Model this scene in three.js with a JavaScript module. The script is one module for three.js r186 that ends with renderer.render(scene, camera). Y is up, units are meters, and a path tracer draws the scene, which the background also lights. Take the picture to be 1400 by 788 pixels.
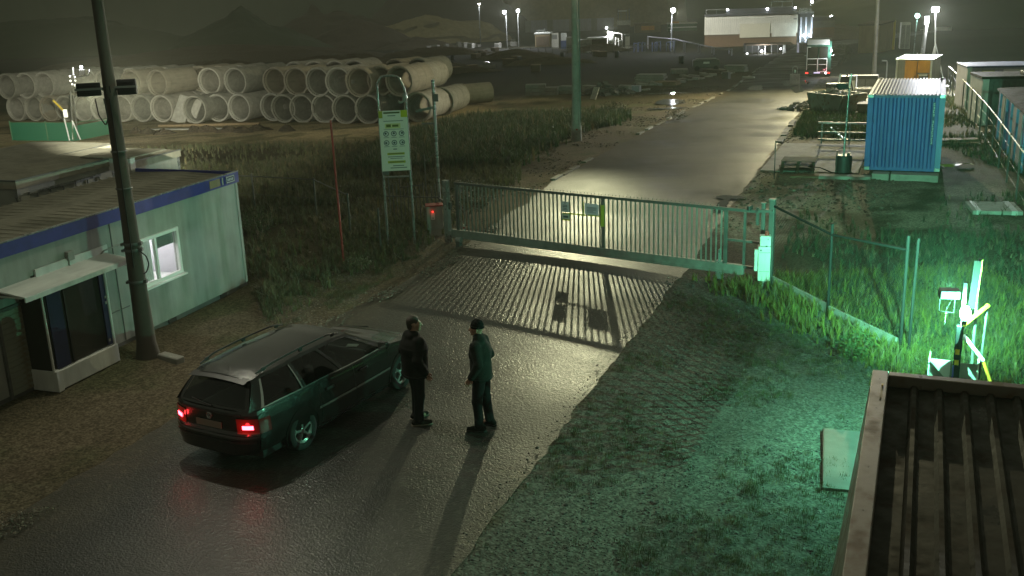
import * as THREE from 'three';
import { RoundedBoxGeometry } from 'three/addons/geometries/RoundedBoxGeometry.js';
import { mergeGeometries, toCreasedNormals } from 'three/addons/utils/BufferGeometryUtils.js';
import { RectAreaLightUniformsLib } from 'three/addons/lights/RectAreaLightUniformsLib.js';
RectAreaLightUniformsLib.init();

// ---------------------------------------------------------------- camera, sky, exposure
const DEG = Math.PI / 180;
const scene = new THREE.Scene();
const camera = new THREE.PerspectiveCamera(31.35, 1024 / 576, 0.1, 6000);
camera.position.set(0, 6.83, 0);                       // a camera on a mast, looking down the access road
camera.rotation.set(-16.44 * DEG, 0, -2.09 * DEG, 'YXZ');
const renderer = new THREE.WebGLRenderer({ antialias: true });
renderer.setSize(1024, 576);
renderer.toneMapping = THREE.LinearToneMapping;
renderer.toneMappingExposure = 1.0;
renderer.shadowMap.enabled = true;

// a low overcast at night, faintly lit from the ground: brighter near the horizon, slightly olive
{
  const W = 256, H = 128, data = new Float32Array(W * H * 4);
  for (let j = 0; j < H; j++) for (let i = 0; i < W; i++) {
    const up = ((j + 0.5) / H - 0.5) * Math.PI, a = (i / W) * Math.PI * 2;
    const cloud = 1 + 0.10 * Math.sin(a * 3 + up * 5) * Math.sin(up * 9 + a * 2);
    const l = (0.104 + 0.038 * Math.exp(-Math.max(0, up) * 2.2)) * cloud;
    const k = (j * W + i) * 4;
    data[k] = l * 1.01; data[k + 1] = l * 1.04; data[k + 2] = l * 0.74; data[k + 3] = 1;
  }
  const sky = new THREE.DataTexture(data, W, H, THREE.RGBAFormat, THREE.FloatType);
  sky.mapping = THREE.EquirectangularReflectionMapping; sky.magFilter = THREE.LinearFilter; sky.needsUpdate = true;
  scene.background = sky; scene.environment = sky;
}
scene.fog = new THREE.FogExp2(new THREE.Color(0.9, 0.93, 0.76), 0.0007);   // damp night air

// lamp strengths in candela (every lamp is built further down, at its own fitting)
const LAMP = {
  gatePole: 390, cabinPole: 90, yardFlood: 6000, green: 92, greenWest: 230, greenNorth: 680, tripod: 34, tripodSpot: 1700, mastGreen: 60, thickPost: 60, roadPole: 2300,
  farPole: 700, hallPole: 260, hallBeam: 1000, smallFar: 160, tower: 20, tail: 0.13, room: 7,
};

// ---------------------------------------------------------------- helpers
function rng(seed) { let s = seed | 0; return () => { s = (s + 0x6d2b79f5) | 0; let t = Math.imul(s ^ (s >>> 15), 1 | s); t = (t + Math.imul(t ^ (t >>> 7), 61 | t)) ^ t; return ((t ^ (t >>> 14)) >>> 0) / 4294967296; }; }
const R = rng(20250522), rnd = (a, b) => a + (b - a) * R();
const V = (x, y, z) => new THREE.Vector3(x, y, z);
const lerp = (a, b, t) => a + (b - a) * t, clamp = (x, a, b) => Math.min(b, Math.max(a, x));
const smooth = (a, b, x) => { const t = clamp((x - a) / (b - a), 0, 1); return t * t * (3 - 2 * t); };
function curve(pts) { return (s) => { if (s <= pts[0][0]) return pts[0][1]; for (let i = 1; i < pts.length; i++) if (s <= pts[i][0]) return lerp(pts[i - 1][1], pts[i][1], (s - pts[i - 1][0]) / (pts[i][0] - pts[i - 1][0])); return pts[pts.length - 1][1]; }; }
function scurve(pts) { return (s) => { if (s <= pts[0][0]) return pts[0][1]; for (let i = 1; i < pts.length; i++) if (s <= pts[i][0]) { const t = (s - pts[i - 1][0]) / (pts[i][0] - pts[i - 1][0]); return lerp(pts[i - 1][1], pts[i][1], t * t * (3 - 2 * t)); } return pts[pts.length - 1][1]; }; }
// the site falls away gently beyond the blue container
const ter = (z) => { const s = Math.min(-z - 38, 320); return s <= 0 ? 0 : -0.034 * s * s / (s + 10); };

// smooth 2-D noise in world metres
function hash2(i, j, s) { let h = Math.imul(i, 374761393) + Math.imul(j, 668265263) + Math.imul(s, 1442695041); h = Math.imul(h ^ (h >>> 13), 1274126177); return ((h ^ (h >>> 16)) >>> 0) / 4294967296; }
function vn(x, y, s = 1) { const i = Math.floor(x), j = Math.floor(y), fx = x - i, fy = y - j, u = fx * fx * (3 - 2 * fx), v = fy * fy * (3 - 2 * fy); return lerp(lerp(hash2(i, j, s), hash2(i + 1, j, s), u), lerp(hash2(i, j + 1, s), hash2(i + 1, j + 1, s), u), v); }
const fb = (x, y, s = 1, o = 4) => { let a = 0, w = 0.5, t = 0; for (let k = 0; k < o; k++) { a += w * vn(x, y, s + k); t += w; x *= 2.03; y *= 2.03; w *= 0.5; } return a / t; };

// tileable fractal noise field, 0..1
function field(size, cells, oct, seed) {
  const out = new Float32Array(size * size); let amp = 1, tot = 0;
  for (let o = 0; o < oct; o++, cells *= 2, amp *= 0.55) {
    tot += amp; const r = rng(seed + o * 77), lat = new Float32Array(cells * cells).map(() => r());
    for (let y = 0; y < size; y++) { const gy = (y / size) * cells, j = Math.floor(gy), fy = gy - j, v = fy * fy * (3 - 2 * fy), j1 = (j + 1) % cells; for (let x = 0; x < size; x++) { const gx = (x / size) * cells, i = Math.floor(gx), fx = gx - i, u = fx * fx * (3 - 2 * fx), i1 = (i + 1) % cells; out[y * size + x] += amp * lerp(lerp(lat[j * cells + i], lat[j * cells + i1], u), lerp(lat[j1 * cells + i], lat[j1 * cells + i1], u), v); } }
  }
  for (let k = 0; k < out.length; k++) out[k] /= tot;
  return out;
}
function tex(size, fn, tile, srgb = false) {     // fn(k) gives a grey value or [r, g, b], all 0..1
  const d = new Uint8Array(size * size * 4);
  for (let k = 0; k < size * size; k++) { const c = fn(k, k % size, (k / size) | 0), a = Array.isArray(c) ? c : [c, c, c]; for (let i = 0; i < 3; i++) d[k * 4 + i] = clamp(a[i], 0, 1) * 255; d[k * 4 + 3] = 255; }
  const t = new THREE.DataTexture(d, size, size); t.wrapS = t.wrapT = THREE.RepeatWrapping; t.magFilter = THREE.LinearFilter; t.minFilter = THREE.LinearMipmapLinearFilter; t.generateMipmaps = true;
  if (srgb) t.colorSpace = THREE.SRGBColorSpace;
  t.repeat.set(1 / tile, 1 / tile); t.needsUpdate = true; return t;
}
function retile(t, tile, ox = 0, oy = 0) { const c = t.clone(); c.repeat.set(1 / tile, 1 / tile); c.offset.set(ox, oy); c.needsUpdate = true; return c; }
const N = 512, nA = field(N, 4, 7, 11), nB = field(N, 6, 6, 23), nC = field(N, 24, 4, 31), nD = field(N, 90, 2, 47), nE = field(N, 170, 1, 59);
const st = (a, lo, hi) => clamp((a - lo) / (hi - lo), 0, 1);
const T = {
  grime: tex(N, (k) => 0.72 + 0.5 * (nA[k] - 0.5) + 0.35 * (nC[k] - 0.5) + 0.05, 3.1),
  streak: tex(N, (k, x, y) => { const s = nC[(((y / 9) | 0) * N + x)], a = nA[k]; return 0.82 + 0.35 * (s - 0.5) + 0.45 * (a - 0.5); }, 2.6),
  rust: tex(N, (k) => { const m = st(nA[k], 0.50, 0.62) * st(nC[k], 0.35, 0.7); return [lerp(0.86, 0.62, m), lerp(0.84, 0.40, m), lerp(0.82, 0.26, m)]; }, 2.3),
  rough: tex(N, (k) => 0.55 + 0.7 * (nA[k] - 0.5) + 0.5 * (nC[k] - 0.5), 2.2),
  fine: tex(N, (k) => 0.5 + 0.9 * (nD[k] - 0.5) + 0.5 * (nE[k] - 0.5), 1.1),
  lump: tex(N, (k) => nB[k], 2.7),
  stone: tex(N, (k) => { const v = nD[k] * 0.6 + nE[k] * 0.5, s = st(v, 0.35, 0.8); return [0.42 + 0.58 * s, 0.41 + 0.58 * s, 0.39 + 0.57 * s]; }, 4.3),
  stoneBump: tex(N, (k) => st(nD[k] * 0.65 + nE[k] * 0.45, 0.25, 0.85), 3.7),
  asphalt: tex(N, (k) => { const s = st(nE[k] * 0.7 + nD[k] * 0.4, 0.62, 0.95), m = nA[k]; const b = 0.40 + 0.5 * (m - 0.5) + 0.55 * s; return [b, b * 0.985, b * 0.95]; }, 7.3),
  aggregate: tex(N, (k) => 0.15 + 0.85 * st(nE[k] * 0.6 + nD[k] * 0.55, 0.25, 0.95), 2.7),
  wet: tex(N, (k) => 0.55 + 0.45 * st(nA[k] * 0.75 + nB[k] * 0.35, 0.42, 0.72), 19),
};
const mats = {};
function M(name, rgb, rough = 0.8, metal = 0, o = {}) {
  const m = new THREE.MeshPhysicalMaterial({ color: new THREE.Color().setRGB(...rgb), roughness: rough, metalness: metal, ...o }); m.name = name; mats[name] = m; return m;
}
const glow = (name, rgb, k) => M(name, [0.02, 0.02, 0.02], 0.4, 0, { emissive: new THREE.Color().setRGB(...rgb), emissiveIntensity: k });

// geometry: everything gets uv in metres
function uvm(g) {
  g = g.index ? g.toNonIndexed() : g;
  if (!g.attributes.normal) g.computeVertexNormals();
  const p = g.attributes.position, n = g.attributes.normal, uv = new Float32Array(p.count * 2);
  for (let i = 0; i < p.count; i++) { const ax = Math.abs(n.getX(i)), ay = Math.abs(n.getY(i)), az = Math.abs(n.getZ(i)); if (ay >= ax && ay >= az) { uv[2 * i] = p.getX(i); uv[2 * i + 1] = p.getZ(i); } else if (ax >= az) { uv[2 * i] = p.getZ(i); uv[2 * i + 1] = p.getY(i); } else { uv[2 * i] = p.getX(i); uv[2 * i + 1] = p.getY(i); } }
  g.setAttribute('uv', new THREE.BufferAttribute(uv, 2)); return g;
}
function place(g, x, y, z, ry = 0, rx = 0, rz = 0) { const e = new THREE.Matrix4().makeRotationFromEuler(new THREE.Euler(rx, ry, rz, 'YXZ')); e.setPosition(x, y, z); return g.applyMatrix4(e); }
const bx = (w, h, d, x = 0, y = 0, z = 0, ry = 0, rx = 0, rz = 0) => place(uvm(new THREE.BoxGeometry(w, h, d).translate(0, h / 2, 0)), x, y, z, ry, rx, rz);    // y is its underside
const rb = (w, h, d, x = 0, y = 0, z = 0, r = 0.02, ry = 0, rx = 0, rz = 0) => place(uvm(new RoundedBoxGeometry(w, h, d, 1, Math.min(r, w / 2.01, h / 2.01, d / 2.01)).translate(0, h / 2, 0)), x, y, z, ry, rx, rz);
function bar(p, q, r0, r1 = r0, seg = 8) {      // round bar between two points
  p = Array.isArray(p) ? V(...p) : p; q = Array.isArray(q) ? V(...q) : q; const d = q.clone().sub(p), L = d.length();
  const g = new THREE.CylinderGeometry(r1, r0, L, seg, 1).translate(0, L / 2, 0); g.applyQuaternion(new THREE.Quaternion().setFromUnitVectors(V(0, 1, 0), d.normalize())); g.translate(p.x, p.y, p.z); return uvm(g);
}
function beam(p, q, w, h) {                      // square bar between two points, h upright
  p = Array.isArray(p) ? V(...p) : p; q = Array.isArray(q) ? V(...q) : q; const d = q.clone().sub(p), L = d.length(), g = new THREE.BoxGeometry(w, h, L);
  const m = new THREE.Matrix4().lookAt(p, q, V(0, 1, 0)); m.setPosition(p.clone().add(q).multiplyScalar(0.5)); if (Math.abs(d.x) + Math.abs(d.z) < 1e-4) { return place(uvm(new THREE.BoxGeometry(w, L, h)), (p.x + q.x) / 2, (p.y + q.y) / 2, (p.z + q.z) / 2); } return uvm(g).applyMatrix4(m);
}
const pipe = (pts, r, seg = 24, rad = 7) => uvm(new THREE.TubeGeometry(new THREE.CatmullRomCurve3(pts.map((p) => V(...p)), false, 'catmullrom', 0.2), seg, r, rad, false));
const lathe = (pts, seg = 24) => { const g = new THREE.LatheGeometry(pts.map((p) => new THREE.Vector2(...p)), seg); return uvm(g); };
function ext(pts, depth, bevel = 0) { const s = new THREE.Shape(pts.map((p) => new THREE.Vector2(...p))); return uvm(new THREE.ExtrudeGeometry(s, { depth, bevelEnabled: bevel > 0, bevelSize: bevel, bevelThickness: bevel, bevelSegments: 1 })); }
const join = (list) => mergeGeometries(list.map((g) => { g = g.index ? g.toNonIndexed() : g; for (const k of Object.keys(g.attributes)) if (!['position', 'normal', 'uv'].includes(k)) g.deleteAttribute(k); return g; }));
function grid(nu, nv, fn, closeUV) {             // surface fn(u, v) -> [x, y, z], uv in metres along it
  const p = [], idx = []; for (let j = 0; j <= nv; j++) for (let i = 0; i <= nu; i++) p.push(...fn(i / nu, j / nv));
  for (let j = 0; j < nv; j++) for (let i = 0; i < nu; i++) { const a = j * (nu + 1) + i, b = a + 1, c = a + nu + 1, d = c + 1; idx.push(a, b, d, a, d, c); }
  const g = new THREE.BufferGeometry(); g.setAttribute('position', new THREE.Float32BufferAttribute(p, 3)); g.setIndex(idx); g.computeVertexNormals(); return uvm(g);
}
const used = new Map();
function numbered(n) { const k = used.get(n) || 0; used.set(n, k + 1); return k ? n + '_' + String(k).padStart(3, '0') : n; }
function tag(o, label, category, group, kind) { o.userData = { ...(label && { label }), ...(category && { category }), ...(group && { group }), ...(kind && { kind }) }; return o; }
// a thing: a Group at its base; heading in degrees clockwise from straight ahead (-z)
function thing(name, label, category, x, z, heading = 0, group, y) {
  const o = new THREE.Group(); o.name = numbered(name); o.position.set(x, y ?? ter(z), z); o.rotation.y = -heading * DEG; scene.add(o); return tag(o, label, category, group);
}
function part(parent, name, geo, mat, label, kind) {
  const m = new THREE.Mesh(Array.isArray(geo) ? join(geo) : geo, mat); m.name = name; m.castShadow = m.receiveShadow = true; if (label) m.userData.label = label; if (kind) m.userData.kind = kind; parent.add(m); return m;
}
const each = (parent, name, list, mat) => list.map((g) => part(parent, name, g, mat));
function struct(name, geo, mat) { const m = part(scene, numbered(name), geo, mat); m.userData.kind = 'structure'; return m; }
function rebase(o, p) { o.position.set(...p); o.children.forEach((c) => c.position.sub(o.position)); }     // parts were placed in the world: put the thing's origin at its base
function copyOf(o, x, z, heading, label, group, y) { const c = o.clone(); c.name = numbered(o.name.replace(/_\d{3}$/, '')); scene.add(c); c.position.set(x, y ?? ter(z), z); if (heading !== undefined) c.rotation.y = -heading * DEG; c.userData = { ...o.userData, ...(label && { label }), ...(group && { group }) }; return c; }
function canvasTex(w, h, draw) { const c = document.createElement('canvas'); c.width = w; c.height = h; const x = c.getContext('2d'); draw(x, w, h); const t = new THREE.CanvasTexture(c); t.colorSpace = THREE.SRGBColorSpace; return t; }
function sheet(w, h, t, mat, parent, name, x, y, z) { const g = new THREE.BoxGeometry(w, h, t); const m = part(parent, name, g, mat); m.position.set(x, y, z); return m; }   // keeps 0..1 uv on each face
function spot(x, y, z, tx, ty, tz, rgb, cd, angle, pen, soft, name) { const l = new THREE.SpotLight(new THREE.Color().setRGB(...rgb), cd, 0, angle * DEG, pen, 2); l.name = name; l.position.set(x, y, z); l.target.position.set(tx, ty, tz); l.castShadow = true; l.shadow.radius = soft; scene.add(l, l.target); return l; }
function bulb(x, y, z, rgb, cd, soft, name) { const l = new THREE.PointLight(new THREE.Color().setRGB(...rgb), cd, 0, 2); l.name = name; l.position.set(x, y, z); l.castShadow = true; l.shadow.radius = soft; scene.add(l); return l; }

// ---------------------------------------------------------------- materials
M('wood_grey', [0.075, 0.068, 0.053], 0.85, 0, { map: T.streak, bumpMap: T.fine, bumpScale: 0.003 });
M('pole_steel', [0.16, 0.165, 0.15], 0.6, 0.3, { map: T.grime });
M('galv', [0.36, 0.38, 0.37], 0.5, 0.55, { map: T.grime, roughnessMap: T.rough });
M('galv_dark', [0.14, 0.145, 0.135], 0.55, 0.4, { map: T.grime });
M('gate_grey', [0.25, 0.26, 0.235], 0.6, 0.2, { map: T.grime });
M('fence_dark', [0.02, 0.021, 0.02], 0.8, 0, { specularIntensity: 0.25 });
M('black', [0.012, 0.012, 0.012], 0.6);
M('black_gloss', [0.01, 0.01, 0.011], 0.25);
M('dark_plastic', [0.03, 0.03, 0.03], 0.55);
M('white_paint', [0.62, 0.64, 0.60], 0.55, 0, { map: T.streak });
M('cabin_white', [0.29, 0.305, 0.27], 0.6, 0, { map: T.streak });
M('cabin_roof', [0.33, 0.315, 0.25], 0.85, 0, { map: T.grime, bumpMap: T.lump, bumpScale: 0.01 });
M('fascia_blue', [0.035, 0.045, 0.24], 0.5, 0, { map: T.grime });
M('frame_white', [0.68, 0.7, 0.66], 0.45);
M('concrete', [0.33, 0.325, 0.29], 0.9, 0, { map: T.grime, bumpMap: T.lump, bumpScale: 0.008 });
M('concrete_pale', [0.44, 0.43, 0.38], 0.9, 0, { map: T.grime, bumpMap: T.fine, bumpScale: 0.003 });
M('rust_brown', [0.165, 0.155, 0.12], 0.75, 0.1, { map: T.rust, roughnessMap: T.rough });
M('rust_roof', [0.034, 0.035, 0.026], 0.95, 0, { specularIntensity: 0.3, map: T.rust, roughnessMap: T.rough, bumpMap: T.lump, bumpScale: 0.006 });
M('steel_blue', [0.05, 0.115, 0.43], 0.5, 0.1, { map: T.streak });
M('steel_blue_post', [0.14, 0.27, 0.5], 0.5, 0.1, { map: T.streak });
M('roof_blue', [0.12, 0.16, 0.32], 0.55, 0.2, { map: T.grime });
M('orange', [0.72, 0.33, 0.03], 0.55, 0, { map: T.streak });
M('red_paint', [0.32, 0.035, 0.025], 0.6, 0, { map: T.grime });
M('lime', [0.36, 0.46, 0.05], 0.55);
M('yellow', [0.62, 0.45, 0.03], 0.5);
M('skip_green', [0.24, 0.27, 0.21], 0.65, 0.1, { map: T.rust });
M('lorry_green', [0.02, 0.075, 0.05], 0.4, 0, { map: T.grime });
M('glass_dark', [0.012, 0.014, 0.014], 0.08, 0, { specularIntensity: 1 });
M('timber', [0.26, 0.19, 0.11], 0.85, 0, { map: T.streak, bumpMap: T.fine, bumpScale: 0.002 });
M('timber_dark', [0.12, 0.09, 0.06], 0.85, 0, { map: T.streak });
M('soil', [0.11, 0.085, 0.055], 0.95, 0, { map: T.stone, bumpMap: T.lump, bumpScale: 0.1 });
M('sand', [0.36, 0.30, 0.16], 0.95, 0, { map: retile(T.grime, 17), bumpMap: retile(T.lump, 23), bumpScale: 0.6 });
M('hedge', [0.035, 0.05, 0.022], 0.95);
M('clad_white', [0.66, 0.65, 0.56], 0.55, 0.1, { map: retile(T.streak, 9) });
M('roof_dark', [0.055, 0.06, 0.068], 0.6, 0.1, { map: T.grime });
M('brick', [0.20, 0.13, 0.08], 0.9, 0, { map: retile(T.stone, 3) });
M('screen_green', [0.02, 0.20, 0.11], 0.8, 0, { transmission: 0.3, thickness: 0, side: THREE.DoubleSide });
M('silver_tape', [0.85, 0.86, 0.9], 0.3, 0.2);
M('tan_clad', [0.28, 0.22, 0.12], 0.7, 0, { map: retile(T.streak, 5) });
M('green_box', [0.08, 0.2, 0.10], 0.6, 0, { map: T.streak });
M('grey_box', [0.27, 0.28, 0.25], 0.65, 0, { map: T.streak });
M('purple_white', [0.42, 0.42, 0.50], 0.6, 0, { map: T.streak });
const m = mats;

// ---------------------------------------------------------------- ground, road, kerbs, water, hills
const roadL = curve([[-330, 150], [-165, 46], [-132.3, 34.85], [-105, 25.94], [-75.64, 16.65], [-36.65, 1.73], [-25.66, -1.87], [-21.09, -3.97], [-15.04, -6.15], [-12.57, -7.09], [-7, -9.3], [30, -23.5]].map(([z, x]) => [z, x]));
const roadR = curve([[-330, 160], [-165, 54], [-132, 43], [-105, 33.5], [-83.25, 25.2], [-67.88, 19.85], [-52.36, 14.62], [-42.95, 11.33], [-26.17, 5.04], [-10.94, -0.88], [-7, -2.4], [30, -16.6]].map(([z, x]) => [z, x]));
const jag = (z, s) => 0.30 * (fb(z * 0.8, s, s, 3) - 0.5) + 0.12 * (vn(z * 5, s, s) - 0.5);
const inRoad = (x, z, pad = 0) => x > roadL(z) - pad && x < roadR(z) + pad;
function groundY(x, z) {
  const dl = roadL(z) - x, dr = x - roadR(z), d = Math.max(dl, dr), a = smooth(0.15, 2.5, d);
  if (d < -0.55) return ter(z) - 0.05;
  return ter(z) + 0.003 + a * (0.16 * (fb(x * 0.35, z * 0.35, 5, 4) - 0.46) + 0.05 * (fb(x * 2.1, z * 2.1, 9, 2) - 0.5));
}
{
  const axis = (lo, a, b, hi, step) => { const v = []; for (let t = a; t <= b + 1e-6; t += step) v.push(t); let s = step; for (let t = a - s; t > lo; s *= 1.13, t -= s) v.unshift(t); v.unshift(lo); s = step; for (let t = b + s; t < hi; s *= 1.13, t += s) v.push(t); v.push(hi); return v; };
  const xs = axis(-2600, -13, 17, 2600, 0.3), zs = axis(-4000, -62, -3, 300, 0.3), P = [], C = [], I = [], UV = [];
  const mixc = (a, b, t) => a.map((v, i) => lerp(v, b[i], t));
  for (const z of zs) for (const x of xs) {
    P.push(x, groundY(x, z), z); UV.push(x, z);
    const dl = roadL(z) - x, dr = x - roadR(z), n = fb(x * 0.22, z * 0.22, 3, 4), n2 = fb(x * 0.9, z * 0.9, 14, 3);
    let c = [0.10, 0.083, 0.058];
    if (dl > 0) {
      c = mixc([0.125, 0.104, 0.072], [0.075, 0.066, 0.04], smooth(1.8, 4.5, dl + 3 * (n - 0.5)));
      c = mixc(c, [0.40, 0.33, 0.20], smooth(-48, -54, z) * smooth(10, 15, dl + 8 * (n - 0.5)) * (1 - smooth(-70, -80, z)));
      c = mixc(c, [0.06, 0.07, 0.035], smooth(0.52, 0.68, n2) * 0.7);
    } else if (dr > 0) {
      const yard = smooth(-24.5, -22.5, z);
      c = mixc([0.085, 0.082, 0.052], [0.115, 0.12, 0.105], yard * smooth(6.2, 4.2, dr - Math.max(0, z + 14) * 1.2 + 2 * (n - 0.5)));
      c = mixc(c, [0.34, 0.31, 0.22], smooth(-33, -36, z + 3 * (n - 0.5)) * smooth(7.5, 4.5, dr + 3 * (n2 - 0.5)) * (1 - smooth(-60, -75, z)) * 0.85);
      c = mixc(c, [0.25, 0.26, 0.21], smooth(-25.5, -28, z) * smooth(-36, -33, z) * smooth(0.36, 0.56, n2) * smooth(10, 7, dr) * 0.9);
    }
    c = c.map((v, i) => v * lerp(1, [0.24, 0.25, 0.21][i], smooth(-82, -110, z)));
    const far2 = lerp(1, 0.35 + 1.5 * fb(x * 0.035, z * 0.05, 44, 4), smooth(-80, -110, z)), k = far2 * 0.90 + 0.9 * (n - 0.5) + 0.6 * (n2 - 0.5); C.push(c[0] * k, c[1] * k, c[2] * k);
  }
  const w = xs.length;
  for (let j = 0; j < zs.length - 1; j++) for (let i = 0; i < w - 1; i++) { const a = j * w + i; I.push(a, a + w, a + 1, a + 1, a + w, a + w + 1); }
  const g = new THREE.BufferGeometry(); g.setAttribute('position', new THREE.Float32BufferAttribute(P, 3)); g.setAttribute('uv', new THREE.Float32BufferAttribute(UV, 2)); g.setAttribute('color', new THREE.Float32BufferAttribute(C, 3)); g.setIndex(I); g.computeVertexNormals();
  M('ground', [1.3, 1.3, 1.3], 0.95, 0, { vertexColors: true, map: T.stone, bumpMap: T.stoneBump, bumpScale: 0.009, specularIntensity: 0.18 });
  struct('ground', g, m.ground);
}
// wet asphalt carriageway
function roadStrip(z0, z1, l, r, lift, step, nu) {
  const P = [], UV = [], I = [], C = []; let rows = 0;
  for (let z = z0; z >= z1 - 1e-6; z -= step(z)) { rows++; for (let i = 0; i <= nu; i++) { const x = lerp(l(z), r(z), i / nu), u = i / nu; P.push(x, ter(z) + lift + 0.035 * (1 - (2 * u - 1) ** 2) + 0.012 * (fb(x * 0.7, z * 0.7, 21, 3) - 0.5), z); UV.push(x, z);
    const n = fb(x * 0.45, z * 0.25, 33, 4), w = fb(x * 1.7, z * 1.7, 35, 3), mud = smooth(0.22, 0.0, u + 0.25 * (n - 0.5)) * 0.9 + smooth(0.90, 1.02, u + 0.12 * (w - 0.5)) * 0.7, track = 0.14 * Math.exp(-(((u - 0.3) / 0.07) ** 2)) + 0.14 * Math.exp(-(((u - 0.62) / 0.07) ** 2)), k = 0.62 + 0.9 * (n - 0.3) + 0.5 * (w - 0.5) - track; C.push(lerp(k, 1.5 * k + 0.25, mud), lerp(k, 1.3 * k + 0.2, mud), lerp(k, 1.0 * k + 0.12, mud)); } }
  for (let j = 0; j < rows - 1; j++) for (let i = 0; i < nu; i++) { const a = j * (nu + 1) + i, b = a + nu + 1; I.push(a, a + 1, b, a + 1, b + 1, b); }
  const g = new THREE.BufferGeometry(); g.setAttribute('position', new THREE.Float32BufferAttribute(P, 3)); g.setAttribute('uv', new THREE.Float32BufferAttribute(UV, 2)); g.setAttribute('color', new THREE.Float32BufferAttribute(C.map((v) => Math.max(0.2, v)), 3)); g.setIndex(I); g.computeVertexNormals(); return g;
}
M('wet_asphalt', [0.074, 0.071, 0.060], 0.56, 0, { vertexColors: true, map: T.asphalt, roughnessMap: T.wet, bumpMap: T.aggregate, bumpScale: 0.006, specularIntensity: 1 });
M('wet_asphalt_far', [0.052, 0.05, 0.036], 0.82, 0, { vertexColors: true, map: T.asphalt, roughnessMap: retile(T.wet, 13, 0.3, 0.2), bumpMap: retile(T.aggregate, 5), bumpScale: 0.006, specularIntensity: 0.3 });
const wetStep = [[8, -34, m.wet_asphalt]];      // the shine of the asphalt fades in steps towards the muddier far stretch
for (let i = 0; i < 5; i++) { const t = (i + 1) / 6, a = m.wet_asphalt, b = m.wet_asphalt_far, k = a.clone(); k.name = 'wet_asphalt_' + i; k.color = a.color.clone().lerp(b.color, t); k.roughness = lerp(a.roughness, b.roughness, t); k.specularIntensity = lerp(a.specularIntensity, b.specularIntensity, t); wetStep.push([-34 - i * 2.4, -34 - (i + 1) * 2.4, k]); }
wetStep.push([-46, -330, m.wet_asphalt_far]);
for (const [z0, z1, k] of wetStep) struct('road', roadStrip(z0, z1, (z) => roadL(z) + jag(z, 3), (z) => roadR(z) + 0.8 * jag(z, 8), 0.012, (z) => (z > -46 ? 0.3 : 0.4 + Math.max(0, -z - 40) * 0.02), 18), k);
// standing water
M('water', [0.012, 0.013, 0.012], 0.06, 0, { specularIntensity: 1, bumpMap: retile(T.lump, 3), bumpScale: 0.001 });
function puddle(x, z, a, b, turn, seed) {
  const pts = []; for (let i = 0; i < 26; i++) { const t = (i / 26) * Math.PI * 2, k = 0.75 + 0.5 * (vn(i * 0.7, seed, seed) - 0.3); pts.push(new THREE.Vector2(Math.cos(t) * a * k, Math.sin(t) * b * k)); }
  const g = new THREE.ShapeGeometry(new THREE.Shape(pts)); g.rotateX(-Math.PI / 2); g.rotateY(-turn * DEG);
  const slope = (ter(z - 1) - ter(z + 1)) / 2; g.translate(x, 0, z); const p = g.attributes.position; for (let i = 0; i < p.count; i++) p.setY(i, ter(z) - (p.getZ(i) - z) * slope); g.translate(0, inRoad(x, z) ? 0.055 : 0.03, 0); g.computeVertexNormals();
  struct('water', uvm(g), m.water);
}
puddle(10.5, -66, 1.0, 2.6, 10, 1); puddle(9.6, -61.5, 1.3, 0.5, 0, 4); puddle(11.6, -73.5, 2.2, 0.7, 10, 9); puddle(22.2, -79.6, 1.1, 4.0, 15, 2); puddle(18.2, -75.5, 0.6, 3.2, 15, 3); puddle(6.6, -31.2, 0.22, 1.15, 20, 5); puddle(7.1, -32.4, 0.5, 0.3, 20, 6); puddle(20.6, -73, 0.5, 4.2, 16, 8);

// kerb stones along the far stretch of road
M('kerb', [0.17, 0.16, 0.125], 0.9, 0, { map: T.stone, bumpMap: T.lump, bumpScale: 0.01 });
function kerbRun(x0, z0, x1, z1, n, gaps, w) {
  const k = new THREE.Group(); k.name = numbered('kerb'); k.userData.kind = 'structure'; scene.add(k);
  const L = Math.hypot(x1 - x0, z1 - z0) / n, h = Math.atan2(x1 - x0, -(z1 - z0));
  for (let i = 0; i < n; i++) { if (gaps(i / n)) continue; const t = (i + 0.5) / n, x = lerp(x0, x1, t), z = lerp(z0, z1, t); const s = part(k, numbered('kerb_stone'), rb(w, 0.22, L - 0.02, 0, 0, 0, 0.02), i % 5 ? m.kerb : m.concrete); s.position.set(x + rnd(-0.04, 0.04), ter(z) - 0.145 + rnd(-0.05, 0.03), z); s.rotation.set(rnd(-0.02, 0.02), -h + rnd(-0.03, 0.03), rnd(-0.05, 0.05)); }
}
kerbRun(1.62, -36.6, 16.5, -75.6, 42, (t) => (t > 0.13 && t < 0.30) || hash2(Math.floor(t * 42), 3, 5) < 0.34, 0.2);
kerbRun(16.5, -75.6, 25.8, -105, 22, (t) => hash2(Math.floor(t * 22), 8, 5) < 0.3, 0.2);
kerbRun(9.35, -37.2, 14.75, -52.6, 16, (t) => t < 0.38 || hash2(Math.floor(t * 16), 6, 7) < 0.25, 0.26);

// far ground: wooded rises beyond the site, spoil heaps in front of them
function ridge(name, mat, cx, cz, rx, rz, h, seed, rough, peak = 1.4) {
  const g = grid(56, 26, (u, v) => { const a = u * Math.PI * 2, r = v; const x = Math.cos(a) * r, z = Math.sin(a) * r; const n = fb(x * 3.1 + seed * 7, z * 3.1 + seed, seed, 5) - 0.5; const y = h * Math.pow(Math.max(0, 1 - r), 1 / peak) * (1 + rough * n) - 0.6 * r * r * r + h * rough * 0.35 * n * (1 - r); return [cx + x * rx * (1 + 0.25 * n), ter(cz) + y, cz + z * rz * (1 + 0.25 * n)]; });
  return struct(name, g, mat);
}
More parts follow.
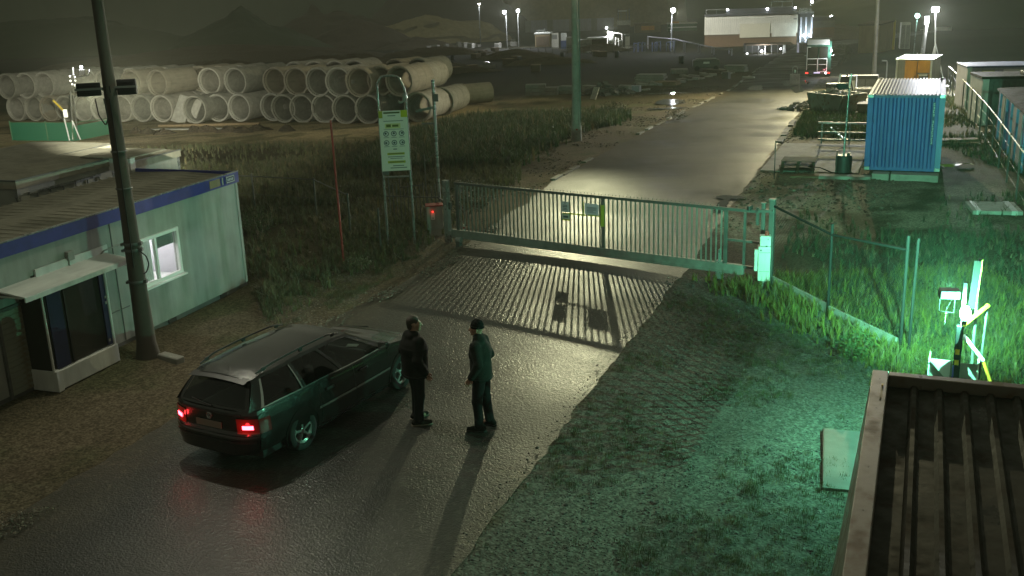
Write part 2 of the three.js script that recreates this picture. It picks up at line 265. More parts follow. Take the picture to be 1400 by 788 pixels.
// long tree-covered rise round the site: one sheet of hill with an uneven wooded top
{
  const g = grid(420, 8, (u, v) => { const a = lerp(-62, 62, u) * DEG, r = 430 + 260 * v + 60 * fb(u * 8, 2, 4, 3), top = 18 + 24 * fb(u * 9, 1.5, 6, 4) + 9 * fb(u * 160, 7, 8, 2); return [Math.sin(a) * r, -14 + top * Math.min(1, v * 1.6), -Math.cos(a) * r]; });
  struct('hills', g, m.hedge);
}
ridge('hills', m.soil, -35.5, -262, 19, 12, 8.3, 3, 0.25, 0.95);
ridge('hills', m.soil, -52, -330, 34, 16, 11.5, 8, 0.5, 1.2);
ridge('hills', m.soil, -66, -372, 17, 12, 12.5, 5, 0.35, 1.0);
ridge('hills', m.hedge, -61, -250, 22, 14, 10.5, 6, 0.4, 1.1);
ridge('hills', m.sand, -23, -318, 26, 16, 8.0, 7, 0.6, 1.9);
ridge('hills', m.soil, -20.5, -250, 11, 6, 2.6, 9, 0.5, 1.3);
ridge('hills', m.soil, -24, -420, 36, 20, 23, 11, 0.5, 1.5);
ridge('hills', m.sand, 36, -440, 40, 24, 31, 12, 0.35, 2.6);
ridge('hills', m.hedge, -150, -330, 62, 22, 13, 13, 0.5, 1.8);
ridge('hills', m.soil, -52, -190, 34, 9, 3.2, 14, 0.5, 1.6);
for (const [x, z, rx, rz, h, sd] of [[-8, -118, 9, 3, 1.2, 21], [6, -132, 7, 3, 1.0, 22], [-24, -150, 12, 4, 1.8, 23], [2, -158, 8, 3, 1.1, 24], [16, -176, 7, 3, 1.2, 25], [-36, -125, 12, 5, 2.2, 26], [-12, -190, 12, 5, 1.6, 27]]) ridge('hills', m.soil, x, z, rx, rz, h, sd, 0.7, 1.6);
ridge('hills', m.soil, 62, -205, 15, 8, 3.4, 16, 0.5, 1.6);
ridge('hills', m.hedge, 120, -260, 60, 25, 15, 15, 0.5, 1.8);

// ---------------------------------------------------------------- grass, stones
function tuftGeo(n, spread, seed) {
  const r = rng(seed), P = [], Nn = [];
  for (let b = 0; b < n; b++) { const a = r() * 6.283, x0 = Math.cos(a * 1.7) * spread * r(), z0 = Math.sin(a * 1.7) * spread * r(), h = 0.55 + 0.6 * r(), lean = 0.15 + 1.1 * r() * r(), w = 0.022 + 0.018 * r(), dx = Math.cos(a), dz = Math.sin(a), sx = -dz * w, sz = dx * w; const q = (t, s) => [x0 + dx * lean * h * t * t + sx * s, h * (t - 0.12 * t * t * lean), z0 + dz * lean * h * t * t + sz * s]; const A = q(0, -1), B = q(0, 1), C = q(0.55, -0.8), D = q(0.55, 0.8), E = q(1, 0); for (const t of [A, B, D, A, D, C, C, D, E]) { P.push(...t); Nn.push(-sz * 8 * 0 + dx * 0.3, 0.9, dz * 0.3); } }
  const g = new THREE.BufferGeometry(); g.setAttribute('position', new THREE.Float32BufferAttribute(P, 3)); g.computeVertexNormals(); return uvm(g);
}
const tufts = [tuftGeo(7, 0.16, 5), tuftGeo(9, 0.22, 6)];
function scatter(name, label, category, geo, mat, n, pick, size, colour, seed) {
  const r = rng(seed), list = []; let tries = 0;
  while (list.length < n && tries++ < n * 14) { const p = pick(r); if (!p) continue; list.push([p[0], p[1], size(r) * (p[2] ?? 1)]); }
  const im = new THREE.InstancedMesh(geo, mat, list.length), q = new THREE.Quaternion(), e = new THREE.Euler(), mm = new THREE.Matrix4(), c = new THREE.Color();
  list.forEach(([x, z, s], i) => { e.set((r() - 0.5) * 0.35, r() * 6.283, (r() - 0.5) * 0.35); q.setFromEuler(e); mm.compose(V(x, groundY(x, z) + (inRoad(x, z) ? 0.06 : 0), z), q, V(s, s * (0.8 + 0.5 * r()), s)); im.setMatrixAt(i, mm); im.setColorAt(i, c.setRGB(...colour(r))); });
  im.name = numbered(name); im.castShadow = im.receiveShadow = true; scene.add(im); tag(im, label, category, null, 'stuff'); return im;
}
M('grass_blade', [1, 1, 1], 0.85, 0, { transmission: 0.35, thickness: 0, side: THREE.DoubleSide });
const green = (a, b) => (r) => { const t = r(), k = 0.6 + 0.8 * r(); if (r() < 0.12) return [0.17 * k, 0.145 * k, 0.07 * k]; return [lerp(a[0], b[0], t) * k, lerp(a[1], b[1], t) * k, lerp(a[2], b[2], t) * k]; };
const inBox = (x0, x1, z0, z1, ok) => (r) => { const x = lerp(x0, x1, r()), z = lerp(z0, z1, r()); const s = ok(x, z, r); return s ? [x, z, s === true ? 1 : s] : null; };
const fenceX = (z) => lerp(5.81, 7.22, (z + 22.7) / 4.75);           // the wire fence right of the gate
scatter('grass', 'bright tall grass in front of the wire fence right of the gate', 'grass', tufts[1], m.grass_blade, 9500,
  inBox(3.6, 11, -23.2, -9.5, (x, z, r) => { const edge = fenceX(z) - 1.5 - 0.25 * Math.max(0, z + 17) + 1.3 * (fb(x, z, 77, 3) - 0.5); const d = x - edge; return d > 0 && !(x < 6.5 && z > -11.5) && r() < smooth(0, 0.9, d) * (0.35 + 0.65 * smooth(0.35, 0.55, fb(x * 0.9, z * 0.9, 78, 3))); }),
  (r) => 0.10 + 0.17 * r() * (0.5 + r()), green([0.17, 0.165, 0.02], [0.11, 0.13, 0.014]), 301);
scatter('grass', 'low dark grass on the ground behind the wire fence', 'grass', tufts[0], m.grass_blade, 26000,
  inBox(5.5, 34, -62, -12, (x, z, r) => { const dr = x - roadR(z); if (z > -23 ? x < fenceX(z) + 0.1 : dr < 2.2) return false; const n = fb(x * 0.35, z * 0.35, 80, 4); return r() < smooth(0.36, 0.58, n) * (z < -33 ? smooth(5, 9, dr) : 1) && !(z < -31.5 && z > -46 && x < 17.5 && x > 9) && !(z < -26.5 && z > -36 && x < 15.5 && r() < 0.7); }),
  (r) => 0.12 + 0.17 * r(), green([0.05, 0.075, 0.022], [0.035, 0.06, 0.02]), 302);
scatter('grass', 'rough dark weeds in the field between the cabin and the gate', 'grass', tufts[1], m.grass_blade, 26000,
  inBox(-24, 0.5, -50, -22.4, (x, z, r) => { const dl = roadL(z) - x; if (dl < 1.0 || (x < -5.9 && z > -24.6)) return false; const n = fb(x * 0.3, z * 0.3, 81, 4); return r() < (0.25 + 0.75 * smooth(0.40, 0.56, n)) * smooth(0.8, 2.6, dl + 1.5 * (n - 0.5)) * (z < -44 ? 0.3 : 1); }),
  (r) => 0.13 + 0.2 * r(), green([0.085, 0.105, 0.034], [0.10, 0.10, 0.05]), 303);
scatter('grass', 'tall grass round the lamp pole beyond the gate', 'grass', tufts[1], m.grass_blade, 11000,
  inBox(-6, 7, -60, -40, (x, z, r) => { const dl = roadL(z) - x; return dl > 2.0 && r() < smooth(2, 4.5, dl + 3 * (fb(x * 0.4, z * 0.4, 82, 3) - 0.5)) * (1 - smooth(10, 14, dl)); }),
  (r) => 0.22 + 0.34 * r(), green([0.045, 0.085, 0.022], [0.05, 0.075, 0.026]), 304);
scatter('grass', 'trodden grass on the verge between the white cabin and the road', 'grass', tufts[0], m.grass_blade, 7500,
  inBox(-12, -1.5, -25, -8, (x, z, r) => { const dl = roadL(z) - x; const wall = -6.44 - (-24.1 - z) * 0.36; if (dl < 0.9 || (x < wall + 0.05 && z < -13)) return false; const n = fb(x * 0.8, z * 0.8, 83, 4); return r() < smooth(0.47, 0.62, n) * smooth(0.9, 2.2, dl) * (0.3 + 0.7 * smooth(1.4, 0.6, Math.abs(dl - 2.6))); }),
  (r) => 0.07 + 0.13 * r(), green([0.075, 0.10, 0.03], [0.085, 0.09, 0.035]), 305);
scatter('grass', 'green tuft on the inner corner by the skip and road kerb', 'grass', tufts[0], m.grass_blade, 3500,
  inBox(13, 20, -56, -44, (x, z, r) => { const dr = x - roadR(z); return dr > 0.4 && r() < smooth(3.2, 1.6, Math.hypot((x - 15.6) / 1.3, (z + 50) / 2.2)); }),
  (r) => 0.18 + 0.25 * r(), green([0.05, 0.085, 0.022], [0.045, 0.07, 0.02]), 306);
const matTuft = tuftGeo(18, 1.25, 8);
scatter('ground_cover', 'short patchy moss and grass creeping over the gravel by the fence', 'ground cover', matTuft, m.grass_blade, 5200,
  inBox(-2, 9, -23, -8, (x, z, r) => { const dr = x - roadR(z), n = fb(x * 0.55, z * 0.55, 91, 4); return dr > 0.1 && x < fenceX(z) + 0.2 && r() < smooth(0.44, 0.60, n + 0.05 * (dr - 2.5)); }), (r) => 0.045 + 0.05 * r(), green([0.05, 0.075, 0.02], [0.075, 0.085, 0.03]), 307);
scatter('ground_cover', 'flat weeds in patches over the muddy left verge', 'ground cover', matTuft, m.grass_blade, 3600,
  inBox(-12.5, -1, -27, -8, (x, z, r) => { const dl = roadL(z) - x, n = fb(x * 0.6, z * 0.6, 93, 4); return dl > 0.5 && dl < 6 && !(x < -6.44 - (-24.1 - z) * 0.36 && z < -13) && r() < smooth(0.46, 0.60, n); }), (r) => 0.05 + 0.06 * r(), green([0.055, 0.075, 0.022], [0.085, 0.085, 0.035]), 308);
function stoneGeo(seed) { const r = rng(seed), g = new THREE.IcosahedronGeometry(1, 0), p = g.attributes.position, k = new Map(); for (let i = 0; i < p.count; i++) { const key = [p.getX(i), p.getY(i), p.getZ(i)].map((v) => v.toFixed(2)).join(); if (!k.has(key)) k.set(key, 0.7 + 0.5 * r()); const s = k.get(key); p.setXYZ(i, p.getX(i) * s, p.getY(i) * s * 0.65, p.getZ(i) * s); } g.computeVertexNormals(); return uvm(g); }
M('stone', [1, 1, 1], 0.9, 0, { flatShading: true });
const greyStone = (r) => { const k = 0.06 + 0.2 * r() * r() * r(); return [k, k * 0.98, k * 0.9]; };
const brownStone = (r) => { const k = 0.07 + 0.2 * r() * r(); return [k, k * 0.86, k * 0.66]; };
scatter('gravel', 'loose grey gravel covering the yard right of the road', 'gravel', stoneGeo(3), m.stone, 42000,
  inBox(-4, 9, -23.5, -7.5, (x, z, r) => { const dr = x - roadR(z); return dr > -0.25 && x < fenceX(z) + 0.4 && r() < 0.25 + 0.75 * smooth(0, 0.8, dr); }), (r) => 0.007 + 0.018 * r() * r() + (r() < 0.02 ? 0.02 : 0), greyStone, 401);
scatter('gravel', 'brown stones and rubble bits along the left road edge', 'gravel', stoneGeo(4), m.stone, 24000,
  inBox(-13, 0, -30, -8, (x, z, r) => { const dl = roadL(z) - x; return dl > -0.5 && dl < 4.4 && !(x < -6.44 - (-24.1 - z) * 0.36 && z < -13) && r() < smooth(4.4, 0.8, dl) * smooth(0.3, 0.55, fb(x, z, 85, 3)) + 0.08; }), (r) => 0.008 + 0.022 * r() * r() + (r() < 0.015 ? 0.03 : 0), brownStone, 402);
scatter('gravel', 'scattered rubble on the ground along the far road', 'gravel', stoneGeo(6), m.stone, 9000,
  inBox(-2, 26, -80, -28, (x, z, r) => { const dl = roadL(z) - x, dr = x - roadR(z); return ((dl > 0.2 && dl < 7) || (dr > 0.1 && dr < 5)) && r() < smooth(0.4, 0.6, fb(x * 0.6, z * 0.6, 87, 3)); }), (r) => 0.02 + 0.07 * r() * r(), brownStone, 403);

// ---------------------------------------------------------------- site cabins on the left
// local frame of a cabin: origin at the front wall's far bottom corner, +x out of the front wall, +z along it towards the camera
{
  const c = thing('site_cabin', 'pale site cabin with a blue roof fascia, lit window and awning', 'site cabin', -6.44, -24.13, 20);
  const L = 9.2, W = 2.95, H = 2.58;
  const wall = (pts, holes, t) => { const s = new THREE.Shape(pts.map((p) => new THREE.Vector2(...p))); for (const h of holes) s.holes.push(new THREE.Path(h.map((p) => new THREE.Vector2(...p)))); return uvm(new THREE.ExtrudeGeometry(s, { depth: t, bevelEnabled: false })); };
  const win = [2.46, 1.06, 3.64, 2.01];   // u0, h0, u1, h1 of the window opening
  const front = wall([[0, 0.12], [L, 0.12], [L, H], [0, H]], [[[win[0], win[1]], [win[0], win[3]], [win[2], win[3]], [win[2], win[1]]]], 0.08);
  front.rotateY(-Math.PI / 2); front.translate(0, 0, 0);             // shape x -> +z, depth -> -x
  part(c, 'front_wall', front, m.cabin_white);
  part(c, 'end_wall', bx(W - 0.16, H - 0.12, 0.08, -W / 2, 0.12, 0.04), m.cabin_white);
  part(c, 'end_wall', bx(W - 0.16, H - 0.12, 0.08, -W / 2, 0.12, L - 0.04), m.cabin_white);
  part(c, 'back_wall', bx(0.08, H - 0.12, L, -W + 0.04, 0.12, L / 2), m.cabin_white);
  part(c, 'floor', bx(W - 0.17, 0.1, L - 0.17, -W / 2, 0.12, L / 2), m.timber_dark);
  for (const z of [0.04, 4.42, L - 0.04]) part(c, 'wall_joint', bx(0.012, H - 0.14, z === 4.42 ? 0.02 : 0.09, 0.006, 0.13, z), z === 4.42 ? m.galv_dark : m.cabin_white);
  each(c, 'base_rail', [bx(0.1, 0.1, L, -0.06, 0.015, L / 2), bx(0.1, 0.1, L, -W + 0.06, 0.015, L / 2)], m.galv_dark);
  for (const [u, w] of [[1.02, 0.24], [2.92, 0.26], [3.86, 0.2]]) part(c, 'forklift_pocket', bx(0.02, 0.09, w, 0.003, 0.025, u), m.black);
  // roof: fascia, low folded sheets with standing seams
  part(c, 'fascia', [bx(0.05, 0.25, L + 0.06, 0.025, H, L / 2), bx(W + 0.06, 0.25, 0.05, -W / 2, H, -0.027)], m.fascia_blue);
  part(c, 'fascia_trim', bx(0.064, 0.022, L + 0.08, 0.024, H + 0.25, L / 2), m.galv);
  const roof = part(c, 'roof', grid(40, 16, (u, v) => { const x = lerp(-W - 0.03, 0.0, u), z = lerp(-0.05, L, v); return [x, H + 0.215 - 0.05 * Math.abs(2 * u - 1) + 0.012 * (fb(x * 1.3, z * 0.6, 51, 3) - 0.5), z]; }), m.cabin_roof);
  for (let i = 0; i < 34; i++) part(roof, 'roof_seam', bx(W - 0.05, 0.008, 0.025, -W / 2, H + 0.2, 0.2 + i * 0.265), m.cabin_roof);
  part(roof, 'batten', bx(0.9, 0.03, 0.1, -2.1, H + 0.225, 7.1, 0.05), m.concrete_pale);
  // small plates on the fascia by the corner
  part(c, 'plate', bx(0.012, 0.17, 0.40, 0.057, H + 0.045, 0.92), m.timber, 'brown plate on the blue fascia');
  part(c, 'plate', bx(0.012, 0.17, 0.05, 0.057, H + 0.045, 0.62), m.grey_box);
  const ft = canvasTex(128, 64, (x, w, h) => { x.fillStyle = '#2c3140'; x.fillRect(0, 0, w, h); x.strokeStyle = '#b9c0c2'; x.lineWidth = 6; x.strokeRect(8, 8, w - 16, h - 16); x.fillStyle = '#aab4b6'; for (let i = 0; i < 4; i++) x.fillRect(22 + i * 22, 22, 15, 22); });
  const fp = sheet(0.34, 0.17, 0.012, M('fascia_plate', [0.8, 0.8, 0.8], 0.5, 0, { map: ft }), c, 'plate', 0.06, H + 0.13, 0.32); fp.rotation.y = Math.PI / 2;
  // window with a lit room behind it
  const wf = new THREE.Group(); wf.name = 'window'; c.add(wf);
  const [u0, h0, u1, h1] = win, um = 3.18;
  const fr = (y, z, h, d) => bx(0.07, h, d, 0.012, y, z);
  part(wf, 'window_frame', [fr(h0 - 0.04, (u0 + u1) / 2, 0.07, u1 - u0 + 0.14), fr(h1 - 0.03, (u0 + u1) / 2, 0.07, u1 - u0 + 0.14), fr(h0 + 0.03, u0 - 0.03, h1 - h0 - 0.06, 0.07), fr(h0 + 0.03, u1 + 0.03, h1 - h0 - 0.06, 0.07), fr(h0 + 0.03, um, h1 - h0 - 0.06, 0.06)], m.frame_white);
  part(wf, 'sill', bx(0.13, 0.035, u1 - u0 + 0.2, 0.065, h0 - 0.078, (u0 + u1) / 2), m.frame_white);
  M('pane', [1, 1, 1], 0.03, 0, { transmission: 1, thickness: 0, ior: 1.5 });
  part(wf, 'pane', bx(0.008, h1 - h0 - 0.06, um - u0 - 0.03, -0.035, h0 + 0.03, (u0 + um) / 2 - 0.02), m.pane);
  part(wf, 'pane', bx(0.008, h1 - h0 - 0.06, u1 - um - 0.03, -0.035, h0 + 0.03, (u1 + um) / 2 + 0.02), m.pane);
  part(wf, 'roller_blind', bx(0.012, 0.27, um - u0 - 0.05, -0.055, h1 - 0.3, (u0 + um) / 2 - 0.01), M('blind', [0.36, 0.38, 0.33], 0.9, 0, { map: T.fine }));
  const ct = grid(30, 4, (u, v) => { const z = lerp(um + 0.04, u1 - 0.01, u); return [-0.085 + 0.02 * Math.sin(u * 38), lerp(h0 + 0.02, h1 - 0.03, v), z]; });
  part(wf, 'curtain', ct, M('curtain', [0.5, 0.52, 0.47], 0.95, 0, { transmission: 0.12, thickness: 0, side: THREE.DoubleSide }));
  // room: white liner, shelf, table and a tube lamp on its ceiling
  M('liner', [0.72, 0.72, 0.74], 0.9);
  part(c, 'room_lining', [bx(0.03, 1.9, 1.6, -1.35, 0.62, 3.0), bx(1.24, 1.9, 0.03, -0.72, 0.62, 2.22), bx(1.24, 1.9, 0.03, -0.72, 0.62, 3.78), bx(1.24, 0.03, 1.53, -0.72, 2.5, 3.0), bx(1.24, 0.03, 1.53, -0.72, 0.62, 3.0)], m.liner);
  part(c, 'shelf', bx(0.3, 0.025, 1.5, -1.17, 1.12, 3.0), m.frame_white);
  part(c, 'table', bx(0.55, 0.03, 1.0, -0.45, 0.96, 2.9), m.frame_white);
  const q = V(-0.75, 2.40, 2.9).applyAxisAngle(V(0, 1, 0), -20 * DEG).add(V(-6.44, 0, -24.13));
  part(c, 'tube_lamp', bar([-0.75, 2.44, 2.5], [-0.75, 2.44, 3.3], 0.02), glow('tube_glow', [1, 0.98, 1.0], 14));
  const rl = new THREE.RectAreaLight(new THREE.Color().setRGB(1, 0.97, 1), LAMP.room * 22, 0.05, 0.8); rl.name = 'room_lamp'; rl.position.copy(q); rl.position.y = 2.41; rl.rotation.set(-Math.PI / 2, 0, 20 * DEG); scene.add(rl);
  // roller shutter beside the entrance
  const sh = new THREE.Group(); sh.name = 'roller_shutter'; c.add(sh);
  for (let i = 0; i < 15; i++) part(sh, 'slat', bx(0.026, 0.096, 0.95, 0.016, 0.10 + i * 0.103, 6.98, 0, 0, 0.08), m.skip_green);
  part(sh, 'shutter_frame', [bx(0.05, 1.62, 0.05, 0.025, 0.06, 7.48), bx(0.05, 0.05, 0.95, 0.025, 1.66, 6.98)], m.galv_dark);
  // entrance porch: box step, glazed dark front, awning
  const P0 = 5.28, P1 = 6.95, D = 0.5;
  const porch = new THREE.Group(); porch.name = 'entrance'; c.add(porch);
  part(porch, 'step_box', [rb(0.56, 0.36, P1 - P0 - 0.12, 0.28, 0.04, (P0 + P1) / 2 - 0.06, 0.015), rb(0.6, 0.40, 0.14, 0.30, 0.03, P1 - 0.06, 0.015)], m.white_paint);
  M('dark_panel', [0.022, 0.022, 0.018], 0.35, 0, { map: T.grime, bumpMap: T.fine, bumpScale: 0.002 });
  part(porch, 'glazed_panel', [bx(0.02, 1.42, P1 - P0 - 0.24, D - 0.02, 0.42, (P0 + P1) / 2 + 0.02)], m.dark_panel);
  each(porch, 'side_panel', [bx(D - 0.02, 1.42, 0.02, D / 2, 0.42, P0 + 0.1), bx(D - 0.02, 1.42, 0.02, D / 2, 0.42, P1 - 0.02)], m.dark_panel);
  each(porch, 'blue_stile', [bx(0.05, 1.4, 0.12, D, 0.43, P0 + 0.15), bx(0.03, 1.4, 0.34, D - 0.003, 0.42, P1 - 0.3)], M('dark_blue', [0.02, 0.024, 0.075], 0.5, 0, { map: T.grime }));
  each(porch, 'post', [bar([D + 0.03, 0.4, P1 - 0.01], [D + 0.03, 1.9, P1 - 0.01], 0.022), bar([D + 0.02, 0.4, P0 + 0.05], [D + 0.02, 1.9, P0 + 0.05], 0.03)], m.white_paint);
  part(porch, 'mullion', bx(0.03, 1.42, 0.035, D + 0.005, 0.42, P1 - 0.55), m.black);
  each(porch, 'reflector', [bx(0.012, 0.05, 0.06, D + 0.028, 1.35, P0 + 0.11), bx(0.012, 0.05, 0.06, D + 0.028, 1.24, P0 + 0.11), bx(0.012, 0.05, 0.05, D + 0.028, 0.5, P0 + 0.17)], m.grey_box);
  const aw = part(porch, 'awning', [bx(0.66, 0.03, 2.72, 0.32, 1.985, 6.05, 0, 0, -0.13), bx(0.03, 0.085, 2.74, 0.65, 1.88, 6.05), bx(0.5, 0.03, 0.03, 0.3, 1.93, 7.38)], m.white_paint);
  part(aw, 'awning_upstand', bx(0.03, 0.16, 1.9, 0.03, 2.03, 5.55), m.white_paint);
  part(porch, 'doorway', bx(0.012, 1.95, 0.98, 0.006, 0.14, 6.1), m.dark_panel);
  // service box, conduit and a pipe by the post
  const sb = part(c, 'service_box', rb(0.09, 0.17, 0.16, 0.045, 2.14, 5.62, 0.01), m.grey_box);
  part(sb, 'conduit', [pipe([[0.05, 2.14, 5.66], [0.06, 2.05, 5.68], [0.05, 1.98, 5.55], [0.05, 2.02, 5.2], [0.05, 2.0, 4.9], [0.05, 2.09, 4.72], [0.05, 2.1, 4.25]], 0.016, 40)], m.grey_box);
  part(c, 'panel_seam', [bx(0.012, 0.018, 0.75, 0.006, 0.78, 4.55), bx(0.012, 0.8, 0.018, 0.006, 0.1, 4.93)], m.galv_dark);
}
function plainCabin(label, x, z, heading, W, L, H, y, mat, group) {
  const c = thing('site_cabin', label, 'site cabin', x, z, heading, group, y);
  each(c, 'wall', [bx(0.08, H - 0.2, L, -0.04, 0, L / 2), bx(0.08, H - 0.2, L, -W + 0.04, 0, L / 2), bx(W - 0.16, H - 0.2, 0.08, -W / 2, 0, 0.04), bx(W - 0.16, H - 0.2, 0.08, -W / 2, 0, L - 0.04)], mat);
  each(c, 'corner_post', [[0, 0], [0, L], [-W, 0], [-W, L]].map(([a, b]) => bx(0.1, H - 0.19, 0.1, a + (a ? 0.045 : -0.045), 0, b + (b ? -0.045 : 0.045))), m.galv);
  const r = part(c, 'roof', [grid(24, 10, (u, v) => [lerp(-W - 0.02, 0.02, u), H - 0.03 + 0.03 * (1 - Math.abs(2 * u - 1)), lerp(-0.02, L + 0.02, v)]), bx(W + 0.04, 0.16, 0.04, -W / 2, H - 0.2, -0.02), bx(W + 0.04, 0.16, 0.04, -W / 2, H - 0.2, L + 0.02), bx(0.04, 0.16, L + 0.08, 0.02, H - 0.2, L / 2), bx(0.04, 0.16, L + 0.08, -W - 0.02, H - 0.2, L / 2)], m.cabin_roof);
  part(r, 'roof_edge', [bx(0.06, 0.03, L + 0.1, 0.02, H - 0.035, L / 2), bx(W, 0.03, 0.06, -W / 2, H - 0.036, L + 0.02)], m.galv_dark);
  return c;
}
const off = (dx, dz) => { const v = V(dx, 0, dz).applyAxisAngle(V(0, 1, 0), -20 * DEG); return [-6.44 + v.x, -24.13 + v.z]; };   // places in the first cabin's frame
{
  let [x, z] = off(-3.55, -0.05);
  const b = plainCabin('pale flat-roofed annex directly behind the cabin with the blue fascia', x, z, 20, 2.9, 3.15, 3.1, 0, m.cabin_white);
  part(b, 'cable_tray', [bx(0.04, 0.05, 2.3, 0.03, 2.72, 1.7), ...[0.6, 1.0, 1.4, 1.8, 2.2, 2.6].map((q) => bx(0.03, 0.14, 0.03, 0.03, 2.62, q))], m.galv);
  [x, z] = off(-2.98, 0.06);
  const lk = thing('canopy', 'white boxed lintel between two rear cabins', 'canopy', x, z, 20);
  part(lk, 'lintel', bx(1.3, 0.30, 0.18, -0.55, 2.79, 0), m.white_paint); part(lk, 'post', bx(0.1, 2.79, 0.1, 0.05, 0, 0), m.white_paint); part(lk, 'roof_sheet', bx(1.5, 0.03, 1.4, -0.6, 3.1, -0.55), m.cabin_roof);
  [x, z] = off(-3.65, -2.72);
  const cc = plainCabin('pale rear cabin with a plain wall and black cable, right of the annex', x, z, 20, 2.9, 4.6, 2.87, 0, m.cabin_white);
  part(cc, 'cable', pipe([[0.03, 2.3, 0.9], [0.04, 2.27, 1.2], [0.03, 2.33, 1.5], [0.03, 2.3, 1.8]], 0.02, 16), m.black);
  [x, z] = off(-6.62, -3.7);
  plainCabin('rear cabin with a weathered flat roof, farthest of the four beside the road', x, z, 20, 3.0, 9.5, 2.85, 0, m.cabin_white);
}

// ---------------------------------------------------------------- poles and lamps round the gate
function floodlight(name, label, x, y, z, tx, ty, tz, w, h, d, rgb, cd, angle, lens, group) {
  const g = thing(name, label, 'floodlight', x, z, 0, group, y); const t = V(tx, ty, tz); g.lookAt(t);     // +z looks at the target
  part(g, 'housing', rb(w, h, d, 0, -h / 2, 0, 0.02), m.black); part(g, 'cooling_fin', [0, 1, 2, 3, 4].map((i) => bx(w * 0.8, 0.012, 0.03, 0, -h * 0.35 + i * h * 0.16, -d / 2 - 0.014)), m.black);
  each(g, 'bracket', [beam([-w / 2 - 0.012, 0, 0], [-w / 2 - 0.012, 0, -d / 2 - 0.12], 0.015, 0.04), beam([w / 2 + 0.012, 0, 0], [w / 2 + 0.012, 0, -d / 2 - 0.12], 0.015, 0.04), bx(w + 0.05, 0.04, 0.015, 0, -0.02, -d / 2 - 0.127)], m.galv_dark);
  part(g, 'lamp_glass', bx(w * 0.86, h * 0.82, 0.01, 0, -h * 0.41, d / 2 + 0.006), lens);
  const dir = t.clone().sub(V(x, y, z)).normalize(), p = V(x, y, z).add(dir.clone().multiplyScalar(d / 2 + 0.05)); spot(p.x, p.y, p.z, tx, ty, tz, rgb, cd, angle, 0.6, 4, 'floodlight_lamp'); return g;
}
const WARM = [1, 0.98, 0.74], COOL = [0.93, 0.95, 1.0], NEUTRAL = [1, 0.98, 0.76];
glow('flood_glow', WARM, 16); glow('led_glow', COOL, 30); glow('street_glow', [1, 0.93, 0.7], 16); glow('green_glow', [0.55, 1, 0.78], 40); glow('red_glow', [1, 0.03, 0.02], 5);
{
  const p = thing('timber_pole', 'tall round timber pole with floodlights and clamps in front of the white cabin', 'pole', -7.24, -19.17);
  part(p, 'pole', lathe([[0, -0.3], [0.24, -0.3], [0.235, 0.05], [0.185, 0.35], [0.165, 1.2], [0.14, 3], [0.115, 5.2], [0.085, 8.4], [0, 8.42]].map((q) => q), 20), m.wood_grey);
  for (const y of [1.57, 2.2, 2.32]) part(p, 'clamp', [lathe([[0.155, y], [0.168, y], [0.168, y + 0.05], [0.155, y + 0.05]], 20), bx(0.06, 0.06, 0.09, 0.18, y, 0.06), bx(0.05, 0.05, 0.08, -0.16, y, 0.08)], m.galv_dark);
  part(p, 'cable_loop', pipe([[0.16, 2.2, 0.08], [0.27, 2.1, 0.1], [0.3, 1.95, 0.1], [0.24, 1.8, 0.1], [0.17, 1.75, 0.08]], 0.012, 24), m.black);
  each(p, 'strap', [0.9, 3.4, 4.1].map((y) => lathe([[0.15, y], [0.166, y], [0.166, y + 0.03], [0.15, y + 0.03]].map(([r, h]) => [r * (1.06 - 0.06 * y / 1.5 + 0.0), h]), 20)), m.galv_dark);
  part(p, 'floodlight_bracket', [bx(0.72, 0.05, 0.05, -0.05, 5.24, -0.02), bx(0.1, 0.12, 0.22, 0, 5.2, 0.0)], m.black);
  part(p, 'cable', [pipe([[-0.28, 5.1, 0.04], [-0.24, 4.8, 0.08], [-0.12, 4.62, 0.13], [-0.06, 4.75, 0.14], [-0.09, 5.1, 0.12]], 0.012, 30), pipe([[0.02, 5.1, 0.13], [0.03, 4.2, 0.145], [0.03, 3.0, 0.155], [0.03, 1.9, 0.17]], 0.012, 30)], m.black);
  part(p, 'lamp_arm', [bar([0, 8.25, 0], [1.05, 8.55, 0.3], 0.03)], m.galv_dark);
  const h = part(p, 'lamp_head', rb(0.62, 0.09, 0.26, 1.32, 8.53, 0.38, 0.03, -0.28), m.galv_dark); part(h, 'lamp_glass', bx(0.46, 0.012, 0.2, 1.34, 8.515, 0.385, -0.28), m.street_glow);
  spot(-7.24 + 1.34, 8.46, -19.17 + 0.385, 0.5, 0, -14.5, NEUTRAL, LAMP.cabinPole, 78, 1, 5, 'street_lamp_light');
  floodlight('floodlight', 'black floodlight on the timber pole, left one, facing away to the pipe yard', -7.58, 5.27, -19.05, -23, 0.5, -62, 0.42, 0.24, 0.14, WARM, LAMP.yardFlood, 11.5, m.flood_glow);
  floodlight('floodlight', 'black floodlight on the timber pole, right one, facing away to the pipe yard', -6.95, 5.28, -19.24, -17, 1.0, -66, 0.34, 0.28, 0.14, WARM, LAMP.yardFlood * 0.17, 15, m.flood_glow);
  const sp = thing('stone', 'kerb block lying at the foot of the timber pole', 'kerb block', -6.72, -18.95, 35); part(sp, 'block', rb(0.6, 0.16, 0.2, 0, -0.03, 0, 0.03), m.concrete);
}
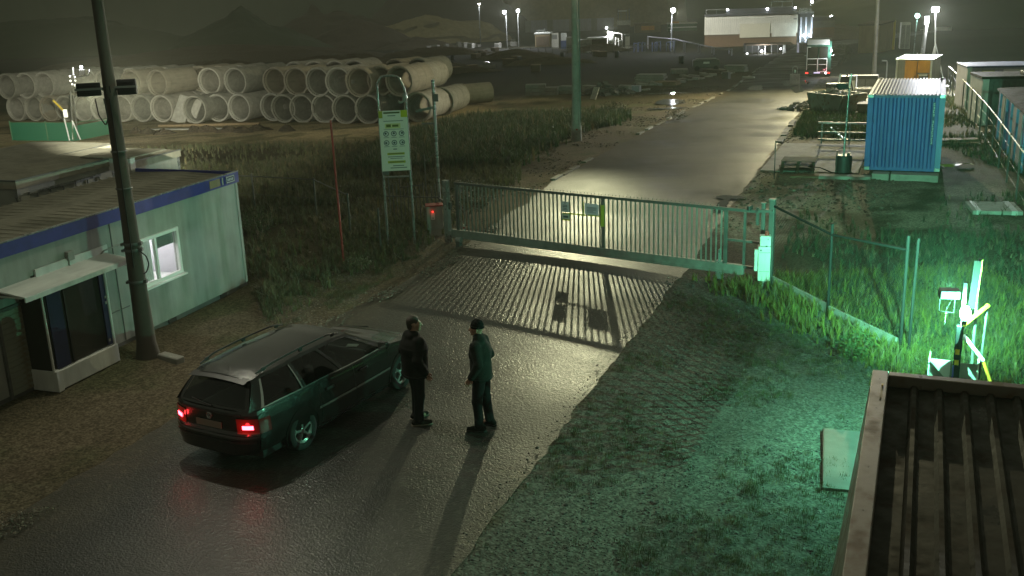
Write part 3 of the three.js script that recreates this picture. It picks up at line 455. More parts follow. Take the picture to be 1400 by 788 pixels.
{
  const p = thing('lamp_pole', 'tall tapered lamp pole standing in grass beyond the gate', 'lamp pole', 3.2, -46.9);
  part(p, 'pole', lathe([[0, -0.2], [0.24, -0.2], [0.24, 0.6], [0.19, 1.0], [0.17, 3], [0.12, 7.3], [0, 7.32]], 18), m.concrete);
  part(p, 'cable_duct', bx(0.05, 6.4, 0.05, 0.19, 0.6, 0.05), m.galv_dark);
  part(p, 'marker', bx(0.1, 0.07, 0.03, 0.0, 0.55, 0.245), m.red_paint, 'small red marker low on the pole');
  part(p, 'lamp_arm', bar([0, 7.25, 0], [0.1, 7.42, 0.7], 0.03), m.galv_dark);
  const h = part(p, 'lamp_head', rb(0.28, 0.09, 0.6, 0.12, 7.4, 0.92, 0.03), m.galv_dark); part(h, 'lamp_glass', bx(0.2, 0.012, 0.42, 0.12, 7.387, 0.95), m.street_glow);
  spot(3.32, 7.1, -45.95, 0.8, 0, -23, [1, 0.98, 0.58], LAMP.gatePole, 30, 0.8, 5, 'street_lamp_light');
}
{
  const p = thing('marker_pole', 'slender red pole standing in the weeds left of the sign', 'pole', -4.34, -25.79);
  part(p, 'pole', bar([0, -0.2, 0], [-0.03, 3.75, 0], 0.028), m.red_paint);
  const q = thing('steel_pole', 'slim grey pole with a bracket behind the left gate post', 'pole', -2.10, -30.6);
  part(q, 'pole', bar([0, -0.2, 0], [0, 4.25, 0], 0.05), m.galv); each(q, 'bracket', [bx(0.16, 0.22, 0.1, 0.06, 3.62, 0.04), beam([0, 3.45, 0], [-0.55, 3.36, 0.1], 0.05, 0.07), beam([0, 2.98, 0], [-0.4, 2.98, 0.05], 0.03, 0.04)], m.galv_dark);
  const dl = thing('steel_pole', 'thin bent wire standing behind the control box', 'pole', -2.45, -30.2); part(dl, 'pole', [bar([0, 0, 0], [0, 2.1, 0], 0.02), beam([0, 1.9, 0], [0.4, 2.2, 0], 0.02, 0.02)], m.galv_dark);
}
// notice board on its tubular frame
{
  const s = thing('notice_board', 'tall white notice board with pictograms on a tubular arched frame left of the gate', 'notice board', -3.02, -27.7, -5);
  part(s, 'frame', [bar([0.37, -0.2, 0], [0.37, 4.1, 0], 0.038), bar([-0.37, -0.2, -0.06], [-0.37, 4.2, -0.06], 0.034), pipe([[-0.37, 4.2, -0.06], [-0.36, 4.45, -0.05], [-0.24, 4.62, -0.04], [0.04, 4.64, -0.02], [0.22, 4.58, 0], [0.34, 4.3, 0], [0.39, 4.05, 0]], 0.034, 30), bar([-0.37, 1.93, -0.05], [0.37, 1.93, 0], 0.026)], m.galv);
  const st_ = canvasTex(256, 560, (x, w, h) => {
    x.fillStyle = '#dfe3d8'; x.fillRect(0, 0, w, h); x.fillStyle = '#9aa52c'; x.fillRect(0, 0, 34, 66); x.fillStyle = '#b5bf1f'; x.fillRect(198, 0, 58, 64); x.fillStyle = '#4c5b2e'; x.fillRect(44, 12, 146, 15); x.fillStyle = '#7d8a84'; x.fillRect(80, 42, 70, 9); x.fillRect(40, 92, 176, 7);
    x.fillStyle = '#cdd39a'; x.fillRect(50, 118, 140, 46); x.fillStyle = '#5b6d2c'; x.fillRect(62, 126, 42, 26); x.fillRect(116, 130, 56, 20); x.fillStyle = '#8c9690'; x.fillRect(38, 170, 180, 5);
    for (let r = 0; r < 2; r++) for (let c = 0; c < 3; c++) { const cx = 56 + c * 70, cy = 212 + r * 84; x.fillStyle = '#39464a'; x.beginPath(); x.arc(cx, cy, 25, 0, 7); x.fill(); x.fillStyle = '#cfd6d2'; x.beginPath(); x.arc(cx, cy, 19, 0, 7); x.fill(); x.fillStyle = '#39464a'; x.beginPath(); x.arc(cx + (c - 1) * 4, cy - 3 + r * 4, 10, 0, 7); x.fill(); x.fillStyle = '#8f9894'; x.fillRect(cx - 24, cy + 32, 48, 6); }
    x.fillStyle = '#5a6664'; x.fillRect(112, 352, 34, 9); x.fillStyle = '#aab22a'; x.fillRect(56, 390, 156, 20); x.fillRect(56, 466, 160, 22); x.fillStyle = '#606b52'; x.fillRect(70, 396, 128, 6); x.fillRect(70, 474, 130, 7); x.fillStyle = '#717c74'; x.fillRect(60, 424, 150, 7); x.fillRect(80, 440, 110, 6); x.fillRect(100, 508, 100, 8); x.fillRect(76, 528, 150, 8);
  });
  const b = sheet(0.76, 1.62, 0.02, M('board_print', [1, 1, 1], 0.5, 0, { map: st_ }), s, 'board', 0.0, 2.92, 0.055);
  part(s, 'board_corner', bx(0.16, 0.2, 0.02, -0.29, 2.0, 0.048), m.galv_dark);
  each(s, 'bracket', [-0.36, 0.36].flatMap((x) => [3.5, 2.4].map((y) => bx(0.05, 0.05, 0.08, x, y, 0.01))), m.galv_dark);
  const cam = part(s, 'siren', [lathe([[0.03, 0], [0.06, 0.02], [0.055, 0.2], [0.02, 0.24]], 12).translate(0.33, 3.94, 0.05), pipe([[0.3, 3.96, 0.06], [0.22, 3.92, 0.07], [0.17, 3.98, 0.07]], 0.03, 10)], m.grey_box);
}
{
  const b = thing('control_box', 'grey gate control box with a red light and white label left of the gate post', 'control box', -2.14, -28.8, -5);
  part(b, 'plinth', bx(0.34, 0.25, 0.3, 0, -0.03, 0), m.concrete);
  part(b, 'housing', rb(0.46, 0.66, 0.34, 0, 0.21, 0, 0.015), m.grey_box); part(b, 'lid', rb(0.5, 0.035, 0.38, 0, 0.875, 0, 0.01), m.red_paint);
  part(b, 'label', bx(0.11, 0.19, 0.008, -0.05, 0.5, 0.174), m.frame_white); part(b, 'keyhole', bx(0.03, 0.03, 0.006, -0.05, 0.53, 0.18), m.black);
  part(b, 'warning_light', new THREE.SphereGeometry(0.02, 12, 8).translate(-0.05, 0.73, 0.19), m.red_glow); bulb(-2.19, 0.73, -28.58, [1, 0.04, 0.03], 0.012, 1, 'warning_lamp_light');
}
// leaning railing with upright bars behind the notice board
{
  const f = thing('railing', 'short grey bar railing behind the notice board', 'railing', -3.75, -30.9, 0);
  const p0 = V(0, 0, 0), p1 = V(1.75, 0, 1.6);
  for (let i = 0; i < 15; i++) { const t = i / 14, x = lerp(p0.x, p1.x, t), z = lerp(p0.z, p1.z, t); part(f, 'bar', bar([x, 0, z], [x, 1.28 + 0.12 * Math.sin(i * 2.1), z], 0.016, 0.016, 6), m.galv_dark); }
  each(f, 'rail', [beam([0, 0.78, 0], [1.75, 1.0, 1.6], 0.03, 0.04), beam([0.5, 1.12, 0.5], [1.2, 1.3, 1.1], 0.03, 0.03)], m.galv_dark);
}
{
  const f = thing('wire_fence', 'low dark post-and-wire fence crossing the weeds left of the red pole', 'fence', -11.5, -34.5, 0);
  for (const [x, z, h] of [[0, 0, 1.2], [3.1, 1.1, 1.2], [5.4, 2.6, 1.25], [6.9, 5.6, 1.3], [8.0, 7.6, 1.25]]) part(f, 'post', bar([x, -0.3, z], [x, h, z], 0.03, 0.03, 6), m.galv_dark);
  each(f, 'rail', [bar([0, 1.12, 0], [3.1, 1.12, 1.1], 0.02, 0.02, 6), bar([3.1, 1.12, 1.1], [5.4, 1.2, 2.6], 0.02, 0.02, 6), bar([5.4, 1.2, 2.6], [6.9, 1.25, 5.6], 0.015, 0.015, 6), bar([0, 0.6, 0], [5.4, 0.6, 2.6], 0.006, 0.006, 5)], m.galv_dark);
}

// ---------------------------------------------------------------- sliding gate; local x runs along it from the left post to the right post
{
  const GX = -1.64, GZ = -27.83, GH = 55.47 - 90;     // its local -z looks up the road
  const ga = Math.atan2(5.13, 7.45) / DEG;            // turn of the gate line
  const g = thing('sliding_gate', 'long grey barred sliding gate closed across the wet road', 'gate', GX, GZ, ga);
  const X0 = 0.32, X1 = 8.02, TOP = 1.66;
  part(g, 'bottom_beam', [rb(8.5, 0.2, 0.12, 4.3, 0.2, 0, 0.012), bx(8.5, 0.03, 0.15, 4.3, 0.172, 0)], m.gate_grey);
  each(g, 'top_rail', [rb(8.72, 0.07, 0.06, 4.55, TOP, 0, 0.008)], m.galv_dark);
  const n = 62, barG = bx(0.03, TOP - 0.405, 0.03, 0, 0, 0);
  for (let i = 0; i < n; i++) { const b = part(g, 'bar', barG, m.gate_grey); b.position.set(X0 + 0.06 + ((X1 - X0 - 0.1) * i) / (n - 1), 0.403, 0); }
  for (const x of [0.27, 4.83, 8.09]) part(g, 'gate_stile', rb(0.08, TOP - 0.4, 0.07, x, 0.4, 0, 0.006), m.galv_dark);
  part(g, 'spike_strip', Array.from({ length: 76 }, (_, i) => bx(0.012, 0.05, 0.004, 0.4 + i * 0.1, TOP + 0.07, 0)), m.galv);
  part(g, 'tail_frame', [bx(0.9, 0.05, 0.05, 8.58, 0.95, 0), bx(0.05, 1.25, 0.05, 8.55, 0.4, 0), bx(0.05, 1.25, 0.05, 8.98, 0.4, 0), bx(0.9, 0.06, 0.06, 8.58, 0.33, 0.0)], m.galv_dark);
  part(g, 'guide_roller', [new THREE.CylinderGeometry(0.05, 0.05, 0.1, 14).translate(8.66, TOP + 0.11, 0.05), new THREE.CylinderGeometry(0.05, 0.05, 0.1, 14).translate(8.66, TOP + 0.11, -0.05)].map((q) => uvm(q)), m.black);
  part(g, 'end_cap', rb(0.1, 0.12, 0.13, 0.0, 0.23, 0, 0.01), m.galv);
  // notices wired to the bars
  const smear = (lines, bg, top, bot) => canvasTex(128, 160, (x, w, h) => { x.fillStyle = bg; x.fillRect(0, 0, w, h); if (top) { x.fillStyle = top; x.fillRect(0, 0, w, 18); } if (bot) { x.fillStyle = bot; x.fillRect(0, h - 30, w, 30); } x.fillStyle = '#4a5058'; for (const [a, b, c, d] of lines) x.fillRect(a, b, c, d); });
  const s1 = M('notice_white', [0.9, 0.9, 0.9], 0.4, 0, { map: smear([[56, 14, 18, 16], [30, 52, 70, 10], [26, 72, 76, 12], [32, 96, 62, 12], [24, 120, 80, 10]], '#c9ccd2') });
  const s2 = M('notice_yellow', [0.9, 0.9, 0.9], 0.4, 0, { map: smear([[18, 60, 92, 40]], '#c3c6bb', '#b7b322', '#b5b020') });
  const s3 = M('notice_plastic', [0.95, 0.95, 0.98], 0.2, 0, { map: smear([[20, 50, 90, 6], [18, 64, 94, 6], [24, 78, 80, 6], [20, 92, 92, 6], [20, 106, 60, 6], [22, 122, 84, 6]], '#cfd0da'), clearcoat: 1, clearcoatRoughness: 0.15 });
  const pin = (name, w, h, x, y, mt) => sheet(w, h, 0.006, mt, g, name, x, y, 0.024);
  pin('notice', 0.23, 0.27, 3.74, 1.36, s1); pin('notice', 0.21, 0.2, 3.76, 1.10, s2); pin('notice', 0.40, 0.29, 4.52, 1.36, s3);
  part(g, 'warning_tape', [bx(0.012, 0.34, 0.03, 4.28, 1.2, 0.012), bx(0.5, 0.035, 0.006, 4.1, 1.175, 0.02), bx(0.35, 0.03, 0.006, 4.58, 1.19, 0.026)], m.lime);
  part(g, 'tape', bx(0.09, 0.55, 0.075, 4.83, 0.95, 0.0), m.lime, 'yellow tape wrapped round the middle stile');
  // posts
  const lp = thing('gate_post', 'square grey gate post at the left end of the sliding gate', 'gate post', -1.72, -27.9, ga);
  part(lp, 'post', rb(0.15, 2.0, 0.15, 0, -0.25, 0, 0.01), m.galv); part(lp, 'latch', [bx(0.1, 0.2, 0.07, 0.1, 0.95, 0), bx(0.06, 0.3, 0.06, -0.02, 1.2, -0.11)], m.galv_dark);
  part(lp, 'brace', beam([0, 1.1, -0.05], [-1.3, 0.95, -1.2], 0.04, 0.04), m.galv_dark);
  const rl = thing('gate_catch', 'small gate catch roller stand with a red and white cap by the left post', 'gate catch', GX + 0.24, GZ + 0.58, ga);
  each(rl, 'stand', [rb(0.14, 0.24, 0.14, 0, -0.05, 0, 0.01), bx(0.28, 0.03, 0.2, 0, -0.02, 0)], m.galv_dark); part(rl, 'roller', place(uvm(new THREE.CylinderGeometry(0.075, 0.075, 0.16, 16)), 0, 0.21, 0, 0, 0, Math.PI / 2), m.galv);
  const cap = thing('marker_peg', 'little red and white capped peg standing on the gate beam beside the left post', 'marker', GX + 0.40, GZ + 0.26, ga, null, 0.40); part(cap, 'peg', bar([0, 0, 0], [0, 0.17, 0], 0.035), m.frame_white); part(cap, 'band', bar([0, 0.05, 0], [0, 0.1, 0], 0.042), m.red_paint);
  const rp = thing('gate_post', 'twin grey gate post at the right end of the sliding gate', 'gate post', 5.93, -22.62, ga);
  part(rp, 'post', rb(0.12, 2.05, 0.12, 0, -0.05, 0, 0.01), m.galv_dark); part(rp, 'post', rb(0.08, 1.95, 0.08, -0.2, -0.05, 0.02, 0.01), m.galv_dark); part(rp, 'post_cap', [bx(0.14, 0.02, 0.14, 0, 2.0, 0), bx(0.1, 0.02, 0.1, -0.2, 1.9, 0.02)], m.galv);
  part(rp, 'roller_bracket', [bx(0.34, 0.06, 0.16, -0.12, 1.72, 0.06), bx(0.06, 0.4, 0.06, -0.32, 1.4, 0.05)], m.galv_dark);
  const sp = thing('support_post', 'short grey roller post under the right part of the gate', 'support post', 4.95, -23.38, ga); part(sp, 'post', rb(0.16, 0.5, 0.14, 0, -0.06, 0.06, 0.01), m.galv); part(sp, 'plate', bx(0.02, 0.3, 0.12, 0, 0.42, 0.08), m.galv);
  // drive cabinet
  const d = thing('drive_cabinet', 'tall narrow white gate drive cabinet in front of the right gate post', 'cabinet', 5.72, -22.4, 10);
  part(d, 'plinth', rb(0.2, 0.26, 0.2, 0.02, -0.05, 0, 0.01), m.concrete); part(d, 'housing', rb(0.27, 0.8, 0.24, 0, 0.2, 0, 0.012), m.white_paint); part(d, 'upper_housing', rb(0.24, 0.24, 0.22, 0.015, 1.003, 0, 0.012), m.white_paint); part(d, 'side_unit', rb(0.08, 0.5, 0.12, -0.176, 0.42, 0.02, 0.01), m.white_paint);
  part(d, 'door_seam', [bx(0.235, 0.008, 0.006, 0, 0.42, 0.122), bx(0.235, 0.008, 0.006, 0, 0.86, 0.122)], m.galv_dark); each(d, 'lock', [bx(0.025, 0.04, 0.01, -0.08, 0.9, 0.122), bx(0.02, 0.02, 0.01, 0.07, 1.16, 0.112), bx(0.04, 0.02, 0.02, 0.04, 1.006, 0.114)], m.black);
  part(d, 'warning_light', bar([0.05, 1.24, 0], [0.05, 1.33, 0], 0.05, 0.04), m.red_paint);
}
// chain-link fence from the gate post towards the camera
{
  const A = [5.95, -22.6], B = [7.2, -17.95], f = thing('chain_link_fence', 'sagging chain-link fence with thin posts right of the gate', 'fence', A[0], A[1], 0);
  const L = [B[0] - A[0], B[1] - A[1]], at = (t, y) => [L[0] * t, y, L[1] * t], len = Math.hypot(...L);
  for (const [t, h] of [[0.49, 1.95], [0.995, 2.24]]) part(f, 'post', bar(at(t, -0.2), at(t, h), 0.032, 0.032, 8), m.fence_dark);
  part(f, 'post', bar([L[0] + 0.1, -0.2, L[1] + 0.1], [L[0] + 0.13, 2.22, L[1] + 0.1], 0.028, 0.028, 8), m.fence_dark);
  each(f, 'top_rail', [bar(at(0, 1.86), at(0.49, 1.72), 0.028, 0.028, 8), bar(at(0.49, 1.72), at(1, 1.98), 0.028, 0.028, 8)], m.fence_dark);
  part(f, 'base_board', [beam(at(0.02, 0.12), at(0.48, 0.12), 0.05, 0.24), beam(at(0.5, 0.1), at(0.97, 0.14), 0.05, 0.22)], m.concrete);
  const cell = 0.09, wires = [], r = 0.0022, H = 1.66, nz = Math.floor(len / cell), up = Math.floor(H / cell);     // two families of wire make the diamonds
  for (let i = -up; i < nz; i++) for (const s of [1, -1]) { let t0 = i * cell, t1 = (i + up) * cell, y0 = 0.08, y1 = 0.08 + up * cell; if (s < 0) [y0, y1] = [y1, y0]; const c0 = Math.max(0, t0), c1 = Math.min(len, t1); if (c1 - c0 < 0.02) continue; const ya = lerp(y0, y1, (c0 - t0) / (t1 - t0)), yb = lerp(y0, y1, (c1 - t0) / (t1 - t0)); wires.push(bar(at(c0 / len, ya), at(c1 / len, yb), r, r, 3)); }
  part(f, 'wire_mesh', wires, m.fence_dark, null, 'stuff');
}
// brown container with a recessed ribbed roof, close to the camera
{
  const c = thing('storage_container', 'brown steel container with a recessed ribbed roof, nearest the camera at lower right', 'container', 3.95, -10.58, 22);
  const W = 2.6, L = 6.06, H = 2.6;                       // local +x along the far end, +z along the left wall towards the camera
  const flare = 0.30;
  const wallQ = (z0, z1, x) => { const P = [[x - flare, 0, z0 - 0.0], [x - flare, 0, z1], [x, H - 0.02, z1], [x, H - 0.02, z0]]; const g = new THREE.BufferGeometry(); g.setAttribute('position', new THREE.Float32BufferAttribute([...P[0], ...P[1], ...P[2], ...P[0], ...P[2], ...P[3]], 3)); g.computeVertexNormals(); return uvm(g); };
  each(c, 'side_wall', [wallQ(0.02, 0.92, 0), wallQ(0.98, L, 0)], m.rust_brown); part(c, 'wall_groove', [wallQ(0.9, 1.0, 0.035)], m.black);
  part(c, 'end_wall', bx(W, H - 0.02, 0.05, W / 2, 0, 0.035), m.rust_brown); part(c, 'side_wall', bx(0.05, H - 0.02, L, W - 0.03, 0, L / 2), m.rust_brown); part(c, 'end_wall', bx(W, H - 0.02, 0.05, W / 2, 0, L - 0.035), m.rust_brown);
  each(c, 'top_rail', [rb(0.17, 0.14, L, 0.085, H - 0.12, L / 2, 0.012), rb(0.13, 0.14, L, W - 0.065, H - 0.12, L / 2, 0.012)], m.rust_brown); each(c, 'top_rail', [rb(W - 0.31, 0.137, 0.13, W / 2 + 0.02, H - 0.12, 0.065, 0.012), rb(W - 0.27, 0.137, 0.13, W / 2, H - 0.12, L - 0.065, 0.012)], m.rust_brown);
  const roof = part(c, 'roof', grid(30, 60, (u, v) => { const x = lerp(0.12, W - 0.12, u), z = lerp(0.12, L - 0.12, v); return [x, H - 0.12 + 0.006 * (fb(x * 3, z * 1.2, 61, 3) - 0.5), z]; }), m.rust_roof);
  for (let i = 0; i < 8; i++) { const s = new THREE.Shape([[-0.055, 0], [-0.02, 0.05], [0.02, 0.05], [0.055, 0]].map((p) => new THREE.Vector2(...p))); const g = uvm(new THREE.ExtrudeGeometry(s, { depth: L - 0.28, bevelEnabled: false })); g.translate(0.44 + i * 0.25, H - 0.124, 0.14); part(roof, 'roof_rib', g, m.rust_roof); }
  part(c, 'chipped_edge', [bx(0.02, 0.03, 0.05, 0.12, H - 0.0, 0.45), bx(0.015, 0.02, 0.09, 0.115, H - 0.0, 0.85)], m.yellow);
  const s = thing('steel_plate', 'pale flat plate lying on the gravel beside the brown container', 'plate', 4.98, -13.5, 17); part(s, 'plate', [rb(1.1, 0.07, 2.02, 0, -0.01, 0, 0.006)], M('plate_mint', [0.12, 0.125, 0.12], 0.5, 0.1, { map: T.grime })); part(s, 'edge_strip', [bx(1.1, 0.012, 0.03, 0, 0.058, 0.99), bx(0.02, 0.012, 2.0, -0.53, 0.058, 0)], m.galv_dark);
}
// mobile camera tower with a green floodlight behind the container
{
  const t = thing('camera_tower', 'mobile camera tower with a bright green floodlight and striped arm behind the brown container', 'camera tower', 6.43, -14.15, 24.4);
  // a white trailer box
  const base = part(t, 'base_box', [rb(0.66, 0.34, 0.55, 0.04, 0.06, 0, 0.02)], m.white_paint);
  part(base, 'wheel', [place(uvm(new THREE.CylinderGeometry(0.2, 0.2, 0.12, 20)), -0.36, 0.2, 0.05, 0, 0, Math.PI / 2), place(uvm(new THREE.CylinderGeometry(0.2, 0.2, 0.12, 20)), 0.44, 0.2, 0.05, 0, 0, Math.PI / 2)], m.black);
  part(t, 'cabinet', [bx(0.02, 0.92, 0.5, -0.29, 0.4, 0), bx(0.02, 0.98, 0.5, 0.37, 0.4, 0), bx(0.64, 0.03, 0.5, 0.04, 0.4, 0)], m.white_paint);
  part(t, 'cabinet_panel', bx(0.30, 0.6, 0.02, -0.12, 0.43, 0.24), m.dark_plastic); part(t, 'cabinet_panel', bx(0.30, 0.9, 0.02, 0.22, 0.43, 0.16), m.grey_box); part(t, 'cabinet_panel', bx(0.30, 0.34, 0.02, -0.13, 1.03, 0.22), m.grey_box);
  part(t, 'lid', [ext([[-0.3, 1.38], [0.0, 1.38], [0.0, 1.04]], 0.015).translate(0, 0, 0.25), bx(0.3, 0.03, 0.46, 0.22, 1.05, 0)], m.white_paint);
  part(t, 'mast', [rb(0.1, 1.0, 0.1, 0.08, 0.95, 0.3, 0.012), bx(0.05, 0.6, 0.05, 0.1, 1.95, 0.18)], m.black_gloss);
  for (const y of [1.36, 1.52]) part(t, 'warning_label', bx(0.055, 0.075, 0.006, 0.075, y, 0.353), m.yellow, 'small yellow label on the dark mast');
  part(t, 'tape_band', bx(0.022, 0.3, 0.006, 0.037, 1.05, 0.353), M('tape_blue', [0.1, 0.09, 0.45], 0.4));
  part(t, 'pole', [bar([0.30, 0.4, -0.1], [0.26, 2.85, -0.1], 0.024), bar([0.40, 1.0, -0.12], [0.42, 2.15, -0.12], 0.018)], m.galv_dark);
  const solar = part(t, 'tall_panel', bx(0.10, 0.72, 0.02, 0.21, 2.1, -0.06, 0, 0, -0.04), m.fence_dark); part(solar, 'panel_edge', bx(0.012, 0.74, 0.03, 0.265, 2.1, -0.06, 0, 0, -0.04), m.yellow);
  part(t, 'camera_hood', [rb(0.28, 0.13, 0.2, -0.1, 2.27, 0.06, 0.02, 0.2), bar([-0.22, 2.04, 0.0], [-0.22, 2.3, 0.0], 0.008), bar([-0.22, 2.04, 0.0], [-0.02, 2.04, 0.03], 0.008), bar([-0.02, 2.04, 0.03], [-0.02, 2.3, 0.03], 0.008)], m.black);
  each(t, 'cross_arm', [beam([0.1, 1.9, 0.2], [0.43, 2.18, -0.05], 0.05, 0.03)], m.yellow, 'yellow slanting arm');
  each(t, 'cross_arm', [beam([0.1, 1.92, 0.22], [0.12, 2.1, 0.2], 0.03, 0.03), beam([0.26, 2.6, -0.1], [0.18, 2.4, -0.06], 0.015, 0.015)], m.galv);
  const leg = part(t, 'stabiliser_leg', [bar([0.13, 1.80, 0.3], [0.42, 1.46, 0.34], 0.03)], m.silver_tape, 'leg wrapped in bright reflective tape'); part(leg, 'leg_end', bar([0.42, 1.46, 0.34], [0.60, 1.02, 0.4], 0.024), m.orange);
  // LED heads: a bare green-white lamp on the mast, and a floodlight in a hood that looks away over the yard
  const lx = 0.13, ly = 2.2, lz = 0.52, GREEN = [0.22, 1, 0.6], W = (x, y, z) => V(x, y, z).applyAxisAngle(V(0, 1, 0), -24.4 * DEG).add(V(6.43, 0, -14.15));
  const head = part(t, 'lamp_holder', [bar([lx, ly - 0.16, lz], [lx, ly - 0.09, lz], 0.035), bx(0.03, 0.03, 0.3, lx, ly - 0.16, 0.33)], m.black_gloss); part(head, 'lamp_glass', uvm(new THREE.SphereGeometry(0.085, 16, 12)).scale(0.85, 1.3, 0.85).translate(lx, ly, lz), m.green_glow);
  const w = W(lx, ly, lz); bulb(w.x, w.y, w.z, GREEN, LAMP.green, 0.02, 'green_lamp_light'); spot(w.x, w.y, w.z, -6.6, 1.8, -23.4, [0.5, 1, 0.8], LAMP.greenWest, 17, 1, 0.02, 'green_lamp_beam_light');
  // fine wire guard hung beside the lamp
  const gw = [], gx = lx - 0.25; for (let i = -7; i < 41; i++) for (const s of [1, -1]) { const z0 = lz - 0.42 + i * 0.016, z1 = z0 + s * 0.105; const c = (z) => clamp(z, lz - 0.42, lz + 0.12), q = (z) => ly - 0.155 + (0.105 * (z - z0)) / (z1 - z0) * 1.0; const a = c(z0), b = c(z1); if (Math.abs(a - b) < 0.01) continue; gw.push(bar([gx, q(a), a], [gx, q(b), b], 0.0011, 0.0011, 3)); }
  part(t, 'wire_guard', gw, m.galv_dark, null, 'stuff'); part(t, 'guard_arm', bar([gx, ly - 0.05, lz - 0.3], [-0.05, 2.29, 0.14], 0.0014, 0.0014, 5), m.galv_dark);
  const hl = part(t, 'hood_lamp', bx(0.2, 0.09, 0.01, -0.12, 2.29, -0.05, 0.2), m.green_glow); const n = W(-0.13, 2.33, -0.09); spot(n.x, n.y, n.z, 16.5, 2.4, -38, GREEN, LAMP.greenNorth, 47, 0.85, 2, 'green_floodlight_light');
}

// ---------------------------------------------------------------- the estate car
{
  const car = thing('estate_car', 'dark wet estate car with its red tail lights on, stopped beside the two men', 'car', -3.42, -16.15, 28.8, null, 0.035);
  const LEN = 4.68, Z = (s) => LEN / 2 - s, RA = 1.05, FA = 3.75, WR = 0.315, AR = 0.365;
  M('car_paint', [0.008, 0.009, 0.0085], 0.25, 0, { specularIntensity: 0.5, clearcoat: 1, clearcoatRoughness: 0.09, bumpMap: retile(T.fine, 0.9), bumpScale: 0.0022 });
  M('car_trim', [0.015, 0.015, 0.015], 0.5); M('car_glass', [0.32, 0.37, 0.35], 0.04, 0, { transmission: 1, thickness: 0, ior: 1.5 }); M('seat_cloth', [0.05, 0.05, 0.05], 0.9); M('chrome', [0.55, 0.57, 0.56], 0.18, 0.9); M('tyre', [0.016, 0.016, 0.016], 0.8); M('alloy', [0.52, 0.54, 0.54], 0.32, 0.75);
  M('lamp_red', [0.16, 0.008, 0.008], 0.15, 0, { clearcoat: 1 });
  const wMax = scurve([[0, 0.80], [0.35, 0.855], [1.2, 0.878], [3.3, 0.878], [4.0, 0.855], [4.23, 0.83], [4.68, 0.7]]), sill = scurve([[0, 0.33], [0.68, 0.31], [1.4, 0.20], [3.4, 0.20], [4.23, 0.22]]);
  const belt = scurve([[0, 0.965], [0.5, 0.97], [1.3, 0.955], [2.6, 0.925], [3.42, 0.93], [4.0, 0.865], [4.23, 0.82], [4.68, 0.66]]), prof = scurve([[0, 0.93], [0.12, 0.972], [0.42, 1], [0.72, 0.99], [0.9, 0.968], [1, 0.945]]);
  const arch = (s, y) => { for (const c of [RA, FA]) { const dx = s - c, dy = y - WR, d = Math.hypot(dx, dy); if (d < AR) { const k = AR / Math.max(d, 1e-3); return [c + dx * k, Math.max(WR + dy * k, 0.19)]; } } return [s, y]; };
  const sideP = (sd, s, t, out = 0) => { const [s2, y2] = arch(s, lerp(sill(s), belt(s), t)); const tt = clamp((y2 - sill(s2)) / (belt(s2) - sill(s2)), 0, 1); return [sd * (wMax(s2) * prof(tt) + out), y2, Z(s2)]; };
  const sheetOf = (sd, s0, s1, n, t0 = 0, t1 = 1, out = 0) => grid(n, 18, (u, v) => sideP(sd, lerp(s0, s1, sd > 0 ? u : 1 - u), lerp(t0, t1, v), out));
  const bodyBits = [], W1 = 0.16, W2 = 4.23;
  for (const sd of [1, -1]) {
    part(car, 'quarter_panel', sheetOf(sd, W1, 1.50, 40), m.car_paint); part(car, 'fender', sheetOf(sd, 3.385, W2, 30), m.car_paint);
    const d1 = part(car, 'rear_door', sheetOf(sd, 1.508, 2.395, 30), m.car_paint), d2 = part(car, 'front_door', sheetOf(sd, 2.403, 3.377, 30), m.car_paint);
    const tp = (s) => (0.78 - sill(s)) / (belt(s) - sill(s));
    for (const [d, s] of [[d1, 1.62], [d2, 2.52]]) { const [x, y, z] = sideP(sd, s + 0.11, tp(s), 0.022); part(d, 'handle', rb(0.03, 0.045, 0.2, x, y - 0.02, z, 0.012), m.car_trim); }
    // rubbing strip with a bright edge, sill, arch lips
    for (const [d, a, b] of [[car, 1.44, 1.5], [d1, 1.51, 2.39], [d2, 2.41, 3.37]]) part(d, 'side_moulding', grid(14, 2, (u, v) => sideP(sd, lerp(a, b, sd > 0 ? u : 1 - u), lerp(0.435, 0.485, v), 0.012)), m.chrome);
    part(car, 'sill', grid(20, 3, (u, v) => { const s = lerp(1.42, 3.38, sd > 0 ? u : 1 - u); return [sd * (wMax(s) * lerp(0.90, 0.955, v)), lerp(0.165, 0.245, v), Z(s)]; }), m.car_trim);
    for (const c of [RA, FA]) { bodyBits.push(grid(26, 1, (u, v) => { const a = Math.PI * lerp(-0.06, 1.06, u), r = AR - 0.005 + v * 0.03, y = WR + Math.sin(a) * r, s = c + Math.cos(a) * r * (sd > 0 ? 1 : -1), t = clamp((y - sill(s)) / (belt(s) - sill(s)), 0, 1); return [sd * (wMax(s) * prof(t) + 0.010), y, Z(s)]; }));
      part(car, 'wheel_well', grid(18, 3, (u, v) => { const a = Math.PI * lerp(-0.1, 1.1, u), r = AR + 0.012; return [sd * lerp(0.52, 0.84, v), WR + Math.sin(a) * r, Z(c) - Math.cos(a) * r]; }), m.black); }
  }
  // tail, nose, bonnet, floor
  const tailS = (u, y) => W1 * Math.pow(Math.abs(u), 4) - 0.055 * smooth(0.66, 0.55, y) * (1 - 0.35 * Math.pow(Math.abs(u), 6)) + 0.03 * smooth(0.9, 1.0, y);
  const tail = (y0, y1, u0 = -1, u1 = 1, out = 0) => grid(40, 14, (a, b) => { const u = lerp(u0, u1, a), y = lerp(y0, y1, b), hw = wMax(W1) * prof(clamp((y - 0.32) / 0.65, 0, 1)); return [u * hw, y, Z(tailS(u, y)) + out]; });
  part(car, 'tailgate', tail(0.60, 0.965), m.car_paint);
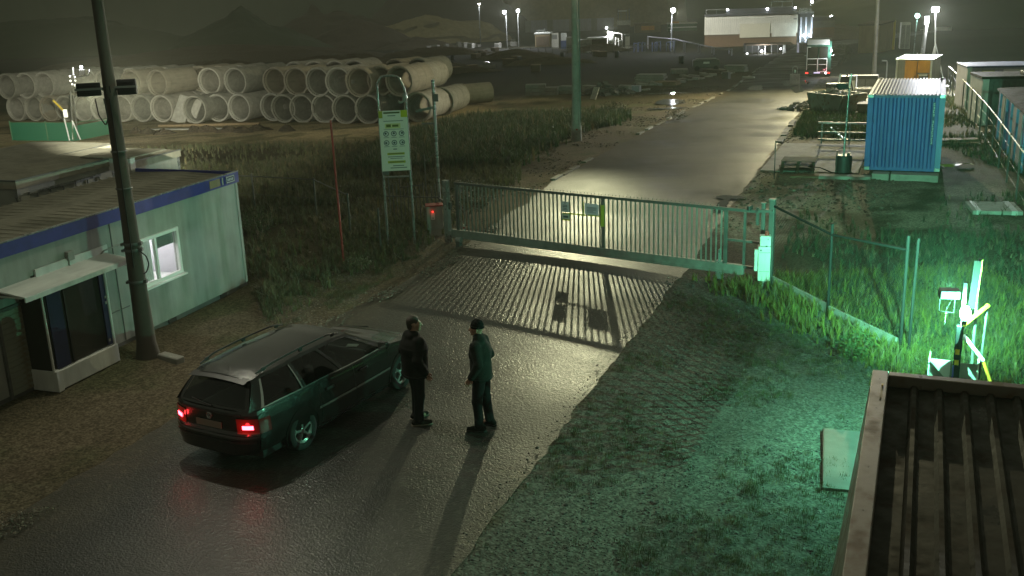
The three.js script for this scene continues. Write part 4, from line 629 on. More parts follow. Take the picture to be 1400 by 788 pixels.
  part(car, 'rear_bumper', [tail(0.30, 0.592, -1, 1, 0.004), grid(40, 3, (a, b) => { const u = lerp(-1, 1, a), hw = wMax(W1) * 0.985; return [u * hw, 0.592, Z(tailS(u, 0.59)) - b * 0.12]; })], m.car_paint);
  part(car, 'bumper_strip', tail(0.485, 0.52, -0.97, 0.97, 0.014), m.car_trim);
  part(car, 'tailgate_lip', tail(0.90, 0.93, -0.72, 0.72, 0.012), m.car_trim);
  part(car, 'number_plate', rb(0.50, 0.105, 0.012, -0.02, 0.665, Z(tailS(0, 0.7)) + 0.012, 0.004), M('plate_dull', [0.20, 0.18, 0.14], 0.6), 'blank dull number plate');
  const em = part(car, 'emblem', uvm(new THREE.TorusGeometry(0.047, 0.007, 8, 24)), m.chrome); em.position.set(0, 0.845, Z(tailS(0, 0.85)) + 0.012);
  const st = (a, b) => bar([...a, 0], [...b, 0], 0.006, 0.006, 5); part(em, 'emblem_strokes', [st([-0.026, 0.036], [0, 0.006]), st([0, 0.006], [0.026, 0.036]), st([-0.04, 0.012], [-0.02, -0.036]), st([-0.02, -0.036], [0, -0.004]), st([0, -0.004], [0.02, -0.036]), st([0.02, -0.036], [0.04, 0.012])], m.chrome);
  const noseS = (u) => LEN - 0.45 * Math.pow(Math.abs(u), 3), hood = (u, v) => { const s0 = 3.36, s = lerp(s0, noseS(u) - 0.02, v), hw = wMax(s) * 0.945; return [u * (v > 0.85 ? lerp(hw, wMax(W2) * 0.93, (v - 0.85) / 0.15) : hw), belt(s) + 0.045 * (1 - u * u) * (1 - 0.5 * v), Z(s)]; };
  part(car, 'bonnet', grid(30, 24, (a, b) => hood(lerp(-1, 1, a), b)), m.car_paint);
  part(car, 'front_bumper', grid(40, 12, (a, b) => { const u = lerp(1, -1, a), y = lerp(0.22, belt(noseS(u)) + 0.03 * (1 - u * u), b), hw = wMax(W2) * prof(clamp((y - 0.22) / 0.6, 0, 1)); return [u * hw, y, Z(noseS(u) - 0.05 * smooth(0.45, 0.75, y))]; }), m.car_paint);
  each(car, 'headlight', [-1, 1].map((sd) => rb(0.36, 0.15, 0.06, sd * 0.6, 0.6, Z(4.52), 0.03, -sd * 0.35)), m.car_glass);
  for (const [x, s] of [[-0.37, 2.35], [0.37, 2.35]]) { const se = part(car, 'seat', [rb(0.5, 0.14, 0.5, x, 0.46, Z(s + 0.25), 0.05), rb(0.48, 0.62, 0.14, x, 0.55, Z(s - 0.02), 0.06, 0, 0.18)], m.seat_cloth); part(se, 'headrest', rb(0.27, 0.19, 0.1, x, 1.17, Z(s - 0.15), 0.04), m.seat_cloth); }
  part(car, 'rear_seat', [rb(1.3, 0.14, 0.5, 0, 0.46, Z(1.72), 0.05), rb(1.3, 0.5, 0.14, 0, 0.55, Z(1.38), 0.06, 0, 0.2), rb(0.26, 0.16, 0.1, 0.4, 1.05, Z(1.28), 0.04), rb(0.26, 0.16, 0.1, -0.4, 1.05, Z(1.28), 0.04)], m.seat_cloth);
  part(car, 'dashboard', [rb(1.4, 0.26, 0.4, 0, 0.68, Z(3.2), 0.08), bx(0.9, 0.02, 0.9, 0, 0.86, Z(0.75))], m.car_trim); part(car, 'steering_wheel', place(uvm(new THREE.TorusGeometry(0.18, 0.016, 8, 24)), -0.37, 0.9, Z(2.92), 0, -0.35), m.car_trim); part(car, 'paper', bx(0.2, 0.004, 0.14, 0.3, 0.945, Z(3.12), 0.3), m.frame_white);
  part(car, 'underbody', bx(1.5, 0.28, 4.2, 0, 0.19, 0), m.black);
  part(car, 'body', bodyBits, m.car_paint);
  // greenhouse: belt line below, roof rail above; v runs from the rear of the side glass to the windscreen
  const roofY = scurve([[0.2, 1.385], [0.6, 1.44], [1.4, 1.468], [2.1, 1.462], [2.6, 1.43]]), loS = (v) => lerp(0.06, 3.40, v), upS = (v) => lerp(0.36, 2.56, v);
  const rail = (sd, v) => { const s = upS(v); return V(sd * (0.592 - 0.05 * smooth(0.9, 0.2, s)), roofY(s) - 0.055, Z(s)); }, beltP = (sd, v) => { const s = loS(v); return V(sd * Math.min(wMax(s) * 0.945, lerp(0.72, 0.84, smooth(0.06, 0.5, s))) * (v > 0.97 ? 0.985 : 1), belt(Math.max(s, 0.1)), Z(s)); };
  const ghP = (sd, v, t, inn = 0) => { const a = beltP(sd, v), b = rail(sd, v), p = a.lerp(b, t); p.x += sd * (0.018 * Math.sin(Math.PI * t) - inn); return p.toArray(); };
  const ghS = (sd, v0, v1, t0, t1, inn = 0, n = 14) => grid(n, 8, (u, w) => ghP(sd, lerp(v0, v1, sd > 0 ? u : 1 - u), lerp(t0, t1, w), inn));
  const frame = [];
  for (const sd of [1, -1]) {
    for (const [a, b] of [[0, 0.075], [0.325, 0.36], [0.615, 0.645], [0.945, 1]]) frame.push(ghS(sd, a, b, 0, 1, 0, 4));
    frame.push(ghS(sd, 0, 1, 0.9, 1, -0.002, 40), ghS(sd, 0, 1, 0, 0.05, -0.002, 40));
    const gs = [[0.075, 0.325, 'rear_quarter_window'], [0.36, 0.615, 'rear_door_window'], [0.645, 0.945, 'front_door_window']];
    for (const [a, b, nm] of gs) part(car, nm, ghS(sd, a, b, 0.05, 0.9, 0.012), m.car_glass);
    part(car, 'window_trim', [grid(50, 1, (u, w) => ghP(sd, lerp(0.06, 0.97, sd > 0 ? u : 1 - u), lerp(0.028, 0.062, w), -0.008)), ghS(sd, 0.062, 0.076, 0.05, 0.9, -0.006, 1), ghS(sd, 0.325, 0.333, 0.05, 0.88, -0.006, 1)], m.chrome);
    part(car, 'roof_rail', [pipe([0.05, 0.2, 0.5, 0.8, 0.93].map((v, i) => { const p = rail(sd, v); return [p.x - sd * 0.01, p.y + (i === 0 || i === 4 ? 0.045 : 0.085), p.z]; }), 0.015, 30, 6), ...[0.12, 0.5, 0.86].map((v) => { const p = rail(sd, v); return bx(0.025, 0.05, 0.07, p.x - sd * 0.01, p.y + 0.03, p.z); })], m.car_trim);
    const mp = sideP(sd, 3.12, 1, 0); const mi = part(car, 'wing_mirror', [rb(0.2, 0.14, 0.1, mp[0] + sd * 0.13, 0.98, mp[2], 0.035), bx(0.08, 0.04, 0.05, mp[0] + sd * 0.02, 0.97, mp[2])], m.car_paint); part(mi, 'mirror_glass', bx(0.16, 0.1, 0.004, mp[0] + sd * 0.13, 1.0, mp[2] + 0.051), m.chrome);
  }
  part(car, 'pillar', frame, m.car_paint);
  part(car, 'roof', grid(24, 34, (a, b) => { const u = lerp(1, -1, a), s = lerp(0.30, 2.58, b), hw = 0.60 - 0.05 * smooth(0.9, 0.2, s); return [u * hw, roofY(s) - 0.052 * Math.pow(Math.abs(u), 2.6), Z(s)]; }), m.car_paint);
  const rearG = (u, t, inn) => { const a = [u * 0.70, 0.965, Z(0.05 + 0.05 * u * u)], b = [u * 0.55, roofY(0.34) - 0.02 - 0.03 * u * u, Z(0.33 + 0.03 * u * u)]; return [lerp(a[0], b[0], t), lerp(a[1], b[1], t), lerp(a[2], b[2], t) + 0.02 * Math.sin(Math.PI * t) - inn]; };
  part(car, 'rear_window', grid(20, 10, (a, t) => rearG(lerp(-0.9, 0.9, a), lerp(0.08, 0.9, t), 0.006)), m.car_glass);
  part(car, 'tailgate_frame', [grid(4, 10, (a, t) => rearG(lerp(-1, -0.9, a), t, 0)), grid(4, 10, (a, t) => rearG(lerp(0.9, 1, a), t, 0)), grid(20, 2, (a, t) => rearG(lerp(-0.92, 0.92, a), t * 0.08, 0)), grid(20, 2, (a, t) => rearG(lerp(-0.92, 0.92, a), lerp(0.9, 1.02, t), 0))], m.car_paint);
  part(car, 'roof_spoiler', grid(20, 3, (a, b) => { const u = lerp(1, -1, a); return [u * 0.545, lerp(1.395, 1.36, b) - 0.03 * u * u, Z(lerp(0.34, 0.2, b))]; }), m.car_trim);
  part(car, 'rear_wiper', [bar([0.02, 0.985, Z(0.05) + 0.02], [-0.38, 1.05, Z(0.09) + 0.03], 0.009, 0.006, 5)], m.black);
  const ws = (u, t) => { const a = [u * 0.79, 0.955 + 0.03 * (1 - u * u), Z(3.42 - 0.12 * u * u)], b = [u * 0.575, roofY(2.56) - 0.01 - 0.04 * u * u, Z(2.58 - 0.05 * u * u)]; return [lerp(a[0], b[0], t), lerp(a[1], b[1], t) + 0.02 * Math.sin(Math.PI * t), lerp(a[2], b[2], t)]; };
  part(car, 'windscreen', grid(20, 10, (a, t) => ws(lerp(1, -1, a), t)), m.car_glass);
  part(car, 'aerial', bar([0, 1.45, Z(0.5)], [0, 1.66, Z(0.32)], 0.004, 0.003, 5), m.black);
  // tail lights wrapped round the corners
  for (const sd of [1, -1]) {
    const tl = part(car, 'tail_light', [tail(0.63, 0.86, sd > 0 ? 0.62 : -1, sd > 0 ? 1 : -0.62, 0.012), grid(6, 6, (u, v) => sideP(sd, lerp(0.15, 0.36, sd > 0 ? u : 1 - u), lerp(0.47, 0.82, v), 0.008))], m.lamp_red);
    part(tl, 'lamp_lit', tail(0.70, 0.76, sd > 0 ? 0.73 : -0.92, sd > 0 ? 0.92 : -0.73, 0.02), sd > 0 ? glow('tail_glow', [1, 0.06, 0.09], 14) : m.tail_glow);
    const p = V(sd * 0.68, 0.73, Z(0.02) + 0.09).applyAxisAngle(V(0, 1, 0), -28.8 * DEG).add(V(-3.42, 0.03, -16.15)); bulb(p.x, p.y, p.z, [1, 0.03, 0.035], LAMP.tail, 2, 'tail_lamp_light');
  }
  // wheels: tyre, five-spoke rim
  const tyreG = lathe([[0.205, -0.09], [0.25, -0.1], [0.30, -0.098], [0.315, -0.07], [0.316, 0.07], [0.30, 0.098], [0.25, 0.1], [0.205, 0.09]], 36).rotateZ(-Math.PI / 2);
  const rimG = [lathe([[0.165, 0.06], [0.195, 0.075], [0.21, 0.088], [0.212, 0.06], [0.2, -0.06]], 36).rotateZ(-Math.PI / 2), lathe([[0, 0.075], [0.045, 0.072], [0.055, 0.05]], 18).rotateZ(-Math.PI / 2)];
  for (let i = 0; i < 5; i++) { const a = (i / 5) * Math.PI * 2, c = Math.cos(a), s = Math.sin(a), n = 0.034; rimG.push(beam([0.062, c * 0.04 - s * 0, s * 0.04], [0.072, c * 0.19, s * 0.19], n, n)); rimG.push(beam([0.066, c * 0.15 - s * 0.0, s * 0.15], [0.074, Math.cos(a + 0.22) * 0.192, Math.sin(a + 0.22) * 0.192], 0.02, 0.02), beam([0.066, c * 0.15, s * 0.15], [0.074, Math.cos(a - 0.22) * 0.192, Math.sin(a - 0.22) * 0.192], 0.02, 0.02)); }
  const rimM = join(rimG), discG = place(uvm(new THREE.CylinderGeometry(0.15, 0.15, 0.02, 24)), 0.02, 0, 0, 0, 0, Math.PI / 2), backG = place(uvm(new THREE.CylinderGeometry(0.2, 0.2, 0.02, 24)), -0.03, 0, 0, 0, 0, Math.PI / 2);
  for (const sd of [1, -1]) for (const c of [RA, FA]) { const w = new THREE.Group(); w.name = 'wheel'; w.position.set(sd * 0.765, WR, Z(c)); if (sd < 0) w.rotation.y = Math.PI; w.rotation.x = c * 1.3; car.add(w); part(w, 'tyre', tyreG, m.tyre); part(w, 'rim', rimM, m.alloy); part(w, 'brake_disc', [discG.clone(), backG.clone()], m.galv_dark); }
}

// ---------------------------------------------------------------- people: one skinned surface each for body and clothes
function nets(bones, cell, k, cut) {             // surface nets over a smooth union of tapered capsules
  const lo = [1e9, 1e9, 1e9], hi = [-1e9, -1e9, -1e9];
  for (const b of bones) for (let i = 0; i < 3; i++) { lo[i] = Math.min(lo[i], b.a[i] - b.ra * 1.05, b.b[i] - b.rb * 1.05); hi[i] = Math.max(hi[i], b.a[i] + b.ra * 1.05, b.b[i] + b.rb * 1.05); }
  const n = lo.map((v, i) => Math.ceil((hi[i] - v + 6 * cell) / cell) + 1), o = lo.map((v) => v - 3 * cell), F = new Float32Array(n[0] * n[1] * n[2]).fill(1);
  for (const b of bones) {
    const sx = b.sx ?? 1, sz = b.sz ?? 1, r = Math.max(b.ra, b.rb) * Math.max(1, sx, sz) + k * 1.5 + cell * 2, ab = b.b.map((v, i) => v - b.a[i]), L2 = ab.reduce((s, v) => s + v * v, 0) || 1e-9;
    const i0 = [], i1 = []; for (let i = 0; i < 3; i++) { i0[i] = Math.max(0, Math.floor((Math.min(b.a[i], b.b[i]) - r - o[i]) / cell)); i1[i] = Math.min(n[i] - 1, Math.ceil((Math.max(b.a[i], b.b[i]) + r - o[i]) / cell)); }
    for (let z = i0[2]; z <= i1[2]; z++) for (let y = i0[1]; y <= i1[1]; y++) for (let x = i0[0]; x <= i1[0]; x++) {
      const px = o[0] + x * cell - b.a[0], py = o[1] + y * cell - b.a[1], pz = o[2] + z * cell - b.a[2], t = clamp((px * ab[0] + py * ab[1] + pz * ab[2]) / L2, 0, 1), dx = (px - ab[0] * t) / sx, dy = py - ab[1] * t, dz = (pz - ab[2] * t) / sz;
      const d = Math.sqrt(dx * dx + dy * dy + dz * dz) - lerp(b.ra, b.rb, t), q = x + n[0] * (y + n[1] * z), c = F[q], h = Math.max(k - Math.abs(c - d), 0) / k; F[q] = Math.min(c, d) - h * h * k * 0.25;
    }
  }
  if (cut) for (let z = 0; z < n[2]; z++) for (let y = 0; y < n[1]; y++) for (let x = 0; x < n[0]; x++) { const q = x + n[0] * (y + n[1] * z); F[q] = Math.max(F[q], cut(o[0] + x * cell, o[1] + y * cell, o[2] + z * cell)); }
  const id = new Int32Array(F.length).fill(-1), P = [], I = [], at = (x, y, z) => x + n[0] * (y + n[1] * z);
  for (let z = 0; z < n[2] - 1; z++) for (let y = 0; y < n[1] - 1; y++) for (let x = 0; x < n[0] - 1; x++) {
    let cx = 0, cy = 0, cz = 0, c = 0; const f = (i) => F[at(x + (i & 1), y + ((i >> 1) & 1), z + (i >> 2))];
    for (let e = 0; e < 12; e++) { const ax = e >> 2, r = e & 3, i = ax === 0 ? (r << 1) : ax === 1 ? ((r & 1) | ((r & 2) << 1)) : r, j = i | (1 << ax), a = f(i), b = f(j); if (a < 0 !== b < 0) { const t = a / (a - b); cx += (i & 1) + (ax === 0 ? t : 0); cy += ((i >> 1) & 1) + (ax === 1 ? t : 0); cz += (i >> 2) + (ax === 2 ? t : 0); c++; } }
    if (c) { id[at(x, y, z)] = P.length / 3; P.push(o[0] + (x + cx / c) * cell, o[1] + (y + cy / c) * cell, o[2] + (z + cz / c) * cell); }
  }
  const st = [1, n[0], n[0] * n[1]];
  for (let z = 1; z < n[2] - 1; z++) for (let y = 1; y < n[1] - 1; y++) for (let x = 1; x < n[0] - 1; x++) { const q = at(x, y, z); for (let ax = 0; ax < 3; ax++) { const a = F[q], b = F[q + st[ax]]; if (a < 0 === b < 0) continue; const u = st[(ax + 1) % 3], v = st[(ax + 2) % 3], i0 = id[q], i1 = id[q - u], i2 = id[q - u - v], i3 = id[q - v]; if (a < 0) I.push(i0, i1, i2, i0, i2, i3); else I.push(i0, i2, i1, i0, i3, i2); } }
  const g = new THREE.BufferGeometry(); g.setAttribute('position', new THREE.Float32BufferAttribute(P, 3)); g.setIndex(I); g.computeVertexNormals(); return uvm(g);
}
const bone = (a, b, ra, rb, sx, sz) => ({ a, b, ra, rb, sx, sz });
M('skin', [0.36, 0.21, 0.145], 0.6); M('skin_dark', [0.09, 0.03, 0.025], 0.6); M('eye', [0.02, 0.016, 0.014], 0.25);
// o: pose {hip sway, feet, wrists, elbows, head turn}; facing -z
function person(label, x, z, heading, o) {
  const p = thing('person', label, 'person', x, z, heading, null, 0.04), S = o.scale ?? 1; p.scale.set(S * (o.wide ?? 1), S, S * (o.wide ?? 1));
  const [lf, rf] = o.feet, hipL = [-0.095 + o.sway, 0.93, 0], hipR = [0.095 + o.sway, 0.93, 0], kL = [lerp(hipL[0], lf[0], 0.52), 0.5, lerp(0, lf[1], 0.5) - 0.035], kR = [lerp(hipR[0], rf[0], 0.52), 0.5, lerp(0, rf[1], 0.5) - 0.02], aL = [lf[0], 0.09, lf[1]], aR = [rf[0], 0.09, rf[1]];
  const pel = [o.sway, 0.98, 0], ch = [o.sway * 0.5 + o.lean[0] * 0.6, 1.3, o.lean[1] * 0.6 + 0.005], sh = [o.lean[0], 1.46, o.lean[1]], nk = [o.lean[0], 1.53, o.lean[1] - 0.01], hd = [o.lean[0] + o.head[0], 1.675, o.lean[1] + o.head[1]];
  const sL = [sh[0] - 0.185, 1.435, sh[2]], sR = [sh[0] + 0.185, 1.435, sh[2]], { eL, eR, wL, wR } = o, T = o.turn * DEG, ct = Math.cos(T), sn = Math.sin(T);
  const H = (dx, dy, dz) => [hd[0] + dx * ct + dz * sn, hd[1] + dy, hd[2] - dx * sn + dz * ct];            // a place in the head's own frame, -z is the face
  const bodyG = nets([bone(pel, ch, 0.115, 0.12, 1.25, 0.85), bone(ch, sh, 0.12, 0.085, 1.3, 0.8), bone(sL, sR, 0.06, 0.06), bone(nk, [nk[0], 1.6, nk[2] - 0.01], 0.055, 0.052), bone(sL, eL, 0.05, 0.04), bone(eL, wL, 0.04, 0.027), bone(sR, eR, 0.05, 0.04), bone(eR, wR, 0.04, 0.027), bone(hipL, kL, 0.082, 0.055), bone(kL, aL, 0.055, 0.038), bone(hipR, kR, 0.082, 0.055), bone(kR, aR, 0.055, 0.038), bone(aL, [aL[0], 0.04, aL[2] - 0.12], 0.038, 0.03), bone(aR, [aR[0], 0.04, aR[2] - 0.12], 0.038, 0.03)], 0.013, 0.05);
  const headG = nets([bone(H(0, 0.03, 0.012), H(0, 0.012, 0.0), 0.094, 0.088, 0.86, 1.02), bone(H(0, -0.02, -0.03), H(0, -0.075, -0.045), 0.066, 0.044), bone(H(0, 0.0, -0.095), H(0, -0.028, -0.112), 0.011, 0.016), bone(H(-0.028, 0.02, -0.083), H(0.028, 0.02, -0.083), 0.013, 0.013), bone(H(-0.02, -0.055, -0.085), H(0.02, -0.055, -0.085), 0.011, 0.011), bone(H(0, -0.095, -0.06), H(0, -0.1, -0.075), 0.022, 0.018), bone(H(-0.082, 0.005, 0.015), H(-0.088, -0.035, 0.01), 0.013, 0.009), bone(H(0.082, 0.005, 0.015), H(0.088, -0.035, 0.01), 0.013, 0.009), bone([nk[0], 1.54, nk[2]], H(0, -0.06, 0.015), 0.055, 0.056)], 0.005, 0.02);
  const hand = (w, e, sd) => { const d = V(w[0] - e[0], w[1] - e[1], w[2] - e[2]).normalize(), a = V(sd, 0.2, 0.2).cross(d).normalize(), nrm = d.clone().cross(a), P = (f, s, n) => V(...w).addScaledVector(d, f).addScaledVector(a, s).addScaledVector(nrm, n).toArray(), b = [bone(w, P(0.045, 0, 0), 0.026, 0.028, 1, 1), bone(P(0.05, -0.026, 0), P(0.085, -0.028, 0), 0.014, 0.011), bone(P(0.05, 0.022, 0), P(0.085, 0.024, 0), 0.014, 0.012)];
    [[-0.03, 0.062], [-0.0105, 0.078], [0.0095, 0.083], [0.029, 0.074]].forEach(([s, l]) => b.push(bone(P(0.085, s, 0), P(0.085 + l * 0.5, s * 1.06, 0.012), 0.0095, 0.0085), bone(P(0.085 + l * 0.5, s * 1.06, 0.012), P(0.085 + l * 0.85, s * 1.06, 0.036), 0.0085, 0.007)));
    b.push(bone(P(0.025, 0.028, 0.008), P(0.055, 0.052, 0.02), 0.012, 0.0105), bone(P(0.055, 0.052, 0.02), P(0.082, 0.05, 0.034), 0.0105, 0.008)); return nets(b, 0.0042, 0.008); };
  const body = part(p, 'body', [bodyG, headG, hand(wL, eL, -1), hand(wR, eR, 1)], m.skin);
  part(body, 'eye', [-1, 1].map((s) => new THREE.SphereGeometry(0.011, 10, 8).translate(...H(s * 0.031, 0.006, -0.08))).map(uvm), m.eye); part(body, 'mouth', bar(H(-0.022, -0.056, -0.0945), H(0.022, -0.056, -0.0945), 0.0035, 0.0035, 5), m.skin_dark);
  // clothes follow the body
  const hemY = o.hem, J = o.loose;
  const jk = [bone([pel[0], hemY + 0.05, 0.005], [pel[0], 1.08, 0.0], 0.148 + J, 0.142 + J, 1.22, 0.88), bone([pel[0], 1.05, 0], ch, 0.142 + J, 0.158 + J, 1.22, 0.86), bone(ch, [sh[0], 1.40, sh[2]], 0.158 + J, 0.118, 1.24, 0.86), bone(sL, sR, 0.078, 0.078), bone(sL, eL, 0.08, 0.066), bone(eL, wL, 0.066, 0.05), bone(sR, eR, 0.08, 0.066), bone(eR, wR, 0.066, 0.05), bone([nk[0] - 0.03, 1.5, nk[2] + 0.02], [nk[0] + 0.03, 1.5, nk[2] + 0.02], 0.085, 0.085)];
  for (let i = 0; i < 7; i++) { const r2 = rng(o.seed + i), yy = 0.95 + 0.5 * r2(), an = r2() * 6.28; jk.push(bone([pel[0] + Math.cos(an) * 0.15, yy, Math.sin(an) * 0.11], [pel[0] + Math.cos(an + 0.7) * 0.155, yy + 0.09 * (r2() - 0.5), Math.sin(an + 0.7) * 0.115], 0.03, 0.026)); }   // folds
  if (o.hood) jk.push(bone([nk[0] - 0.07, 1.5, nk[2] + 0.075], [nk[0] + 0.07, 1.5, nk[2] + 0.075], 0.055, 0.055), bone([nk[0], 1.46, nk[2] + 0.09], [nk[0], 1.38, nk[2] + 0.1], 0.055, 0.03));
  if (o.collar) jk.push(bone([nk[0] - 0.035, 1.545, nk[2]], [nk[0] + 0.035, 1.545, nk[2]], 0.068, 0.068));
  const jacket = part(p, 'jacket', nets(jk, 0.011, 0.035, (x, y) => hemY - y), o.jacketMat);
  part(jacket, 'hem_band', nets([bone([pel[0] - 0.03, hemY + 0.03, 0.005], [pel[0] + 0.03, hemY + 0.03, 0.005], 0.15 + J, 0.15 + J, 1.1, 0.9)], 0.012, 0.02, (x, y) => Math.max(hemY + 0.008 - y, y - hemY - 0.05)), o.trimMat);
  part(jacket, 'cuff', [bar(wL, V(...wL).lerp(V(...eL), 0.14).toArray(), 0.052, 0.056, 14), bar(wR, V(...wR).lerp(V(...eR), 0.14).toArray(), 0.052, 0.056, 14)], o.trimMat);
  const tr = [bone([pel[0] - 0.04, 0.97, 0.005], [pel[0] + 0.04, 0.97, 0.005], 0.128, 0.128, 1, 0.9), bone(hipL, kL, 0.108, 0.078), bone(kL, [aL[0], 0.1, aL[2]], 0.078, 0.066), bone(hipR, kR, 0.108, 0.078), bone(kR, [aR[0], 0.1, aR[2]], 0.078, 0.066)];
  for (const [k2, a] of [[kL, aL], [kR, aR]]) for (const q of [0.75, 0.86, 0.95]) { const c = k2.map((v, i) => lerp(v, a[i], q)); tr.push(bone([c[0] - 0.05, c[1], c[2] - 0.02], [c[0] + 0.05, c[1] + 0.02, c[2] - 0.03], 0.032, 0.03)); }
  part(p, 'trousers', nets(tr, 0.011, 0.03, (x, y) => 0.055 - y), o.trouserMat);
  for (const [a, dy] of [[aL, o.toe[0]], [aR, o.toe[1]]]) { const c = Math.cos(dy * DEG), s = Math.sin(dy * DEG), Q = (x, y, z) => [a[0] + x * c + z * s, y, a[2] - x * s + z * c];
    const shoe = part(p, 'shoe', nets([bone(Q(0, 0.055, 0.06), Q(0, 0.05, -0.06), 0.046, 0.046, 1, 1), bone(Q(0, 0.05, -0.06), Q(0, 0.04, -0.17), 0.047, 0.036), bone(Q(0, 0.09, 0.03), Q(0, 0.11, 0.02), 0.048, 0.05)], 0.008, 0.02, (x, y) => 0.018 - y), o.shoeMat);
    part(shoe, 'sole', nets([bone(Q(0, 0.012, 0.065), Q(0, 0.012, -0.17), 0.049, 0.042)], 0.008, 0.01, (x, y) => Math.max(-y, y - 0.024)), o.soleMat); }
  if (o.hair) part(p, 'hair', nets([bone(H(0, 0.055, 0.02), H(0, 0.045, 0.01), 0.091, 0.089, 0.9, 1.04), bone(H(0, 0.0, 0.055), H(0, -0.04, 0.06), 0.072, 0.055, 1, 0.8)], 0.006, 0.02, (x, y, z) => { const fx = (x - hd[0]) * ct - (z - hd[2]) * sn, fz = (x - hd[0]) * sn + (z - hd[2]) * ct; return -(y - hd[1] + fz * 1.5 + 0.02) * 0.5; }), o.hair);
  if (o.beanie) part(p, 'beanie', [nets([bone(H(0, 0.06, 0.016), H(0, 0.025, 0.01), 0.098, 0.1, 0.9, 1.04)], 0.006, 0.02, (x, y) => hd[1] + 0.022 - y), nets([bone(H(0, 0.036, 0.012), H(0, 0.03, 0.012), 0.104, 0.104, 0.9, 1.04)], 0.006, 0.01, (x, y) => Math.max(hd[1] + 0.012 - y, y - hd[1] - 0.055))], o.beanie);
  return p;
}
const cloth = (n, c) => M(n, c, 0.9, 0, { specularIntensity: 0.25, bumpMap: T.fine, bumpScale: 0.002, map: T.grime });
person('person in a black jacket and dark trousers standing at the car, with pale-soled shoes', -1.61, -15.5, 62, {
  seed: 5, sway: 0.01, lean: [0.0, -0.01], head: [0, -0.02], turn: -12, feet: [[-0.12, -0.03], [0.13, 0.05]], toe: [10, -18], eL: [-0.27, 1.17, 0.06], eR: [0.275, 1.16, 0.07], wide: 1.1, wL: [-0.235, 0.93, -0.07], wR: [0.245, 0.92, -0.06], hem: 0.82, loose: 0.06, hood: true,
  jacketMat: cloth('jacket_black', [0.014, 0.013, 0.012]), trimMat: cloth('trim_black', [0.012, 0.012, 0.012]), trouserMat: cloth('denim_dark', [0.016, 0.018, 0.021]), shoeMat: cloth('shoe_dark', [0.022, 0.02, 0.018]), soleMat: M('sole_pale', [0.15, 0.125, 0.09], 0.7), hair: M('hair_brown', [0.032, 0.022, 0.014], 0.7, 0, { bumpMap: T.fine, bumpScale: 0.004 }),
});
person('person in a grey-green jacket and dark cap facing the car, hands held in front', -0.53, -15.15, -72, {
  seed: 9, sway: -0.01, lean: [0.01, -0.02], head: [0, -0.03], turn: 8, feet: [[-0.14, -0.02], [0.13, 0.06]], toe: [8, -12], eL: [-0.26, 1.18, 0.05], eR: [0.265, 1.17, 0.05], wide: 1.04, wL: [-0.225, 0.94, -0.09], wR: [0.235, 0.93, -0.07], hem: 0.86, loose: 0.03, collar: true,
  jacketMat: cloth('jacket_green', [0.022, 0.025, 0.022]), trimMat: cloth('trim_dark', [0.02, 0.025, 0.023]), trouserMat: cloth('trousers_dark', [0.015, 0.015, 0.016]), shoeMat: cloth('boot_dark', [0.014, 0.013, 0.012]), soleMat: m.black, beanie: cloth('beanie_black', [0.012, 0.012, 0.012]),
});

